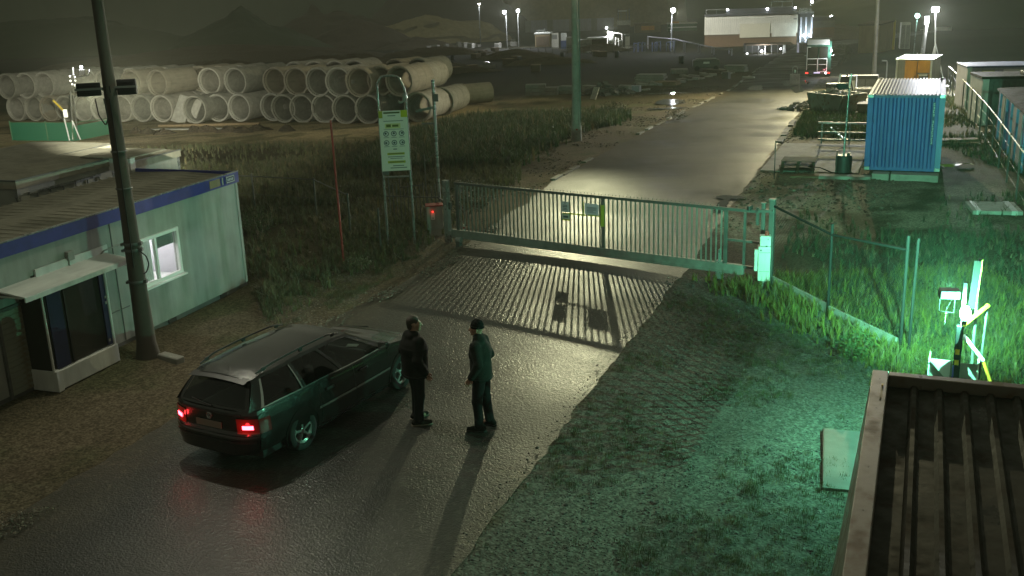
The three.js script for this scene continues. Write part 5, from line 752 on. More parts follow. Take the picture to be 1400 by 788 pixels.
// ---------------------------------------------------------------- the pipe yard
const ORD = ['first', 'second', 'third', 'fourth', 'fifth', 'sixth', 'seventh', 'eighth', 'ninth', 'tenth', 'eleventh', 'twelfth', 'thirteenth', 'fourteenth', 'fifteenth', 'sixteenth', 'seventeenth', 'eighteenth', 'nineteenth', 'twentieth', 'twenty-first', 'twenty-second'];
{
  M('pipe_concrete', [0.33, 0.32, 0.28], 0.85, 0, { map: retile(T.grime, 2.3), bumpMap: T.fine, bumpScale: 0.004 });
  const bodyV = [[0.25, 0.245, 0.21], [0.36, 0.34, 0.29], [0.29, 0.26, 0.20]].map((c, i) => M('pipe_concrete_' + ['dark', 'pale', 'stained'][i], c, 0.85, 0, { map: retile(i === 2 ? T.streak : T.grime, 1.7 + i * 0.4, 0.3 * i, 0.2), bumpMap: T.fine, bumpScale: 0.004 })), rimV = [[0.36, 0.35, 0.30], [0.48, 0.46, 0.40], [0.33, 0.30, 0.24]].map((c, i) => M('rim_concrete_' + ['dark', 'pale', 'stained'][i], c, 0.85, 0, { map: retile(T.grime, 0.9, 0.4 * i, 0.1) }));
  const body = lathe([[0.66, 0], [0.80, 0], [0.80, 0.95], [0.808, 0.96], [0.808, 1.0], [0.80, 1.01], [0.80, 1.9], [0.808, 1.91], [0.808, 1.95], [0.80, 1.96], [0.80, 2.42], [0.86, 2.5], [0.86, 2.86], [0.845, 2.9]], 30), bell = lathe([[0.845, 2.9], [0.765, 2.9], [0.75, 2.88], [0.745, 2.74]], 30), bore = lathe([[0.745, 2.74], [0.66, 2.72], [0.66, 0]], 30);
  for (const g of [body, bell, bore]) g.rotateX(Math.PI / 2).translate(0, 0.86, -2.9);      // mouth at z = 0 facing +z, body running away
  const src = thing('concrete_pipe', '', 'pipe', 0, 0); part(src, 'barrel', toCreasedNormals(body, 0.5), m.pipe_concrete); part(src, 'socket_rim', bell, m.concrete_pale); part(src, 'bore', bore, m.pipe_concrete);
  let first = true; const put = (x, z, y, h, label, group) => { if (first) { first = false; src.position.set(x, y, z); src.rotation.y = -h * DEG; tag(src, label, 'pipe', group); return src; } const c = copyOf(src, x, z, h, label, group, y), v = Math.floor(hash2(Math.round(x * 10), Math.round(z * 10), 3) * 4); if (v) c.children.forEach((k, i) => { k.material = i === 1 ? rimV[v - 1] : bodyV[v - 1]; }); c.rotation.z = 0; return c; };
  const bot = [[-33.6, -69.3], [-33.1, -70.3], [-31.6, -69.7], [-30.3, -69.1], [-29.0, -68.5], [-27.6, -67.9], [-26.2, -67.3], [-24.6, -66.6], [-23.1, -65.9], [-21.6, -65.2], [-19.0, -63.4], [-17.8, -64.1], [-16.3, -63.5], [-14.2, -63.1], [-13.2, -61.6], [-12.0, -61.0], [-10.6, -60.4], [-9.2, -59.3], [-7.8, -58.7], [-6.4, -59.8], [-5.0, -58.9], [-3.9, -62.5]];
  const top = [[-33.0, -69.3], [-31.8, -69.4], [-30.6, -69.5], [-30.0, -69.9], [-29.6, -71.3], [-28.4, -71.4], [-26.9, -70.5], [-24.3, -68.0], [-22.0, -66.2], [-20.6, -70.2], [-18.7, -66.2], [-16.7, -64.8], [-13.9, -63.1], [-12.4, -62.1], [-10.8, -60.4], [-9.5, -59.6], [-8.2, -58.8], [-7.1, -59.5], [-5.9, -58.3], [-5.2, -61.6]];
  const g1 = 'large concrete pipes stacked in two rows', r = rng(88);
  bot.slice(1).forEach(([x, z], i) => put(x, z, ter(z) - 0.03, 22 + 7 * (r() - 0.5), ORD[i] + ' concrete pipe from the left in the lower row of the pipe stack', g1));
  top.forEach(([x, z], i) => { if (i === 3 || i === 4) return; put(x, z, ter(z) + 1.5, i === 8 ? 27 : 22 + 6 * (r() - 0.5), i === 8 ? 'concrete pipe of the upper row showing its whole pale barrel right of the timber pole' : ORD[i] + ' concrete pipe from the left in the upper row of the pipe stack', g1); });
  for (let i = 0; i < 20; i++) { const x = lerp(-33, -7.6, i / 19) + 1.25 + 0.3 * r(), z = lerp(-73.2, -64.8, i / 19) + 0.5 * r(); put(x, z, ter(z) - 0.03, 21 + 8 * (r() - 0.5), ORD[i] + ' pipe from the left, lower row of the second rank of pipes', 'concrete pipes of the second rank, lower row'); if (i % 5 !== 2) put(x + 0.75, z - 0.3, ter(z) + 1.5 + (i > 11 ? 0.15 : 0.0), 21 + 14 * (r() - 0.5), ORD[i - Math.floor((i + 2) / 5)] + ' pipe from the left, upper row of the second rank of pipes', 'concrete pipes of the second rank, upper row'); }
  const lone = put(-3.1, -69.5, ter(-69.5), 62, 'single concrete pipe lying apart at the right end of the pipe stack', g1); lone.scale.set(0.85, 0.85, 0.8);
  const slab = (x, z, h, label, tilt, w) => { const t = thing('concrete_slab', label, 'slab', x, z, h); part(t, 'slab', rb(w, 1.75, 0.14, 0, 0, 0, 0.02, 0, -0.42, tilt), m.concrete_pale); };
  slab(-20.35, -64.2, 10, 'pale concrete slab leaning on the pipe stack, wider of two', -0.28, 0.95); slab(-19.45, -63.9, 8, 'narrow concrete slab leaning on the pipes, right of the wide one', -0.30, 0.5);
  const beamT = thing('timber_beam', 'long pale timber beam lying in front of the pipe stack', 'beam', -17.6, -61.3, 96); part(beamT, 'beam', rb(0.25, 0.16, 6.2, 0, -0.02, 0, 0.02), m.timber);
  const beamU = thing('timber_beam', 'grey beam lying in the mud nearer than the pale beam', 'beam', -18.4, -59.2, 100); part(beamU, 'beam', rb(0.3, 0.12, 4.6, 0, -0.02, 0, 0.02), m.concrete);
  for (let i = 0; i < 9; i++) { const x = -21.5 + i * 1.05 + r(), z = -58.8 + i * 0.22 + 1.4 * r(), t = thing('mud_clod', ORD[i] + ' dark mud heap from the left in front of the pipe stack', 'mud heap', x, z, r() * 360, 'mud heaps in front of the pipes'); part(t, 'heap', grid(16, 8, (u, v) => { const a = u * 6.283, q = v * (0.6 + 0.6 * vn(u * 5, i, i)); return [Math.cos(a) * q * 0.9, 0.34 * Math.cos(v * 1.57) * (0.6 + 0.8 * vn(u * 7 + v * 3, i, 9)) - 0.06, Math.sin(a) * q * 0.6]; }), m.soil); }
}
// camera tower in the pipe yard, with mesh fence panels round it
{
  const t = thing('camera_tower', 'mobile camera tower wrapped in shining tape in front of the pipes at far left', 'camera tower', -23.3, -55.3, -22.8);
  part(t, 'mast', [bar([0.05, 0, 0], [0.30, 2.6, 0], 0.05), bar([0.3, 0.1, 0], [0.42, 2.4, -0.05], 0.03)], m.galv_dark);
  part(t, 'leg', [bar([-0.12, 0.05, 0.1], [-0.22, 1.25, 0.1], 0.035), bar([0.05, 0.1, 0.12], [0.16, 1.1, 0.1], 0.032), bar([0.16, 1.1, 0.1], [0.42, 0.05, 0.12], 0.032)], m.silver_tape, 'leg wrapped in bright tape');
  part(t, 'cross_arm', bar([-0.12, 1.55, 0.08], [-0.62, 2.22, 0.08], 0.055), m.yellow, 'glowing yellow arm'); part(t, 'cabinet', rb(0.22, 0.42, 0.2, -0.12, 1.28, 0.05, 0.02), m.silver_tape);
  const hd = part(t, 'camera_head', [rb(0.24, 0.5, 0.2, 0.5, 3.0, 0, 0.03), rb(0.3, 0.3, 0.2, 1.0, 3.42, 0, 0.04), bar([0.6, 3.32, 0], [1.3, 3.38, 0], 0.035), bar([1.3, 3.38, 0], [1.42, 3.72, 0], 0.035)], m.dark_plastic);
  each(hd, 'tape_band', [[0.38, 3.35, 0.12], [0.38, 3.12, 0.12], [0.62, 3.3, 0.12], [0.62, 3.12, 0.12], [0.44, 2.95, 0.12], [0.56, 2.9, 0.12]].map(([x, y, z]) => bx(0.08, 0.08, 0.01, x, y, z)), m.silver_tape);
  part(hd, 'tape_pole', [bar([0.55, 3.45, 0.1], [0.58, 3.85, 0.1], 0.035), bar([0.52, 2.92, 0.12], [0.66, 2.78, 0.12], 0.045)], m.silver_tape);
  part(hd, 'lamp_glass', new THREE.SphereGeometry(0.07, 12, 8).translate(1.0, 3.84, 0.06), m.led_glow);
  const w = V(1.0, 3.84, 0.06).applyAxisAngle(V(0, 1, 0), 22.8 * DEG).add(V(-23.3, ter(-55.3), -55.3)); bulb(w.x, w.y, w.z, COOL, LAMP.tower, 3, 'tower_lamp_light');
  const f = thing('mesh_fence', 'low green screened fence panels round the far camera tower', 'fence', -27.0, -56.4, 0);
  const pts = [[0, 0], [2.25, 0.7], [3.85, 1.2], [4.9, -1.6]];
  pts.slice(0, 3).forEach(([x, z], i) => { const [x1, z1] = pts[i + 1]; part(f, 'screen', uvm(grid(10, 1, (u, v) => [lerp(x, x1, u), 0.02 + v * (i === 2 ? 0.8 : 0.98), lerp(z, z1, u)])), m.screen_green); part(f, 'panel_frame', [bar([x, 1.02, z], [x1, i === 2 ? 0.86 : 1.02, z1], 0.025, 0.025, 6), bar([x, 0.03, z], [x1, 0.03, z1], 0.02, 0.02, 6)], m.green_box); });
  pts.forEach(([x, z]) => part(f, 'post', bar([x, -0.2, z], [x, 1.1, z], 0.035, 0.035, 6), m.green_box));
}

// ---------------------------------------------------------------- blue container and the clutter round it
{
  const c = thing('shipping_container', 'blue corrugated shipping container standing on concrete blocks', 'container', 12.37, -35.26, 22.5, null, 0.25);   // origin at its near left bottom corner
  const W = 2.44, L = 6.06, H = 2.59;
  const corr = (len, h, n, dep) => { const s = [[0, 0]]; const p = len / n; for (let i = 0; i < n; i++) s.push([i * p + 0.18 * p, 0], [i * p + 0.36 * p, dep], [i * p + 0.74 * p, dep], [i * p + 0.92 * p, 0]); s.push([len, 0], [len, -0.03], [0, -0.03]); const g = uvm(new THREE.ExtrudeGeometry(new THREE.Shape(s.map((q) => new THREE.Vector2(...q))), { depth: h, bevelEnabled: false })); g.rotateX(Math.PI / 2); g.translate(0, h, 0); return uvm(g); };   // len along x, relief towards +z
  const end = corr(W - 0.26, H - 0.2, 9, 0.045); end.translate(0.13, 0.1, -0.0); part(c, 'end_wall', end, m.steel_blue);
  for (const x of [0, W]) { const s = corr(L - 0.2, H - 0.2, 22, 0.04); s.rotateY(x ? Math.PI / 2 : -Math.PI / 2); s.translate(x ? W - 0.05 : 0.05, 0.1, x ? -0.1 : -L + 0.1); part(c, 'side_wall', s, m.steel_blue); }
  part(c, 'end_wall', bx(W - 0.2, H - 0.2, 0.04, W / 2, 0.1, -L + 0.05), m.steel_blue);
  each(c, 'corner_post', [bx(0.14, H - 0.24, 0.14, 0.07, 0.12, -0.07 + 0.03), bx(0.12, H - 0.24, 0.14, 0.06, 0.12, -L + 0.07)], m.steel_blue); each(c, 'corner_post', [bx(0.2, H - 0.24, 0.14, W - 0.1, 0.12, -0.07 + 0.03), bx(0.12, H - 0.24, 0.14, W - 0.06, 0.12, -L + 0.07)], m.steel_blue_post, 'paler blue right corner post');
  each(c, 'bottom_rail', [bx(W - 0.02, 0.12, 0.1, W / 2, 0, -0.03), bx(0.1, 0.12, L - 0.2, 0.05, 0, -L / 2), bx(0.1, 0.12, L - 0.2, W - 0.05, 0, -L / 2)], m.steel_blue); each(c, 'top_rail', [bx(W - 0.34, 0.1, 0.12, W / 2, H - 0.12, -0.03), bx(0.1, 0.08, L - 0.3, 0.05, H - 0.1, -L / 2), bx(0.1, 0.08, L - 0.3, W - 0.05, H - 0.1, -L / 2)], m.roof_blue);
  each(c, 'corner_casting', [[0.09, 0], [W - 0.09, 0], [0.09, -L + 0.16], [W - 0.09, -L + 0.16]].flatMap(([x, z]) => [rb(0.18, 0.12, 0.17, x, H - 0.12, z - 0.04, 0.015), rb(0.18, 0.13, 0.17, x, -0.005, z - 0.04, 0.015)]), m.galv);
  const rf = part(c, 'roof', bx(W - 0.2, 0.02, L - 0.3, W / 2, H - 0.075, -L / 2), m.roof_blue); for (let i = 0; i < 19; i++) part(rf, 'roof_rib', bx(0.055, 0.05, L - 0.34, 0.2 + i * 0.113, H - 0.057, -L / 2), m.roof_blue);
  const lt = canvasTex(48, 512, (x, w, h) => { x.fillStyle = '#1d3a70'; x.fillRect(0, 0, w, h); x.fillStyle = '#c9d6dc'; x.font = 'bold 40px sans-serif'; x.textAlign = 'center'; [1, 1, 1, 1, 0, 1, 1, 1, 1, 1, 1, 1].forEach((k, i) => { if (k) { x.fillRect(12, 14 + i * 41, 24, 8); x.fillRect(12 + (i % 2) * 16, 14 + i * 41, 8, 30); x.fillRect(12, 36 + i * 41, 24, 7); } }); });
  sheet(0.09, 1.45, 0.006, M('vertical_marks', [0.9, 0.9, 0.9], 0.5, 0, { map: lt }), c, 'lettering', W - 0.33, 1.62, 0.036);
  
  const blk = (x, z, h, w, d, label, hh = 0.26) => { const b = thing('concrete_block', label, 'concrete block', x, z, h); part(b, 'block', rb(w, hh, d, 0, -0.02, 0, 0.02), m.concrete_pale); };
  blk(13.75, -34.25, 24, 1.5, 0.55, 'long pale concrete block under the right corner of the blue container'); blk(12.75, -34.65, 24, 0.55, 0.5, 'short concrete block under the middle of the blue container'); blk(11.6, -34.9, 20, 1.7, 0.4, 'low pale kerb block in front of the blue container, left of the other two', 0.16);
  const bk = thing('concrete_block', 'hidden support block under the rear of the blue container', 'concrete block', 15.4, -40.0, 22); part(bk, 'block', rb(2.2, 0.26, 0.5, 0, -0.02, 0, 0.02), m.concrete);
  const pl = thing('timber_plank', 'brown planks lying at the foot of the blue container', 'planks', 11.3, -35.35, 112); for (const [dx, l] of [[0, 2.6], [0.24, 2.2]]) part(pl, 'plank', rb(0.2, 0.06, l, dx, 0.0, dx * 1.2, 0.01), m.timber);
  const pad = thing('concrete_pad', 'pale concrete pad on the ground left of the blue container', 'concrete pad', 12.0, -39.4, 22); part(pad, 'slab', rb(3.4, 0.12, 6.6, 0, -0.06, 0, 0.02), m.concrete_pale);
  const bin = thing('ballast_drum', 'dark round ballast drum carrying a thin camera post', 'drum', 11.87, -35.9); part(bin, 'drum', lathe([[0, 0], [0.27, 0], [0.28, 0.08], [0.27, 0.12], [0.285, 0.4], [0.275, 0.66], [0.25, 0.68], [0, 0.66]], 20), m.dark_plastic); part(bin, 'handle', [bx(0.1, 0.1, 0.1, 0.14, 0.66, 0.05), bar([-0.3, 0.02, 0.1], [-0.28, 0.85, 0.1], 0.02)], m.galv_dark);
  part(bin, 'post', bar([-0.02, 0.5, 0], [0.05, 3.05, 0], 0.035), m.galv); part(bin, 'camera', [rb(0.34, 0.2, 0.24, -0.2, 2.98, 0, 0.03), bar([-0.45, 3.08, 0], [0.1, 2.98, 0], 0.03)], m.dark_plastic); part(bin, 'tape_band', bar([0.02, 3.1, 0.08], [0.07, 3.5, 0.08], 0.03), m.silver_tape);
  const rc = thing('reel_cable', 'thin cable lying between pallets and the ballast drum', 'cable', 11.1, -36.2); part(rc, 'cable', pipe([[-0.4, 0.25, 0], [0, 0.22, 0.1], [0.4, 0.05, 0.2], [0.75, 0.04, 0.3]], 0.02, 20), m.black);
  const pallet = thing('pallet', '', 'pallet', 10.45, -36.75, 12); for (let i = 0; i < 6; i++) part(pallet, 'board', rb(1.2, 0.024, 0.1, 0, 0.124, -0.44 + i * 0.175, 0.004), m.timber_dark); for (const x of [-0.53, 0, 0.53]) part(pallet, 'bearer', rb(0.1, 0.1, 1, x, 0.022, 0, 0.004), m.timber_dark); for (const x of [-0.53, 0, 0.53]) part(pallet, 'bottom_board', rb(0.1, 0.02, 1, x, 0, 0, 0.004), m.timber_dark);
  const pn = ['lowest', 'middle', 'topmost']; pallet.userData.label = 'lowest grey timber pallet in the stack left of the ballast drum'; for (let i = 1; i < 3; i++) copyOf(pallet, 10.45 + 0.05 * i, -36.75, 12 + 5 * i, pn[i] + ' grey timber pallet in the stack left of the ballast drum', null, 0.15 * i);
  const sc = thing('steel_trestle', 'white steel trestle frames stacked left of the blue container', 'trestle', 14.0, -42.3, 20); for (const y of [0.25, 0.55, 0.95]) part(sc, 'rail', beam([-1.1, y, 0], [1.3, y, 0.1], 0.07, 0.07), y > 0.9 ? m.white_paint : m.galv_dark); for (const x of [-0.95, 0.15, 1.1]) part(sc, 'leg', beam([x, 0, 0], [x, 0.98, 0.03], 0.06, 0.06), m.galv); part(sc, 'brace', beam([-0.6, 0.75, 0.04], [-0.05, 0.3, 0.04], 0.05, 0.05), m.galv);
  const thin = thing('steel_pole', 'thin bare pole standing near the pallet stack', 'pole', 9.3, -35.4); part(thin, 'pole', bar([0, 0, 0], [0, 1.35, 0], 0.018), m.galv_dark);
  // skip with rubble
  const sk = thing('skip', 'green-grey open skip heaped with pale rubble', 'skip', 17.9, -55.9, 62);
  const Q = (x0, x1, z) => [[x0, 0.12], [x0 - 0.28, 1.0], [x1 + 0.28, 1.0], [x1, 0.12]]; each(sk, 'side_wall', [ext(Q(-0.95, 0.95), 0.04).translate(0, 0, 0.82), ext(Q(-0.95, 0.95), 0.04).translate(0, 0, -0.86)], m.skip_green); each(sk, 'end_wall', [bx(0.04, 0.93, 1.66, -1.09, 0.11, 0, 0, 0, 0.31), bx(0.04, 0.93, 1.66, 1.09, 0.11, 0, 0, 0, -0.31)], m.skip_green); part(sk, 'floor', bx(1.9, 0.04, 1.66, 0, 0.11, 0), m.skip_green); part(sk, 'rim', [bx(2.6, 0.07, 0.08, 0, 0.98, 0.86), bx(2.6, 0.07, 0.08, 0, 0.98, -0.86), bx(0.08, 0.07, 1.64, -1.27, 0.98, 0), bx(0.08, 0.07, 1.64, 1.27, 0.98, 0)], m.skip_green);
  const rbG = stoneGeo(12), rr = rng(4), rub = []; for (let i = 0; i < 70; i++) { const a = rr() * 6.28, q = Math.sqrt(rr()); const s = 0.08 + 0.14 * rr(); rub.push(rbG.clone().scale(s, s, s).rotateY(rr() * 6).translate(Math.cos(a) * q * 1.1 - 0.3, 0.78 + 0.45 * (1 - q) * rr() + 0.1, Math.sin(a) * q * 0.7)); } const rbT = thing('rubble_heap', 'pale rubble filling the green-grey skip', 'rubble', 17.9, -55.9, 62); part(rbT, 'rubble', rub, m.concrete_pale);
  const heapR = []; for (let i = 0; i < 160; i++) { const t = rr(); const s = 0.06 + 0.2 * rr() * rr(); heapR.push(rbG.clone().scale(s, s * 0.8, s).rotateY(rr() * 6).translate(-1.5 + 2.6 * t + 0.4 * rr(), 0.05 + 0.45 * rr() * (1 - Math.abs(2 * t - 1)), 1.2 * (rr() - 0.5))); } const hp = thing('rubble_heap', 'loose pale rubble heap at the road edge left of the skip', 'rubble', 16.7, -57.6, 40); part(hp, 'rubble', heapR, m.concrete);
  const ps = thing('board_stack', 'stack of pale boards between the skip and the blue container', 'board stack', 19.0, -53.6, 25); for (let i = 0; i < 6; i++) part(ps, 'board', rb(1.3, 0.085, 1.4, 0.03 * Math.sin(i * 2), 0.12 + i * 0.09, 0, 0.008, 0.03 * Math.sin(i * 3)), m.timber); part(ps, 'bearer', bx(1.2, 0.12, 0.2, 0, 0, 0), m.timber_dark);
  const tr2 = thing('pipe_trestle', 'white bent pipe trestle standing behind the boards', 'trestle', 20.4, -58.5, 20); for (const z of [0, -0.7]) part(tr2, 'leg_frame', pipe([[-0.85, 0, z], [-0.72, 0.7, z], [-0.55, 0.95, z], [0.5, 0.95, z], [0.66, 0.7, z], [0.75, 0, z]], 0.055, 40), m.white_paint); part(tr2, 'tie', beam([-0.5, 0.95, 0], [-0.5, 0.95, -0.7], 0.05, 0.05), m.white_paint);
  const hp2 = thing('pipe_hoop', 'white pipe hoop standing beside the road lamp pole', 'hoop', 22.9, -61.6, 20); part(hp2, 'hoop', pipe([[-0.4, 0, 0], [-0.38, 0.9, 0], [-0.2, 1.15, 0], [0.1, 1.18, 0], [0.3, 1.0, 0], [0.34, 0, 0]], 0.05, 36), m.galv);
  const gp = thing('cable_drum', 'small bright green and white crate behind the blue container', 'crate', 23.6, -62.3, 30); part(gp, 'crate', rb(0.95, 0.75, 0.7, 0, 0.02, 0, 0.02), m.lime); part(gp, 'panel', bx(0.36, 0.5, 0.02, 0.24, 0.15, 0.36), m.frame_white);
  for (const [x, z, w, h, mt, lb] of [[20.1, -63.2, 1.0, 1.0, m.dark_plastic, 'dark cable cabinet behind the white trestle, left one'], [21.4, -64.6, 0.9, 1.35, m.grey_box, 'pale grey cabinet with two doors behind the white trestle'], [23.2, -66.8, 1.5, 1.2, m.dark_plastic, 'low dark crate behind the road lamp pole']]) { const q = thing('crate', lb, 'cabinet', x, z, 22); part(q, 'housing', rb(w, h, 0.7, 0, 0.02, 0, 0.02), mt); each(q, 'door', [bx(w * 0.4, h * 0.7, 0.02, -w * 0.22, 0.15, 0.355), bx(w * 0.4, h * 0.7, 0.02, w * 0.22, 0.15, 0.355)], mt === m.grey_box ? m.frame_white : m.galv_dark); }
  const tb = thing('drill_stand', 'small machine stand with white tape behind the skip', 'machine', 19.6, -60.6, 10); each(tb, 'stand', [beam([0, 0, 0], [0.35, 1.7, 0], 0.09, 0.09), beam([0.9, 0, 0], [0.5, 1.5, 0], 0.07, 0.07), rb(0.5, 0.35, 0.4, 0.2, 1.25, 0, 0.04)], m.dark_plastic); part(tb, 'tape_band', bar([-0.25, 0.8, 0.2], [-0.05, 1.75, 0.2], 0.05), m.silver_tape);
}
// orange-doored cabin, tripod light mast, road lamp pole
{
  const o = thing('store_cabin', 'small cabin with orange doors and a pale lit roof beside the tripod mast', 'cabin', 24.95, -66.4, 35); const W = 2.2, L = 2.2, H = 2.15;
  each(o, 'side_wall', [bx(0.05, H, L, 0.03, 0.02, -L / 2), bx(0.05, H, L, W - 0.03, 0.02, -L / 2)], m.grey_box); part(o, 'back_wall', bx(W - 0.12, H, 0.05, W / 2, 0.02, -L + 0.03), m.grey_box); each(o, 'corner_post', [bx(0.1, H, 0.1, 0.06, 0.02, 0.03), bx(0.1, H, 0.1, W - 0.06, 0.02, 0.03)], m.white_paint);
  part(o, 'front_wall', bx(0.44, H - 0.1, 0.05, 0.33, 0.05, 0.0), m.grey_box); const d1 = part(o, 'door', bx(0.72, H - 0.12, 0.06, 0.92, 0.06, 0.01), m.orange); part(d1, 'handle', bx(0.04, 0.2, 0.04, 1.2, 0.95, 0.06), m.black); const d2 = part(o, 'door', [bx(0.74, 0.75, 0.06, 1.69, H - 0.8, 0.01), bx(0.74, 1.2, 0.03, 1.69, 0.06, -0.01)], m.orange); part(d2, 'opening', bx(0.56, 1.15, 0.02, 1.72, 0.1, 0.03), m.dark_plastic); part(d2, 'wash_basin', rb(0.5, 0.14, 0.3, 1.7, 1.16, 0.12, 0.05), m.frame_white);
  part(o, 'roof', [rb(W + 0.1, 0.08, L + 0.1, W / 2, H + 0.02, -L / 2 + 0.03, 0.02, 0, 0.05, 0)], M('roof_pale', [0.42, 0.55, 0.45], 0.6, 0, { map: T.grime }));
  const tb = thing('site_table', 'white table with a tap in front of the orange-doored cabin', 'table', 26.3, -63.8, 33); part(tb, 'table_top', rb(1.9, 0.08, 0.7, 0, 0.55, 0, 0.02), m.white_paint); for (const [x, z] of [[-0.8, 0.28], [0.8, 0.28], [-0.8, -0.28], [0.8, -0.28]]) part(tb, 'leg', bar([x, 0, z], [x, 0.55, z], 0.03), m.galv); part(tb, 'tap', [bar([-0.5, 0.62, 0], [-0.5, 0.95, 0], 0.03), bar([-0.5, 0.92, 0], [-0.25, 0.95, 0.05], 0.03)], m.frame_white);
  const t = thing('light_mast', 'white tripod light mast with a dazzling lamp right of the orange-doored cabin', 'light mast', 28.85, -69.5, 22);
  part(t, 'mast', bar([-0.08, 0.9, 0], [-0.36, 5.0, 0], 0.055, 0.04), m.white_paint); for (const q of [[-0.75, 0, -0.45], [0.62, 0, 0.25], [-0.3, 0, 0.55]]) part(t, 'leg', bar(q, [-0.2, 2.95, 0], 0.04, 0.03), m.white_paint);
  part(t, 'winch', [rb(0.34, 0.28, 0.3, -0.1, 1.05, 0, 0.05)], m.orange); part(t, 'tie', beam([-0.5, 1.1, 0], [0.3, 1.1, 0.1], 0.04, 0.04), m.galv);
  const hd = part(t, 'lamp_head', [rb(0.5, 0.34, 0.2, -0.38, 4.95, 0, 0.03)], m.galv_dark); part(hd, 'lamp_glass', bx(0.44, 0.3, 0.02, -0.38, 4.97, 0.115), m.led_glow);
  const w = V(-0.38, 5.12, 0.2).applyAxisAngle(V(0, 1, 0), -22 * DEG).add(V(28.85, ter(-69.5), -69.5)); spot(w.x, w.y, w.z, w.x - 9, w.y - 5.5, w.z + 22, COOL, LAMP.tripodSpot, 62, 0.6, 5, 'mast_lamp_light'); bulb(w.x - 0.05, w.y, w.z + 0.1, [0.9, 0.9, 1], LAMP.tripod, 5, 'mast_lamp_glow_light');
  const g = thing('light_post', 'thin post with a green-white lamp left of the tripod mast', 'light post', 47.2, -120.5, 20); part(g, 'post', bar([0, 0, 0], [0.1, 4.2, 0], 0.05), m.galv); part(g, 'lamp_glass', new THREE.SphereGeometry(0.26, 14, 10).translate(0.1, 4.35, 0.1), M('lamp_greenwhite', [0.02, 0.02, 0.02], 0.5, 0, { emissive: new THREE.Color().setRGB(0.6, 1, 0.9), emissiveIntensity: 14 })); bulb(47.2 + 0.2, ter(-120.5) + 4.35, -120.0, [0.5, 1, 0.85], LAMP.mastGreen, 6, 'post_lamp_light');
  const k = thing('light_post', 'thick pale post with a square white lamp box between two lamps', 'light post', 38.9, -97.1, 20); part(k, 'post', bar([-0.08, 0, 0], [0.1, 3.7, 0], 0.2, 0.17, 14), m.white_paint); part(k, 'lamp_box', [rb(0.4, 0.8, 0.3, 0.1, 3.7, 0, 0.03)], m.white_paint); part(k, 'lamp_glass', bx(0.34, 0.7, 0.02, 0.1, 3.75, 0.17), glow('box_glow', COOL, 12)); each(k, 'reflector', [bx(0.1, 0.12, 0.04, -0.1, 1.5, 0.2), bx(0.1, 0.12, 0.04, -0.5, 0.9, 0.2), bar([-0.5, 0.0, 0.1], [-0.5, 1.2, 0.1], 0.02)], m.silver_tape); bulb(38.9 + 0.25, ter(-97) + 4.1, -96.65, COOL, LAMP.thickPost, 6, 'post_lamp_light');
  const p = thing('lamp_pole', 'tall grey lamp pole beside the dark green lorry, cut by the top of the view', 'lamp pole', 26.1, -73.5); part(p, 'pole', bar([0, -0.2, 0], [-0.1, 8.4, 0], 0.17, 0.1, 14), m.concrete); part(p, 'lamp_arm', bar([-0.1, 8.3, 0], [-2.2, 8.75, 0.5], 0.04), m.galv); const lh = part(p, 'lamp_head', rb(0.7, 0.1, 0.3, -2.5, 8.73, 0.55, 0.03, 0.2), m.galv_dark); part(lh, 'lamp_glass', bx(0.5, 0.012, 0.22, -2.5, 8.718, 0.55, 0.2), m.street_glow); spot(23.6, ter(-73.5) + 8.6, -72.9, 17, 0, -54, [1, 0.9, 0.52], LAMP.roadPole, 72, 0.6, 4, 'street_lamp_light');
  const hk = thing('hook_post', 'short white hooked post right of the tall grey lamp pole', 'post', 27.2, -74.6); part(hk, 'post', pipe([[0.18, 0, 0], [0.18, 1.5, 0], [0.12, 1.68, 0], [-0.2, 1.7, 0]], 0.05, 24), m.white_paint);
}
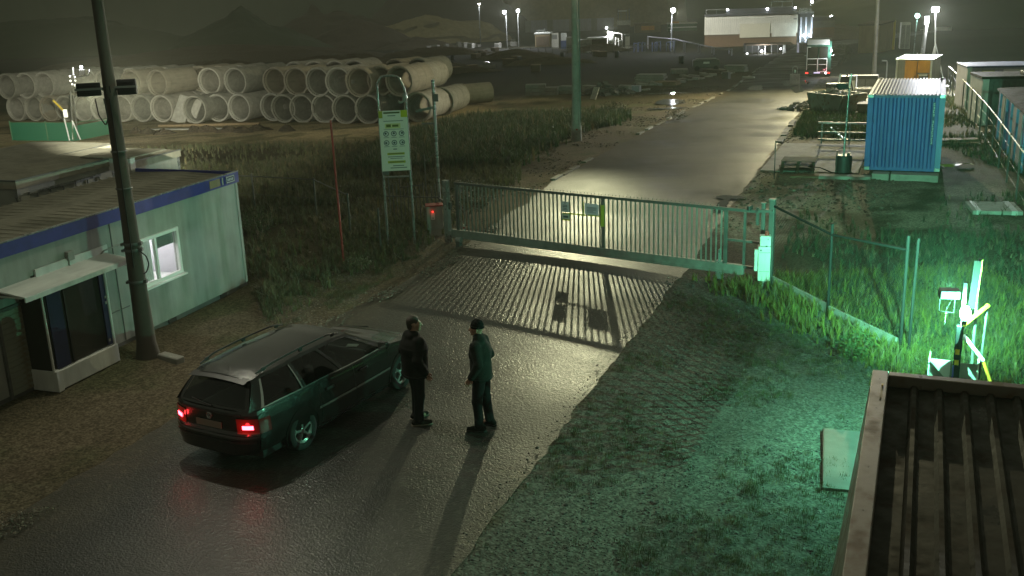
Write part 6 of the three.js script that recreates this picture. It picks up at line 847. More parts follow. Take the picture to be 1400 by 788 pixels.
// dark green lorry body seen from behind, concrete block, shrub
{
  const l = thing('lorry', 'dark green box lorry with white-framed rear windows parked beside the far road', 'lorry', 25.95, -86.2, 17); const W = 2.0;
  const body = part(l, 'box_body', rb(W, 2.35, 4.6, -0.02, 0.55, -2.3, 0.05), m.lorry_green); part(body, 'side_ledge', [bx(0.2, 0.08, 0.06, -1.08, 1.7, 0.03), bx(0.2, 0.08, 0.06, 1.08, 1.7, 0.03)], m.galv);
  part(l, 'top_sign', rb(1.72, 0.42, 0.14, -0.1, 2.62, 0.06, 0.02), m.frame_white, 'white header panel'); each(l, 'rear_window', [bx(0.82, 0.9, 0.02, -0.5, 1.52, 0.02), bx(0.66, 0.9, 0.02, 0.36, 1.52, 0.02), bx(0.82, 0.95, 0.02, -0.5, 0.56, 0.02), bx(0.66, 0.95, 0.02, 0.36, 0.56, 0.02)], m.glass_dark);
  const F = (x0, y0, x1, y1) => [bx(x1 - x0, 0.06, 0.05, (x0 + x1) / 2, y0 - 0.03, 0.05), bx(x1 - x0, 0.06, 0.05, (x0 + x1) / 2, y1 - 0.03, 0.05), bx(0.06, y1 - y0 - 0.06, 0.05, x0, y0 + 0.03, 0.05), bx(0.06, y1 - y0 - 0.06, 0.05, x1, y0 + 0.03, 0.05)]; part(l, 'window_frame', [...F(-0.93, 0.55, -0.92 + 0.02, 2.42).slice(2, 3), bx(0.3, 0.06, 0.05, -0.8, 2.39, 0.05), bx(0.82, 0.06, 0.05, -0.52, 1.45, 0.05), ...F(-0.08, 0.42, 0.66, 1.48), bx(0.62, 0.03, 0.03, 0.3, 1.0, 0.05), bx(0.7, 0.03, 0.03, -0.5, 1.0, 0.05)], m.frame_white);
  part(l, 'bumper', rb(W + 0.1, 0.2, 0.16, 0, 0.22, 0.04, 0.03), m.black); part(l, 'chassis', bx(1.5, 0.3, 4.4, 0, 0.3, -2.3), m.black); for (const x of [-0.85, 0.85]) for (const z of [-0.9, -3.6]) part(l, 'wheel', place(uvm(new THREE.CylinderGeometry(0.4, 0.4, 0.25, 20)), x, 0.4, z, 0, 0, Math.PI / 2), m.black);
  for (const x of [-0.9, 0.82]) part(l, 'tail_light', bx(0.2, 0.1, 0.03, x, 0.29, 0.13), m.red_glow); part(l, 'number_plate', bx(0.5, 0.11, 0.02, -0.1, 0.3, 0.13), M('plate_lit', [0.7, 0.72, 0.9], 0.3, 0, { emissive: new THREE.Color().setRGB(0.6, 0.6, 1), emissiveIntensity: 0.7 }), 'lit plate'); each(l, 'work_light', [bx(0.12, 0.09, 0.04, 0.6, 0.28, 0.13), bx(0.1, 0.1, 0.04, 0.98, 2.05, 0.1)], m.led_glow);
  bulb(26.2, ter(-86) + 0.5, -85.4, [1, 0.3, 0.35], 1.2, 3, 'lorry_lamp_light'); bulb(27.0, ter(-86) + 2.1, -85.6, COOL, 34, 3, 'work_lamp_light');
  const b = thing('concrete_block', 'pale concrete block with a lifting loop standing in a puddle by the lorry', 'concrete block', 21.95, -78.7, 17); part(b, 'block', rb(0.72, 0.75, 0.7, 0, -0.02, 0, 0.03), m.concrete_pale); part(b, 'loop', [pipe([[-0.18, 0.72, 0], [-0.18, 1.2, 0], [-0.1, 1.32, 0], [0.1, 1.32, 0], [0.18, 1.2, 0], [0.18, 0.72, 0]], 0.025, 30), bx(0.14, 0.24, 0.05, 0, 0.82, 0)], m.galv);
}
function leafCrown(n, rx, ry, rz, seed, leaf) { const r = rng(seed), g = []; const base = new THREE.BufferGeometry(); base.setAttribute('position', new THREE.Float32BufferAttribute([0, 0, 0, 0.5, 0.15, 0.1, 0.9, 0, 0, 0, 0, 0, 0.9, 0, 0, 0.5, -0.1, -0.12], 3)); base.computeVertexNormals(); for (let i = 0; i < n; i++) { const a = r() * 6.283, u = r() * 2 - 1, q = Math.cbrt(r()) * (0.7 + 0.5 * vn(a * 2, u * 3, seed)), s = Math.sqrt(1 - u * u); g.push(base.clone().scale(leaf, leaf, leaf).rotateX(r() * 6).rotateY(r() * 6).rotateZ(r() * 6).translate(Math.cos(a) * s * q * rx, ry + u * q * ry, Math.sin(a) * s * q * rz)); } return g.map((x) => { x.setAttribute('uv', new THREE.BufferAttribute(new Float32Array(12), 2)); return x; }); }
function shrub(label, x, z, rx, ry, rz, n, seed, leaf, mat) { const s = thing('shrub', label, 'shrub', x, z, seed * 37); part(s, 'crown', leafCrown(n, rx, ry, rz, seed, leaf), mat); part(s, 'stem', [0, 1, 2, 3].map((i) => bar([0.05 * i - 0.1, -0.1, 0], [Math.cos(i * 1.9) * rx * 0.5, ry * 1.1, Math.sin(i * 1.9) * rz * 0.5], 0.02, 0.008, 5)), m.timber_dark); return s; }
M('leaf_dark', [0.03, 0.045, 0.02], 0.7, 0, { side: THREE.DoubleSide }); M('leaf_mid', [0.055, 0.085, 0.025], 0.7, 0, { side: THREE.DoubleSide });
shrub('dark rounded shrub right of the green lorry', 33.6, -104, 1.3, 1.1, 1.2, 1400, 3, 0.16, m.leaf_dark);
shrub('small bright weed clump at the foot of the red pole', -3.9, -25.1, 0.5, 0.22, 0.4, 500, 5, 0.07, m.leaf_mid);
shrub('leafy weed clump among the grass near the camera tower', 6.2, -17.6, 0.4, 0.3, 0.4, 420, 7, 0.08, m.leaf_mid);
shrub('dark low bush in the rubble left of the far road', 6.1, -58.6, 0.9, 0.42, 0.7, 700, 9, 0.1, m.leaf_dark);
shrub('dark weeds on the kerb left of the road beyond the gate', 9.0, -54.6, 0.7, 0.3, 0.5, 500, 11, 0.09, m.leaf_dark);
shrub('pale-topped weed clump in the field left of the red pole', -7.4, -29.5, 0.6, 0.5, 0.5, 500, 13, 0.08, m.leaf_mid);
shrub('bushy weeds behind the left gate post', -1.3, -31.6, 1.1, 0.6, 0.8, 1100, 15, 0.09, m.leaf_dark);
// cabins and containers behind the right-hand fence
{
  const c1 = thing('site_cabin', 'white cabin with a green window frame, farthest in the row behind the right fence', 'site cabin', 24.1, -54.2, 12); each(c1, 'wall', [bx(3.9, 2.2, 0.06, 1.95, 0, 0), bx(0.06, 2.2, 2.4, 0.03, 0, -1.25), bx(3.9, 2.2, 0.06, 1.95, 0, -2.45), bx(0.06, 2.2, 2.4, 3.87, 0, -1.25)], m.purple_white); each(c1, 'corner_post', [bx(0.22, 2.25, 0.1, 0.11, 0, 0.05)], m.white_paint); part(c1, 'window', [bx(0.5, 1.2, 0.03, 0.95, 0.75, 0.045)], m.glass_dark); part(c1, 'window_frame', [bx(0.08, 1.3, 0.06, 0.66, 0.7, 0.05), bx(0.62, 0.08, 0.06, 1.0, 1.98, 0.05)], m.lime); part(c1, 'roof', [rb(4.0, 0.1, 2.6, 1.95, 2.2, -1.2, 0.02)], m.roof_blue); part(c1, 'panel', bx(1.9, 0.9, 0.03, 2.7, 1.2, 0.045), m.frame_white);
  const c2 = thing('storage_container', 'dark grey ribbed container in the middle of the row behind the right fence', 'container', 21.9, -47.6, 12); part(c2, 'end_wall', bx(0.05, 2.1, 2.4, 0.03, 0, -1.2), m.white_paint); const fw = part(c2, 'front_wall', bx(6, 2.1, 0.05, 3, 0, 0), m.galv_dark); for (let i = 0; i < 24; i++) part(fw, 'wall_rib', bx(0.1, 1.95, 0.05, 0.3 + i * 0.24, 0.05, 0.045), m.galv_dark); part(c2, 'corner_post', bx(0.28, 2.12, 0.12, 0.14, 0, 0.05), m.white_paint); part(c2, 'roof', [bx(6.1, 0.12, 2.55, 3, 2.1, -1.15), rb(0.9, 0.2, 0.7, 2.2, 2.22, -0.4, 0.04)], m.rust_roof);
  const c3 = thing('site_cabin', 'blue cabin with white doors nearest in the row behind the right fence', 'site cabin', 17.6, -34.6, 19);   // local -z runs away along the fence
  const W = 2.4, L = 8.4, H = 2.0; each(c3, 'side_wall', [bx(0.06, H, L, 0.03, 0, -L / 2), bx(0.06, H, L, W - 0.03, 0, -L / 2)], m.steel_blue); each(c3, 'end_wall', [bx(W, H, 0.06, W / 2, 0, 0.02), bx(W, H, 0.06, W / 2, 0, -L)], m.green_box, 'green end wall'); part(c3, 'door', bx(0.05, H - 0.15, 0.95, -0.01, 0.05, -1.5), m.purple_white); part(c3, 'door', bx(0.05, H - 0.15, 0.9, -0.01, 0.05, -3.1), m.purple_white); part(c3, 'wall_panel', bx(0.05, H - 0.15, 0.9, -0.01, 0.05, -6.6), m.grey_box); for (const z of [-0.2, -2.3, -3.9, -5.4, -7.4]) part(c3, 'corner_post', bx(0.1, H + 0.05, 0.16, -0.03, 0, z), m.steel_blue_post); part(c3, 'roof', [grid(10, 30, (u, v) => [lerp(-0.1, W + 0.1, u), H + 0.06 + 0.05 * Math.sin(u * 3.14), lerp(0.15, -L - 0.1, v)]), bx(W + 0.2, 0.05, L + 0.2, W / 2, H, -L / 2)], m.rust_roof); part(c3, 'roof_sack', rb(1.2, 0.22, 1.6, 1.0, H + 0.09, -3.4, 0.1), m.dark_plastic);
  const f = thing('perimeter_fence', 'perimeter fence with a pale top rail running along the right side', 'fence', 0, 0, 0, null, 0); const fp = (t) => { const x = lerp(14.6, 28.6, t), z = lerp(-28.2, -67, t); return [x, ter(z), z]; };
  for (let i = 0; i <= 15; i++) { const [x, y, z] = fp(i / 15); part(f, 'post', bar([x, y - 0.2, z], [x, y + 1.62, z], 0.03, 0.03, 6), m.galv_dark); if (i < 15) { const [x1, y1, z1] = fp((i + 1) / 15); each(f, 'rail', [bar([x, y + 1.55, z], [x1, y1 + 1.55, z1], 0.03, 0.03, 6)], m.white_paint); part(f, 'wire', [0.3, 0.75, 1.15].map((h) => bar([x, y + h, z], [x1, y1 + h, z1], 0.006, 0.006, 4)), m.galv_dark); } }
  rebase(f, fp(0));
  const tp = thing('concrete_slab', 'pale flat slab with strapped ends lying in the grass right of the blue container', 'slab', 14.2, -29.4, 105); part(tp, 'slab', rb(1.35, 0.12, 1.35, 0, 0, 0, 0.02), m.concrete_pale); each(tp, 'strap', [bx(1.37, 0.13, 0.12, 0, 0.002, 0.5), bx(1.37, 0.13, 0.16, 0, 0.002, -0.45)], m.white_paint);
  const tpe = thing('warning_tape', 'crumpled white and yellow tape lying right of the blue container', 'tape', 15.9, -36.6, 95); part(tpe, 'tape', grid(16, 2, (u, v) => [0.1 * (v - 0.5) * 3, 0.06 + 0.07 * Math.sin(u * 9) * v, (u - 0.5) * 1.7]), m.lime);
  const pl = thing('timber_plank', 'loose planks stacked behind the blue container on its right', 'planks', 18.6, -41.8, 100); for (let i = 0; i < 5; i++) part(pl, 'plank', rb(0.22, 0.07, 2.2 + 0.3 * Math.sin(i * 4), (i % 3) * 0.28 - 0.3, 0.02 + 0.075 * Math.floor(i / 3), 0.1 * i, 0.01, 0.1 * Math.sin(i * 5)), m.timber);
}

// ---------------------------------------------------------------- the far yard
function lampPost(label, x, z, h, rgb, cd, dx = 0, size = 0.3, group) {
  const p = thing('lamp_post', label, 'lamp post', x, z, 0, group); part(p, 'post', bar([0, 0, 0], [dx * 0.2, h, 0], 0.13, 0.09, 10), m.galv); part(p, 'lamp_arm', bar([dx * 0.2, h, 0], [dx, h + 0.15, 0.4], 0.05, 0.05, 6), m.galv);
  const hd = part(p, 'lamp_head', rb(0.8, 0.2, 0.4, dx, h + 0.1, 0.6, 0.05), m.galv_dark); part(hd, 'lamp_glass', new THREE.SphereGeometry(size, 14, 10).translate(dx, h - 0.02, 0.75), size > 0.2 ? m.led_glow : m.street_glow);
  bulb(x + dx, ter(z) + h - 0.05, z + 0.75 + size + 0.12, rgb, cd, 10, 'lamp_post_light'); return p;
}
lampPost('bright lamp post standing left of the white hall', 25.9, -162, 6.2, COOL, LAMP.hallPole, 0.1, 0.36);
spot(26.4, ter(-162) + 6.0, -161.2, 42, ter(-178) + 2, -177, [1, 0.98, 0.9], LAMP.hallBeam, 62, 0.6, 8, 'lamp_post_beam_light');
lampPost('right lamp post of the close pair left of the pale shed', 3.4, -231, 7.7, COOL, LAMP.farPole * 0.7, 0.1, 0.36);
lampPost('left lamp post of the close pair left of the pale shed', 0.9, -222, 7.4, COOL, LAMP.farPole * 0.7, -0.4, 0.36);
lampPost('dim lamp post cut by the top edge, left of the pair', -6.0, -281, 10.2, COOL, LAMP.smallFar, 0.1, 0.2);
lampPost('small lamp post above the shrub, left of three by the far road', 96, -330, 8.2, COOL, LAMP.smallFar, 0.2, 0.42);
lampPost('small lamp post above the lorry roof, middle of three by the far road', 86, -283, 4.2, COOL, LAMP.smallFar, -0.3, 0.42);
lampPost('unlit-looking lamp post, right of three by the far road', 88, -280, 6.1, COOL, 200, 0.3, 0.12);
for (const [x, z, y, lb] of [[-118, -345, 4.5, 'tiny far light left of the timber pole, highest'], [-103, -380, 5.5, 'tiny far light right of the timber pole, above the others'], [-92, -372, 2.0, 'tiny far light above the pale pipe barrel'], [-61, -368, 4.5, 'tiny far light beside the left spoil heap'], [-42, -430, 8.5, 'tiny far light above the pointed spoil heap'], [-22.5, -440, 11.5, 'tiny far light on the dark ridge left of the lamps']]) {
  const t = thing('far_light', lb, 'lamp', x, z); part(t, 'post', bar([0, 0, 0], [0, y, 0], 0.08, 0.06, 6), m.galv_dark); part(t, 'lamp_glass', new THREE.SphereGeometry(0.3, 8, 6).translate(0, y, 0.1), m.led_glow); bulb(x, ter(z) + y, z + 0.6, COOL, 60, 8, 'far_lamp_light');
}
// white clad hall
{
  const ha = 11, h = thing('hall', 'large white corrugated hall with a brown lower wall at the end of the road', 'hall', 33.9, -177.1, ha); const W = 15.0, L = 16, H = 5.15, B = 1.95;
  const end = part(h, 'base_wall', [bx(W, B + 0.1, 0.2, W / 2, 0, -0.15)], m.brick); part(h, 'cladding_backing', bx(W + 0.1, H - B - 0.35, 0.1, W / 2, B + 0.1, -0.05), m.clad_white);
  const cl = new THREE.Group(); cl.name = 'cladding'; h.add(cl); for (let i = 0; i < 46; i++) { const x = 0.16 + i * 0.3268, low = x > 5.7; part(cl, 'cladding_panel', bx(0.2, H - B - 0.36 - (low ? 1.75 : 0), 0.08, x, B + 0.11 + (low ? 1.75 : 0), 0.03), m.clad_white); }
  part(h, 'sliding_door', bx(4.9, 2.25, 0.14, 8.2, B - 0.5, 0.1), M('door_cream', [0.52, 0.5, 0.38], 0.6)); part(h, 'side_door', bx(3.9, 2.2, 0.1, 12.9, B - 0.45, 0.08), m.clad_white); part(h, 'dark_band', [bx(5.4, 0.26, 0.12, 2.8, B - 0.18, 0.0), bx(9.3, 0.16, 0.12, 10.4, B - 0.68, -0.02)], m.timber_dark);
  each(h, 'side_wall', [bx(0.15, H - 0.1, L, 0.1, 0, -L / 2 - 0.1), bx(0.15, H - 0.1, L, W - 0.1, 0, -L / 2 - 0.1)], m.clad_white); part(h, 'back_wall', bx(W - 0.5, H - 0.1, 0.15, W / 2, 0, -L), m.clad_white);
  const roof = part(h, 'roof', [bx(W + 0.2, 0.3, L + 0.2, W / 2, H - 0.1, -L / 2), bx(W - 3.5, 0.75, 1.2, W / 2 + 1.7, H + 0.2, -2.2)], m.roof_dark); part(roof, 'ridge_rail', [bar([0.1, H + 0.9, -2], [3.6, H + 0.95, -2], 0.07, 0.07, 6), ...[0.2, 1.9, 3.5].map((x) => bar([x, H + 0.1, -2], [x, H + 0.92, -2], 0.05, 0.05, 6))], m.galv); each(roof, 'roof_lamp', [new THREE.SphereGeometry(0.16, 10, 8).translate(3.7, H + 0.85, -1.4), new THREE.SphereGeometry(0.19, 10, 8).translate(10.2, H + 0.8, -1.4), new THREE.SphereGeometry(0.14, 10, 8).translate(14.7, H + 0.85, -1.4)], m.led_glow);
  part(roof, 'roof_frame', [11.0, 12.8, 14.5].map((x) => bx(0.12, 1.6, 0.12, x, H + 0.2, -5)).concat([bx(3.6, 0.12, 0.12, 12.75, H + 1.8, -5), bx(3.6, 0.12, 0.12, 12.75, H + 0.9, -5)]), m.galv); part(h, 'floodlight', bx(0.5, 0.16, 0.2, 14.6, 4.2, 0.3), m.galv_dark);
  const a = thing('wing_building', 'low blue-grey annexe joined to the right end of the white hall', 'building', 48.75, -174.4, ha); each(a, 'wall', [bx(2.3, 5.0, 6, 1.2, 0, -3)], m.roof_dark); each(a, 'pillar', [0.5, 1.3, 2.2].map((x) => bx(0.25, 4.4, 0.2, x, 0, 0.1)), m.purple_white); part(a, 'roof', [bx(2.6, 0.3, 6.2, 1.2, 5, -3), bx(2.0, 0.5, 2, 1.2, 5.3, -2)], m.galv); each(a, 'lamp_glass', [new THREE.SphereGeometry(0.17, 10, 8).translate(0.9, 1.5, 0.35), new THREE.SphereGeometry(0.15, 10, 8).translate(1.9, 1.5, 0.35)], m.led_glow); bulb(50.2, ter(-174) + 1.6, -172.6, [0.75, 0.95, 1], 60, 5, 'wall_lamp_light');
  const wb = thing('workshop', 'brown and grey workshop building right of the white hall', 'building', 54.5, -197.9, -8); each(wb, 'wall', [bx(8.2, 2.2, 8, 4.1, 0, -4)], m.brick); part(wb, 'upper_wall', [bx(8.3, 1.25, 8, 4.1, 2.2, -4)], m.galv_dark); part(wb, 'roof', [bx(8.5, 0.7, 8.3, 4.1, 3.45, -4)], m.roof_dark); each(wb, 'roof_lamp', [bx(1.4, 0.16, 0.3, 1.3, 4.3, 0, 0, 0, 0.18), bx(0.45, 0.1, 0.3, 3.6, 4.5, 0, 0, 0, -0.5), bx(0.4, 0.1, 0.3, 7.4, 4.2, 0, 0, 0, 0.5)], m.led_glow); each(wb, 'door', [bx(2.6, 1.9, 0.1, 5.2, 0, 0.06)], m.timber_dark); bulb(56, ter(-197) + 4.4, -196.6, COOL, 60, 6, 'roof_lamp_light');
  const bn = thing('dark_shed', 'low dark open shed with a white post at the foot of the hall', 'shed', 32.5, -141, 8); part(bn, 'roof', bx(6.2, 0.15, 3, 3.1, 1.1, -1.5), m.timber_dark); part(bn, 'back_wall', bx(6, 1.1, 0.1, 3, 0, -2.9), m.black); for (let i = 0; i < 7; i++) part(bn, 'post', bx(i === 6 ? 0.35 : 0.1, 1.1, 0.12, 0.1 + i * 0.83, 0, 0), i === 6 ? m.frame_white : m.galv_dark); each(bn, 'lamp_glass', [new THREE.SphereGeometry(0.16, 10, 8).translate(2.1, 0.35, 0.4), new THREE.SphereGeometry(0.1, 10, 8).translate(4.6, 0.6, 0.3), new THREE.SphereGeometry(0.09, 10, 8).translate(0.2, 0.1, 0.6)], m.led_glow); bulb(34.8, ter(-141) + 0.5, -140, COOL, 40, 5, 'shed_lamp_light');
  const rb2 = thing('container_block', 'grey-red cabinet block right of the dark open shed', 'cabinet', 39.2, -139.5, 8); part(rb2, 'housing', bx(1.9, 1.25, 2, 0.9, 0, 0), m.purple_white); part(rb2, 'panel', [bx(0.8, 0.9, 0.05, 1.3, 0.2, 1.02)], m.red_paint);
  const t2 = thing('tan_container', 'tall tan container wall with a pale end strip behind the road lamp pole', 'container', 51.2, -137.8, -60); part(t2, 'long_wall', bx(9.5, 3.6, 2.4, -5.0, 0, -1.3), m.tan_clad); part(t2, 'corner_post', bx(0.3, 3.7, 0.3, 0, 0, 0), m.yellow); part(t2, 'roof', bx(9.8, 0.15, 2.7, -5.0, 3.6, -1.3), m.timber_dark);
  const t3 = thing('white_container', 'narrow pale container end right of the tan container', 'container', 52.4, -138.6, 18); part(t3, 'end_wall', bx(1.2, 3.35, 3, 0.6, 0, -1.5), m.clad_white); each(t3, 'door', [bx(0.5, 3.0, 0.06, 0.3, 0.1, 0.03), bx(0.5, 3.0, 0.06, 0.88, 0.1, 0.03)], m.concrete_pale);
  const wf = thing('steel_gantry', 'grey open pipe frame standing in the dark right of the tripod mast', 'frame', 103, -247, 24); part(wf, 'frame', [bar([-4, 3.4, 0], [3.6, 3.4, 0], 0.12), bar([-4, 5.6, 0], [3.6, 5.6, 0], 0.1), bar([-4, 0, 0], [-4, 5.6, 0], 0.12), bar([3.6, 0, 0], [3.6, 5.6, 0], 0.12), bar([-4, 3.4, 0], [-1.5, 5.6, 0], 0.09), bar([-1.5, 5.6, 0], [1, 3.4, 0], 0.09), bar([1, 3.4, 0], [3.6, 5.6, 0], 0.09)], m.galv);
}
// machines, sheds and frames left of the hall
{
  const box = (name, label, cat, x, z, hd, w, h, d, wall, roof, front) => { const t = thing(name, label, cat, x, z, hd); part(t, 'wall', bx(w, h, d, 0, 0, -d / 2), wall); if (roof) part(t, 'roof', rb(w + 0.3, 0.3, d + 0.4, 0, h, -d / 2, 0.06), roof); if (front) part(t, 'panel', bx(w * front[0], h * front[1], 0.08, 0, h * front[2], 0.05), front[3]); return t; };
  const s1 = box('shed', 'small shed with a bright pale roof and dark opening right of the twin lamps', 'shed', 8.4, -224, 10, 3.2, 2.6, 3, m.tan_clad, m.frame_white, [0.85, 0.75, 0.08, m.timber_dark]); each(s1, 'roof_rack', [bar([-0.8, 2.9, -0.4], [-0.8, 3.7, -0.4], 0.09), bar([0.4, 2.9, -0.4], [0.5, 3.9, -0.4], 0.09), bar([-1.4, 3.3, -0.4], [1, 3.4, -0.4], 0.08)], m.galv);
  box('cabinet', 'narrow white cabinet beside the pale-roofed shed', 'cabinet', 10.2, -208, 10, 1.25, 2.9, 1.2, m.clad_white, null, [0.8, 0.3, 0.6, m.grey_box]);
  const c2 = box('cabinet', 'grey cabinet with a white sign on it, left of the lamp pole', 'cabinet', 11.65, -202, 10, 1.2, 1.5, 1.2, m.roof_blue, null, null); part(c2, 'sign', bx(1.1, 1.4, 0.1, 0, 1.55, 0.0), m.frame_white);
  box('cabinet', 'pale cabinet nearly touching the near lamp pole', 'cabinet', 12.4, -196, 10, 1.3, 2.2, 1.3, m.concrete_pale, null, [0.7, 0.3, 0.1, m.grey_box]);
  box('container', 'low pale pinkish container right of the near lamp pole', 'container', 14.4, -190, 10, 2.9, 1.75, 2.4, m.concrete_pale, null, [0.96, 0.12, 0.5, m.grey_box]);
  box('container', 'dark container with a white top edge in the far yard', 'container', 17.0, -191, 10, 3.3, 1.75, 2.4, m.timber_dark, m.frame_white, null);
  const mc = thing('mixing_plant', 'jumble of pale pipes and tanks of a mixing plant in the far yard', 'machine', 21.0, -200, 8); part(mc, 'tank', [lathe([[0, 0.6], [0.5, 0.8], [0.6, 1.4], [0.6, 2.6], [0, 2.9]], 14).translate(-0.4, 0, 0), rb(1.2, 1.0, 1, 0.9, 0.3, 0, 0.1)], m.grey_box); part(mc, 'frame', [bar([-1.2, 0, 0], [-1.1, 3.0, 0], 0.09), bar([1.6, 0, 0], [1.6, 2.4, 0], 0.09), bar([-1.2, 2.9, 0], [1.6, 2.4, 0], 0.09), bar([0.4, 0.2, 0.6], [0.5, 1.9, 0.6], 0.14), bar([1.0, 0.2, 0.6], [1.0, 1.7, 0.6], 0.14)], m.concrete_pale); part(mc, 'lamp_glass', new THREE.SphereGeometry(0.19, 10, 8).translate(-1.3, 3.6, 0.3), m.led_glow); bulb(19.9, ter(-199) + 3.7, -199, COOL, 340, 6, 'plant_lamp_light');
  const m3 = box('silo', 'narrow upright white silo right of the mixing plant', 'silo', 22.3, -189, 10, 0.75, 2.1, 0.8, m.clad_white, null, null); part(m3, 'hopper', lathe([[0, 2.5], [0.5, 2.45], [0.36, 2.1], [0, 2.1]], 12), m.galv);
  const tw = thing('screening_tower', 'square steel tower with a pale band above the far machines', 'tower', 42.3, -369, 8); part(tw, 'frame', [[-1.9, 0], [1.9, 0]].flatMap(([x]) => [bar([x, 0, 0], [x, 8.2, 0], 0.18), bar([x * 0.5, 4, 0], [x * 0.5, 8.0, 0], 0.1)]), m.galv); part(tw, 'deck', [bx(4.6, 1.5, 2.4, 0, 2.6, 0)], m.clad_white); part(tw, 'top_rail', bx(3.0, 0.35, 0.4, -0.4, 7.2, 0), m.frame_white); part(tw, 'cabin', bx(4.2, 2.2, 2.2, 0, 0.3, 0), m.timber_dark);
  box('site_building', 'long pale orange building behind the far machines', 'building', 49.6, -361, 6, 9.0, 3.0, 6, m.tan_clad, m.timber, [0.5, 0.5, 0.3, m.orange]);
  const gs = box('site_building', 'long green and white striped building behind the far lamp', 'building', 62.3, -366, 6, 10, 2.4, 6, m.green_box, m.clad_white, [0.98, 0.16, 0.45, m.frame_white]); part(gs, 'roof_sign', rb(2.4, 0.6, 0.3, -2.4, 2.7, 0.2, 0.1), m.orange);
  const wl = thing('retaining_wall', 'long pale wall below the big sand heap', 'wall', 24, -395, 4); for (let i = 0; i < 16; i++) part(wl, 'wall_panel', bx(2.0, 4.4, 0.4, -14.5 + i * 2.06, 0, 0), i % 4 ? m.purple_white : m.concrete);
  const cv = thing('conveyor_frame', 'long low blue-grey conveyor frame on posts in front of the hall', 'conveyor', 0, 0, 0, null, 0); const cp = [[24.8, -180, 2.1], [25.6, -157, 1.95], [26.8, -155, 1.55], [28.1, -150, 1.2], [28.7, -143, 0.95], [30.0, -138, 0.8]];
  for (let i = 0; i < cp.length; i++) { const [x, z, h] = cp[i]; each(cv, 'post', [bar([x, ter(z), z], [x, ter(z) + h, z], 0.09, 0.09, 6), bar([x + 0.3, ter(z), z - 3], [x + 0.3, ter(z) + h, z - 3], 0.07, 0.07, 6)], m.purple_white); if (i) { const [x0, z0, h0] = cp[i - 1]; part(cv, 'beam', beam([x0, ter(z0) + h0, z0], [x, ter(z) + h, z], 0.16, 0.14), m.purple_white); } }
  rebase(cv, [24.8, ter(-180), -180]);
  for (let i = 0; i < 8; i++) { const x = 20.5 + i * 0.95, z = -165 - 2 * (i % 3); const t = thing('steel_stand', 'thin blue-grey steel stand among the frames left of the hall', 'stand', x, z, 30 * i, 'steel stands left of the hall'); part(t, 'frame', [bar([0, 0, 0], [0, 1.5, 0], 0.05, 0.05, 5), bar([0.6, 0, 0], [0.6, 1.4, 0], 0.05, 0.05, 5), bar([0, 1.4, 0], [0.6, 1.35, 0], 0.05, 0.05, 5), bar([0, 0.3, 0], [0.6, 1.2, 0], 0.03, 0.03, 5)], m.roof_blue); }
  const fence = thing('post_fence', 'thin far fence line of short posts below the pale sheds', 'fence', 0, 0, 0, null, 0); for (let i = 0; i < 22; i++) { const x = 1 + i * 1.15, z = -172 + i * 0.6; part(fence, 'post', bar([x, ter(z), z], [x, ter(z) + 1.2, z], 0.04, 0.04, 5), m.galv_dark); if (i) part(fence, 'rail', bar([x - 1.15, ter(z - 0.6) + 1.1, z - 0.6], [x, ter(z) + 1.1, z], 0.04, 0.04, 4), m.galv_dark); }
  rebase(fence, [1, ter(-172), -172]);
  const wl2 = thing('low_wall', 'long low pale kerb wall across the far yard left of the lamp pole', 'wall', -14, -128, 95); part(wl2, 'wall', bx(0.3, 0.4, 26, 0, 0, 0), m.concrete); 
}
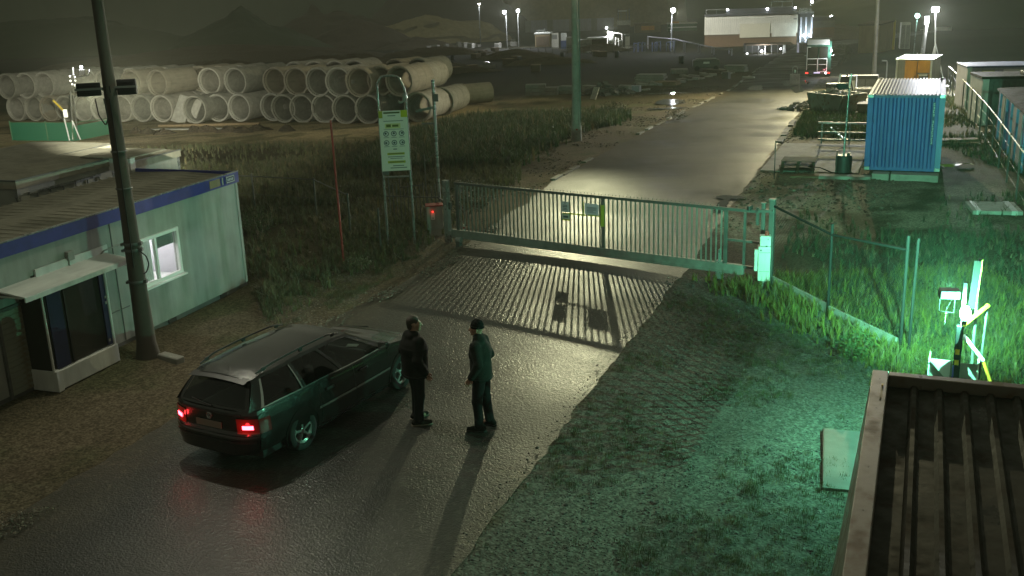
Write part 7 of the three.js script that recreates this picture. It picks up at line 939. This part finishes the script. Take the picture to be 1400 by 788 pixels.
// stacks and heaps of leftovers left of the road
{
  const r = rng(61);
  const stack = (label, x, z, hd, n, w, d, mt, hh) => { const t = thing('slab_stack', label, 'stack', x, z, hd); for (let i = 0; i < n; i++) part(t, 'slab', rb(w * (0.9 + 0.2 * r()), hh * 0.9, d, 0.12 * (r() - 0.5), i * hh, 0.1 * (r() - 0.5), 0.02, 0.12 * (r() - 0.5)), mt); return t; };
  stack('squared stack of pale stone blocks left of the lamp pole, in two heaps', 2.3, -76.8, 8, 3, 1.5, 1.0, m.concrete, 0.28); stack('small pale block stack touching the other left of the lamp pole', 3.4, -76.6, 14, 2, 1.0, 0.9, m.concrete, 0.3); stack('broken pale blocks immediately behind the lamp pole', 4.7, -77.4, 30, 2, 1.3, 0.8, m.concrete, 0.3);
  stack('neat stack of long grey slabs right of the junk heap', 12.0, -85.4, 20, 4, 2.4, 1.2, m.concrete, 0.2); stack('flat pile of pale boards in front of the grey slab stack', 13.0, -83.5, 30, 2, 2.0, 1.2, m.timber, 0.14); stack('low slab pile at the roadside far left kerb', 21.8, -98.2, 30, 3, 1.8, 1.2, m.concrete, 0.22); stack('long low stack of slabs across the far left roadside', 19.4, -96.4, 60, 2, 2.2, 0.8, m.timber_dark, 0.2);
  const junk = thing('junk_heap', 'grey heap of scrap and broken slabs right of the lamp pole', 'scrap heap', 7.4, -74.8, 0); const jb = []; for (let i = 0; i < 120; i++) { const a = r() * 6.28, q = Math.sqrt(r()); const s = 0.12 + 0.35 * r() * r(); jb.push(bx(s * (1 + r()), s * 0.5, s, Math.cos(a) * q * 1.9, 0.55 * (1 - q) * r() * 2, Math.sin(a) * q * 1.2, r() * 6, r() - 0.5, r() - 0.5)); } part(junk, 'scrap', jb, m.galv_dark);
  for (const [x, z, w, h, d, rx, mt, lb] of [[6.0, -71.0, 0.5, 0.9, 0.1, -0.5, m.concrete_pale, 'pale slab tipped against the scrap heap'], [6.3, -77.6, 1.0, 0.55, 0.5, 0, m.concrete_pale, 'pale block on top edge of the scrap heap, far side'], [8.8, -75.5, 0.7, 0.6, 0.5, 0, m.concrete, 'grey block at the right side of the scrap heap'], [9.5, -76.3, 0.9, 0.5, 0.7, 0, m.purple_white, 'dull blue-grey tub right of the scrap heap'], [18.7, -87.8, 0.55, 0.6, 0.55, 0, m.galv_dark, 'dark bin beside the far left kerb'], [16.6, -99, 1.6, 0.45, 0.9, 0.1, m.concrete, 'low pale heap beside the parked box shape, far left of road'], [20.5, -87.5, 1.0, 0.18, 0.4, 0, m.concrete_pale, 'pale flat stone on the kerb beside the dark bin']]) { const t = thing('concrete_block', lb, 'block', x, z, r() * 60); part(t, 'block', rb(w, h, d, 0, -0.02, 0, 0.03, 0, rx), mt); }
  const van = thing('flatbed_box', 'grey boxy trailer parked in the dark left of the far road', 'trailer', 19.9, -103, 8); part(van, 'body', [rb(2.6, 0.75, 1.6, 0, 0.3, 0, 0.1)], m.galv_dark); part(van, 'roof', rb(2.0, 0.1, 1.4, 0, 1.05, 0, 0.04), m.grey_box); part(van, 'wheel', [[-0.9, 0.8], [0.9, 0.8]].map(([x, z]) => place(uvm(new THREE.CylinderGeometry(0.25, 0.25, 0.15, 14)), x, 0.25, z, 0, Math.PI / 2, 0)), m.black); part(van, 'window', bx(0.6, 0.2, 0.03, 0, 0.7, 0.81), m.frame_white);
  for (let i = 0; i < 26; i++) { const t = i / 26, x = lerp(9, 22, t) + 2 * (r() - 0.5), z = lerp(-78, -101, t) + 3 * (r() - 0.5); if (inRoad(x, z, 0.6)) continue; const q = thing('rubble_piece', 'broken slab piece lying in the rubble left of the far road', 'rubble piece', x, z, r() * 180, 'rubble pieces left of the far road'); part(q, 'slab', rb(0.4 + 0.9 * r(), 0.12 + 0.15 * r(), 0.4 + 0.4 * r(), 0, -0.02, 0, 0.02, 0, 0.3 * (r() - 0.5), 0.3 * (r() - 0.5)), r() < 0.5 ? m.concrete : m.concrete_pale); }
  for (let i = 0; i < 34; i++) { const x = lerp(58, 110, r()), z = -235 - 30 * r(), t = thing('far_block', 'pale low block in the lit yard beyond the shrub', 'block', x, z, r() * 90, 'pale blocks in the far lit yard'); part(t, 'block', rb(1 + 3 * r(), 0.4 + 0.9 * r(), 1, 0, 0, 0, 0.05), r() < 0.5 ? m.concrete_pale : m.clad_white); }
  for (let i = 0; i < 16; i++) { const x = lerp(-18, 4, r()), z = -225 - 60 * r(), t = thing('far_block', 'small grey block in the dark yard left of the twin lamps', 'block', x, z, r() * 90, 'grey blocks in the far dark yard'); part(t, 'block', rb(0.8 + 1.6 * r(), 0.5 + 0.8 * r(), 1, 0, 0, 0, 0.05), m.concrete); }
  for (let i = 0; i < 26; i++) { const x = lerp(-62, -16, r()), z = lerp(-118, -84, r()), t = thing('mud_clod', 'grey lumpy spoil piece behind the pipe stack', 'mud heap', x, z, r() * 360, 'spoil pieces behind the pipe stack'); const w = 1 + 2.4 * r(); part(t, 'heap', grid(14, 7, (u, v) => { const a = u * 6.283, q = v * (0.6 + 0.7 * vn(u * 5 + i, i, i + 3)); return [Math.cos(a) * q * w, (0.5 + 0.5 * (i % 3)) * Math.cos(v * 1.57) * (0.5 + vn(u * 7 + v * 3, i, 9)) - 0.1, Math.sin(a) * q * w * 0.7]; }), i % 2 ? m.soil : m.concrete); }
}
// low clutter across the dark yard behind the pipes and left of the road
{
  const r = rng(77), kinds = [['drum', 'dented drum standing in the dark yard left of the road', (t) => part(t, 'drum', lathe([[0, 0], [0.3, 0], [0.31, 0.3], [0.29, 0.32], [0.31, 0.6], [0.3, 0.9], [0, 0.9]], 14), m.roof_dark)], ['crate', 'low timber crate in the dark yard left of the road', (t) => { part(t, 'crate', rb(1.3, 0.7, 1.0, 0, 0, 0, 0.03), m.timber_dark); part(t, 'lid', rb(1.36, 0.06, 1.06, 0, 0.7, 0, 0.01), m.timber); }], ['pipe_bundle', 'bundle of thin pipes lying in the dark yard left of the road', (t) => each(t, 'pipe', [0, 1, 2].map((i) => bar([-1.8, 0.12, i * 0.25], [1.8, 0.12, i * 0.25], 0.11)), m.galv)]];
  const protos = {};
  for (let i = 0; i < 36; i++) {
    const x = lerp(-30, 24, r()), z = lerp(-108, -200, r()), [n, l, f] = kinds[i % 3]; if (inRoad(x, z, 2)) continue;
    if (!protos[n]) { protos[n] = thing(n, l, n.replace('_', ' '), x, z, r() * 180, n.replace('_', ' ') + 's in the dark yard left of the road'); f(protos[n]); } else copyOf(protos[n], x, z, r() * 180);
  }
}
renderer.render(scene, camera);
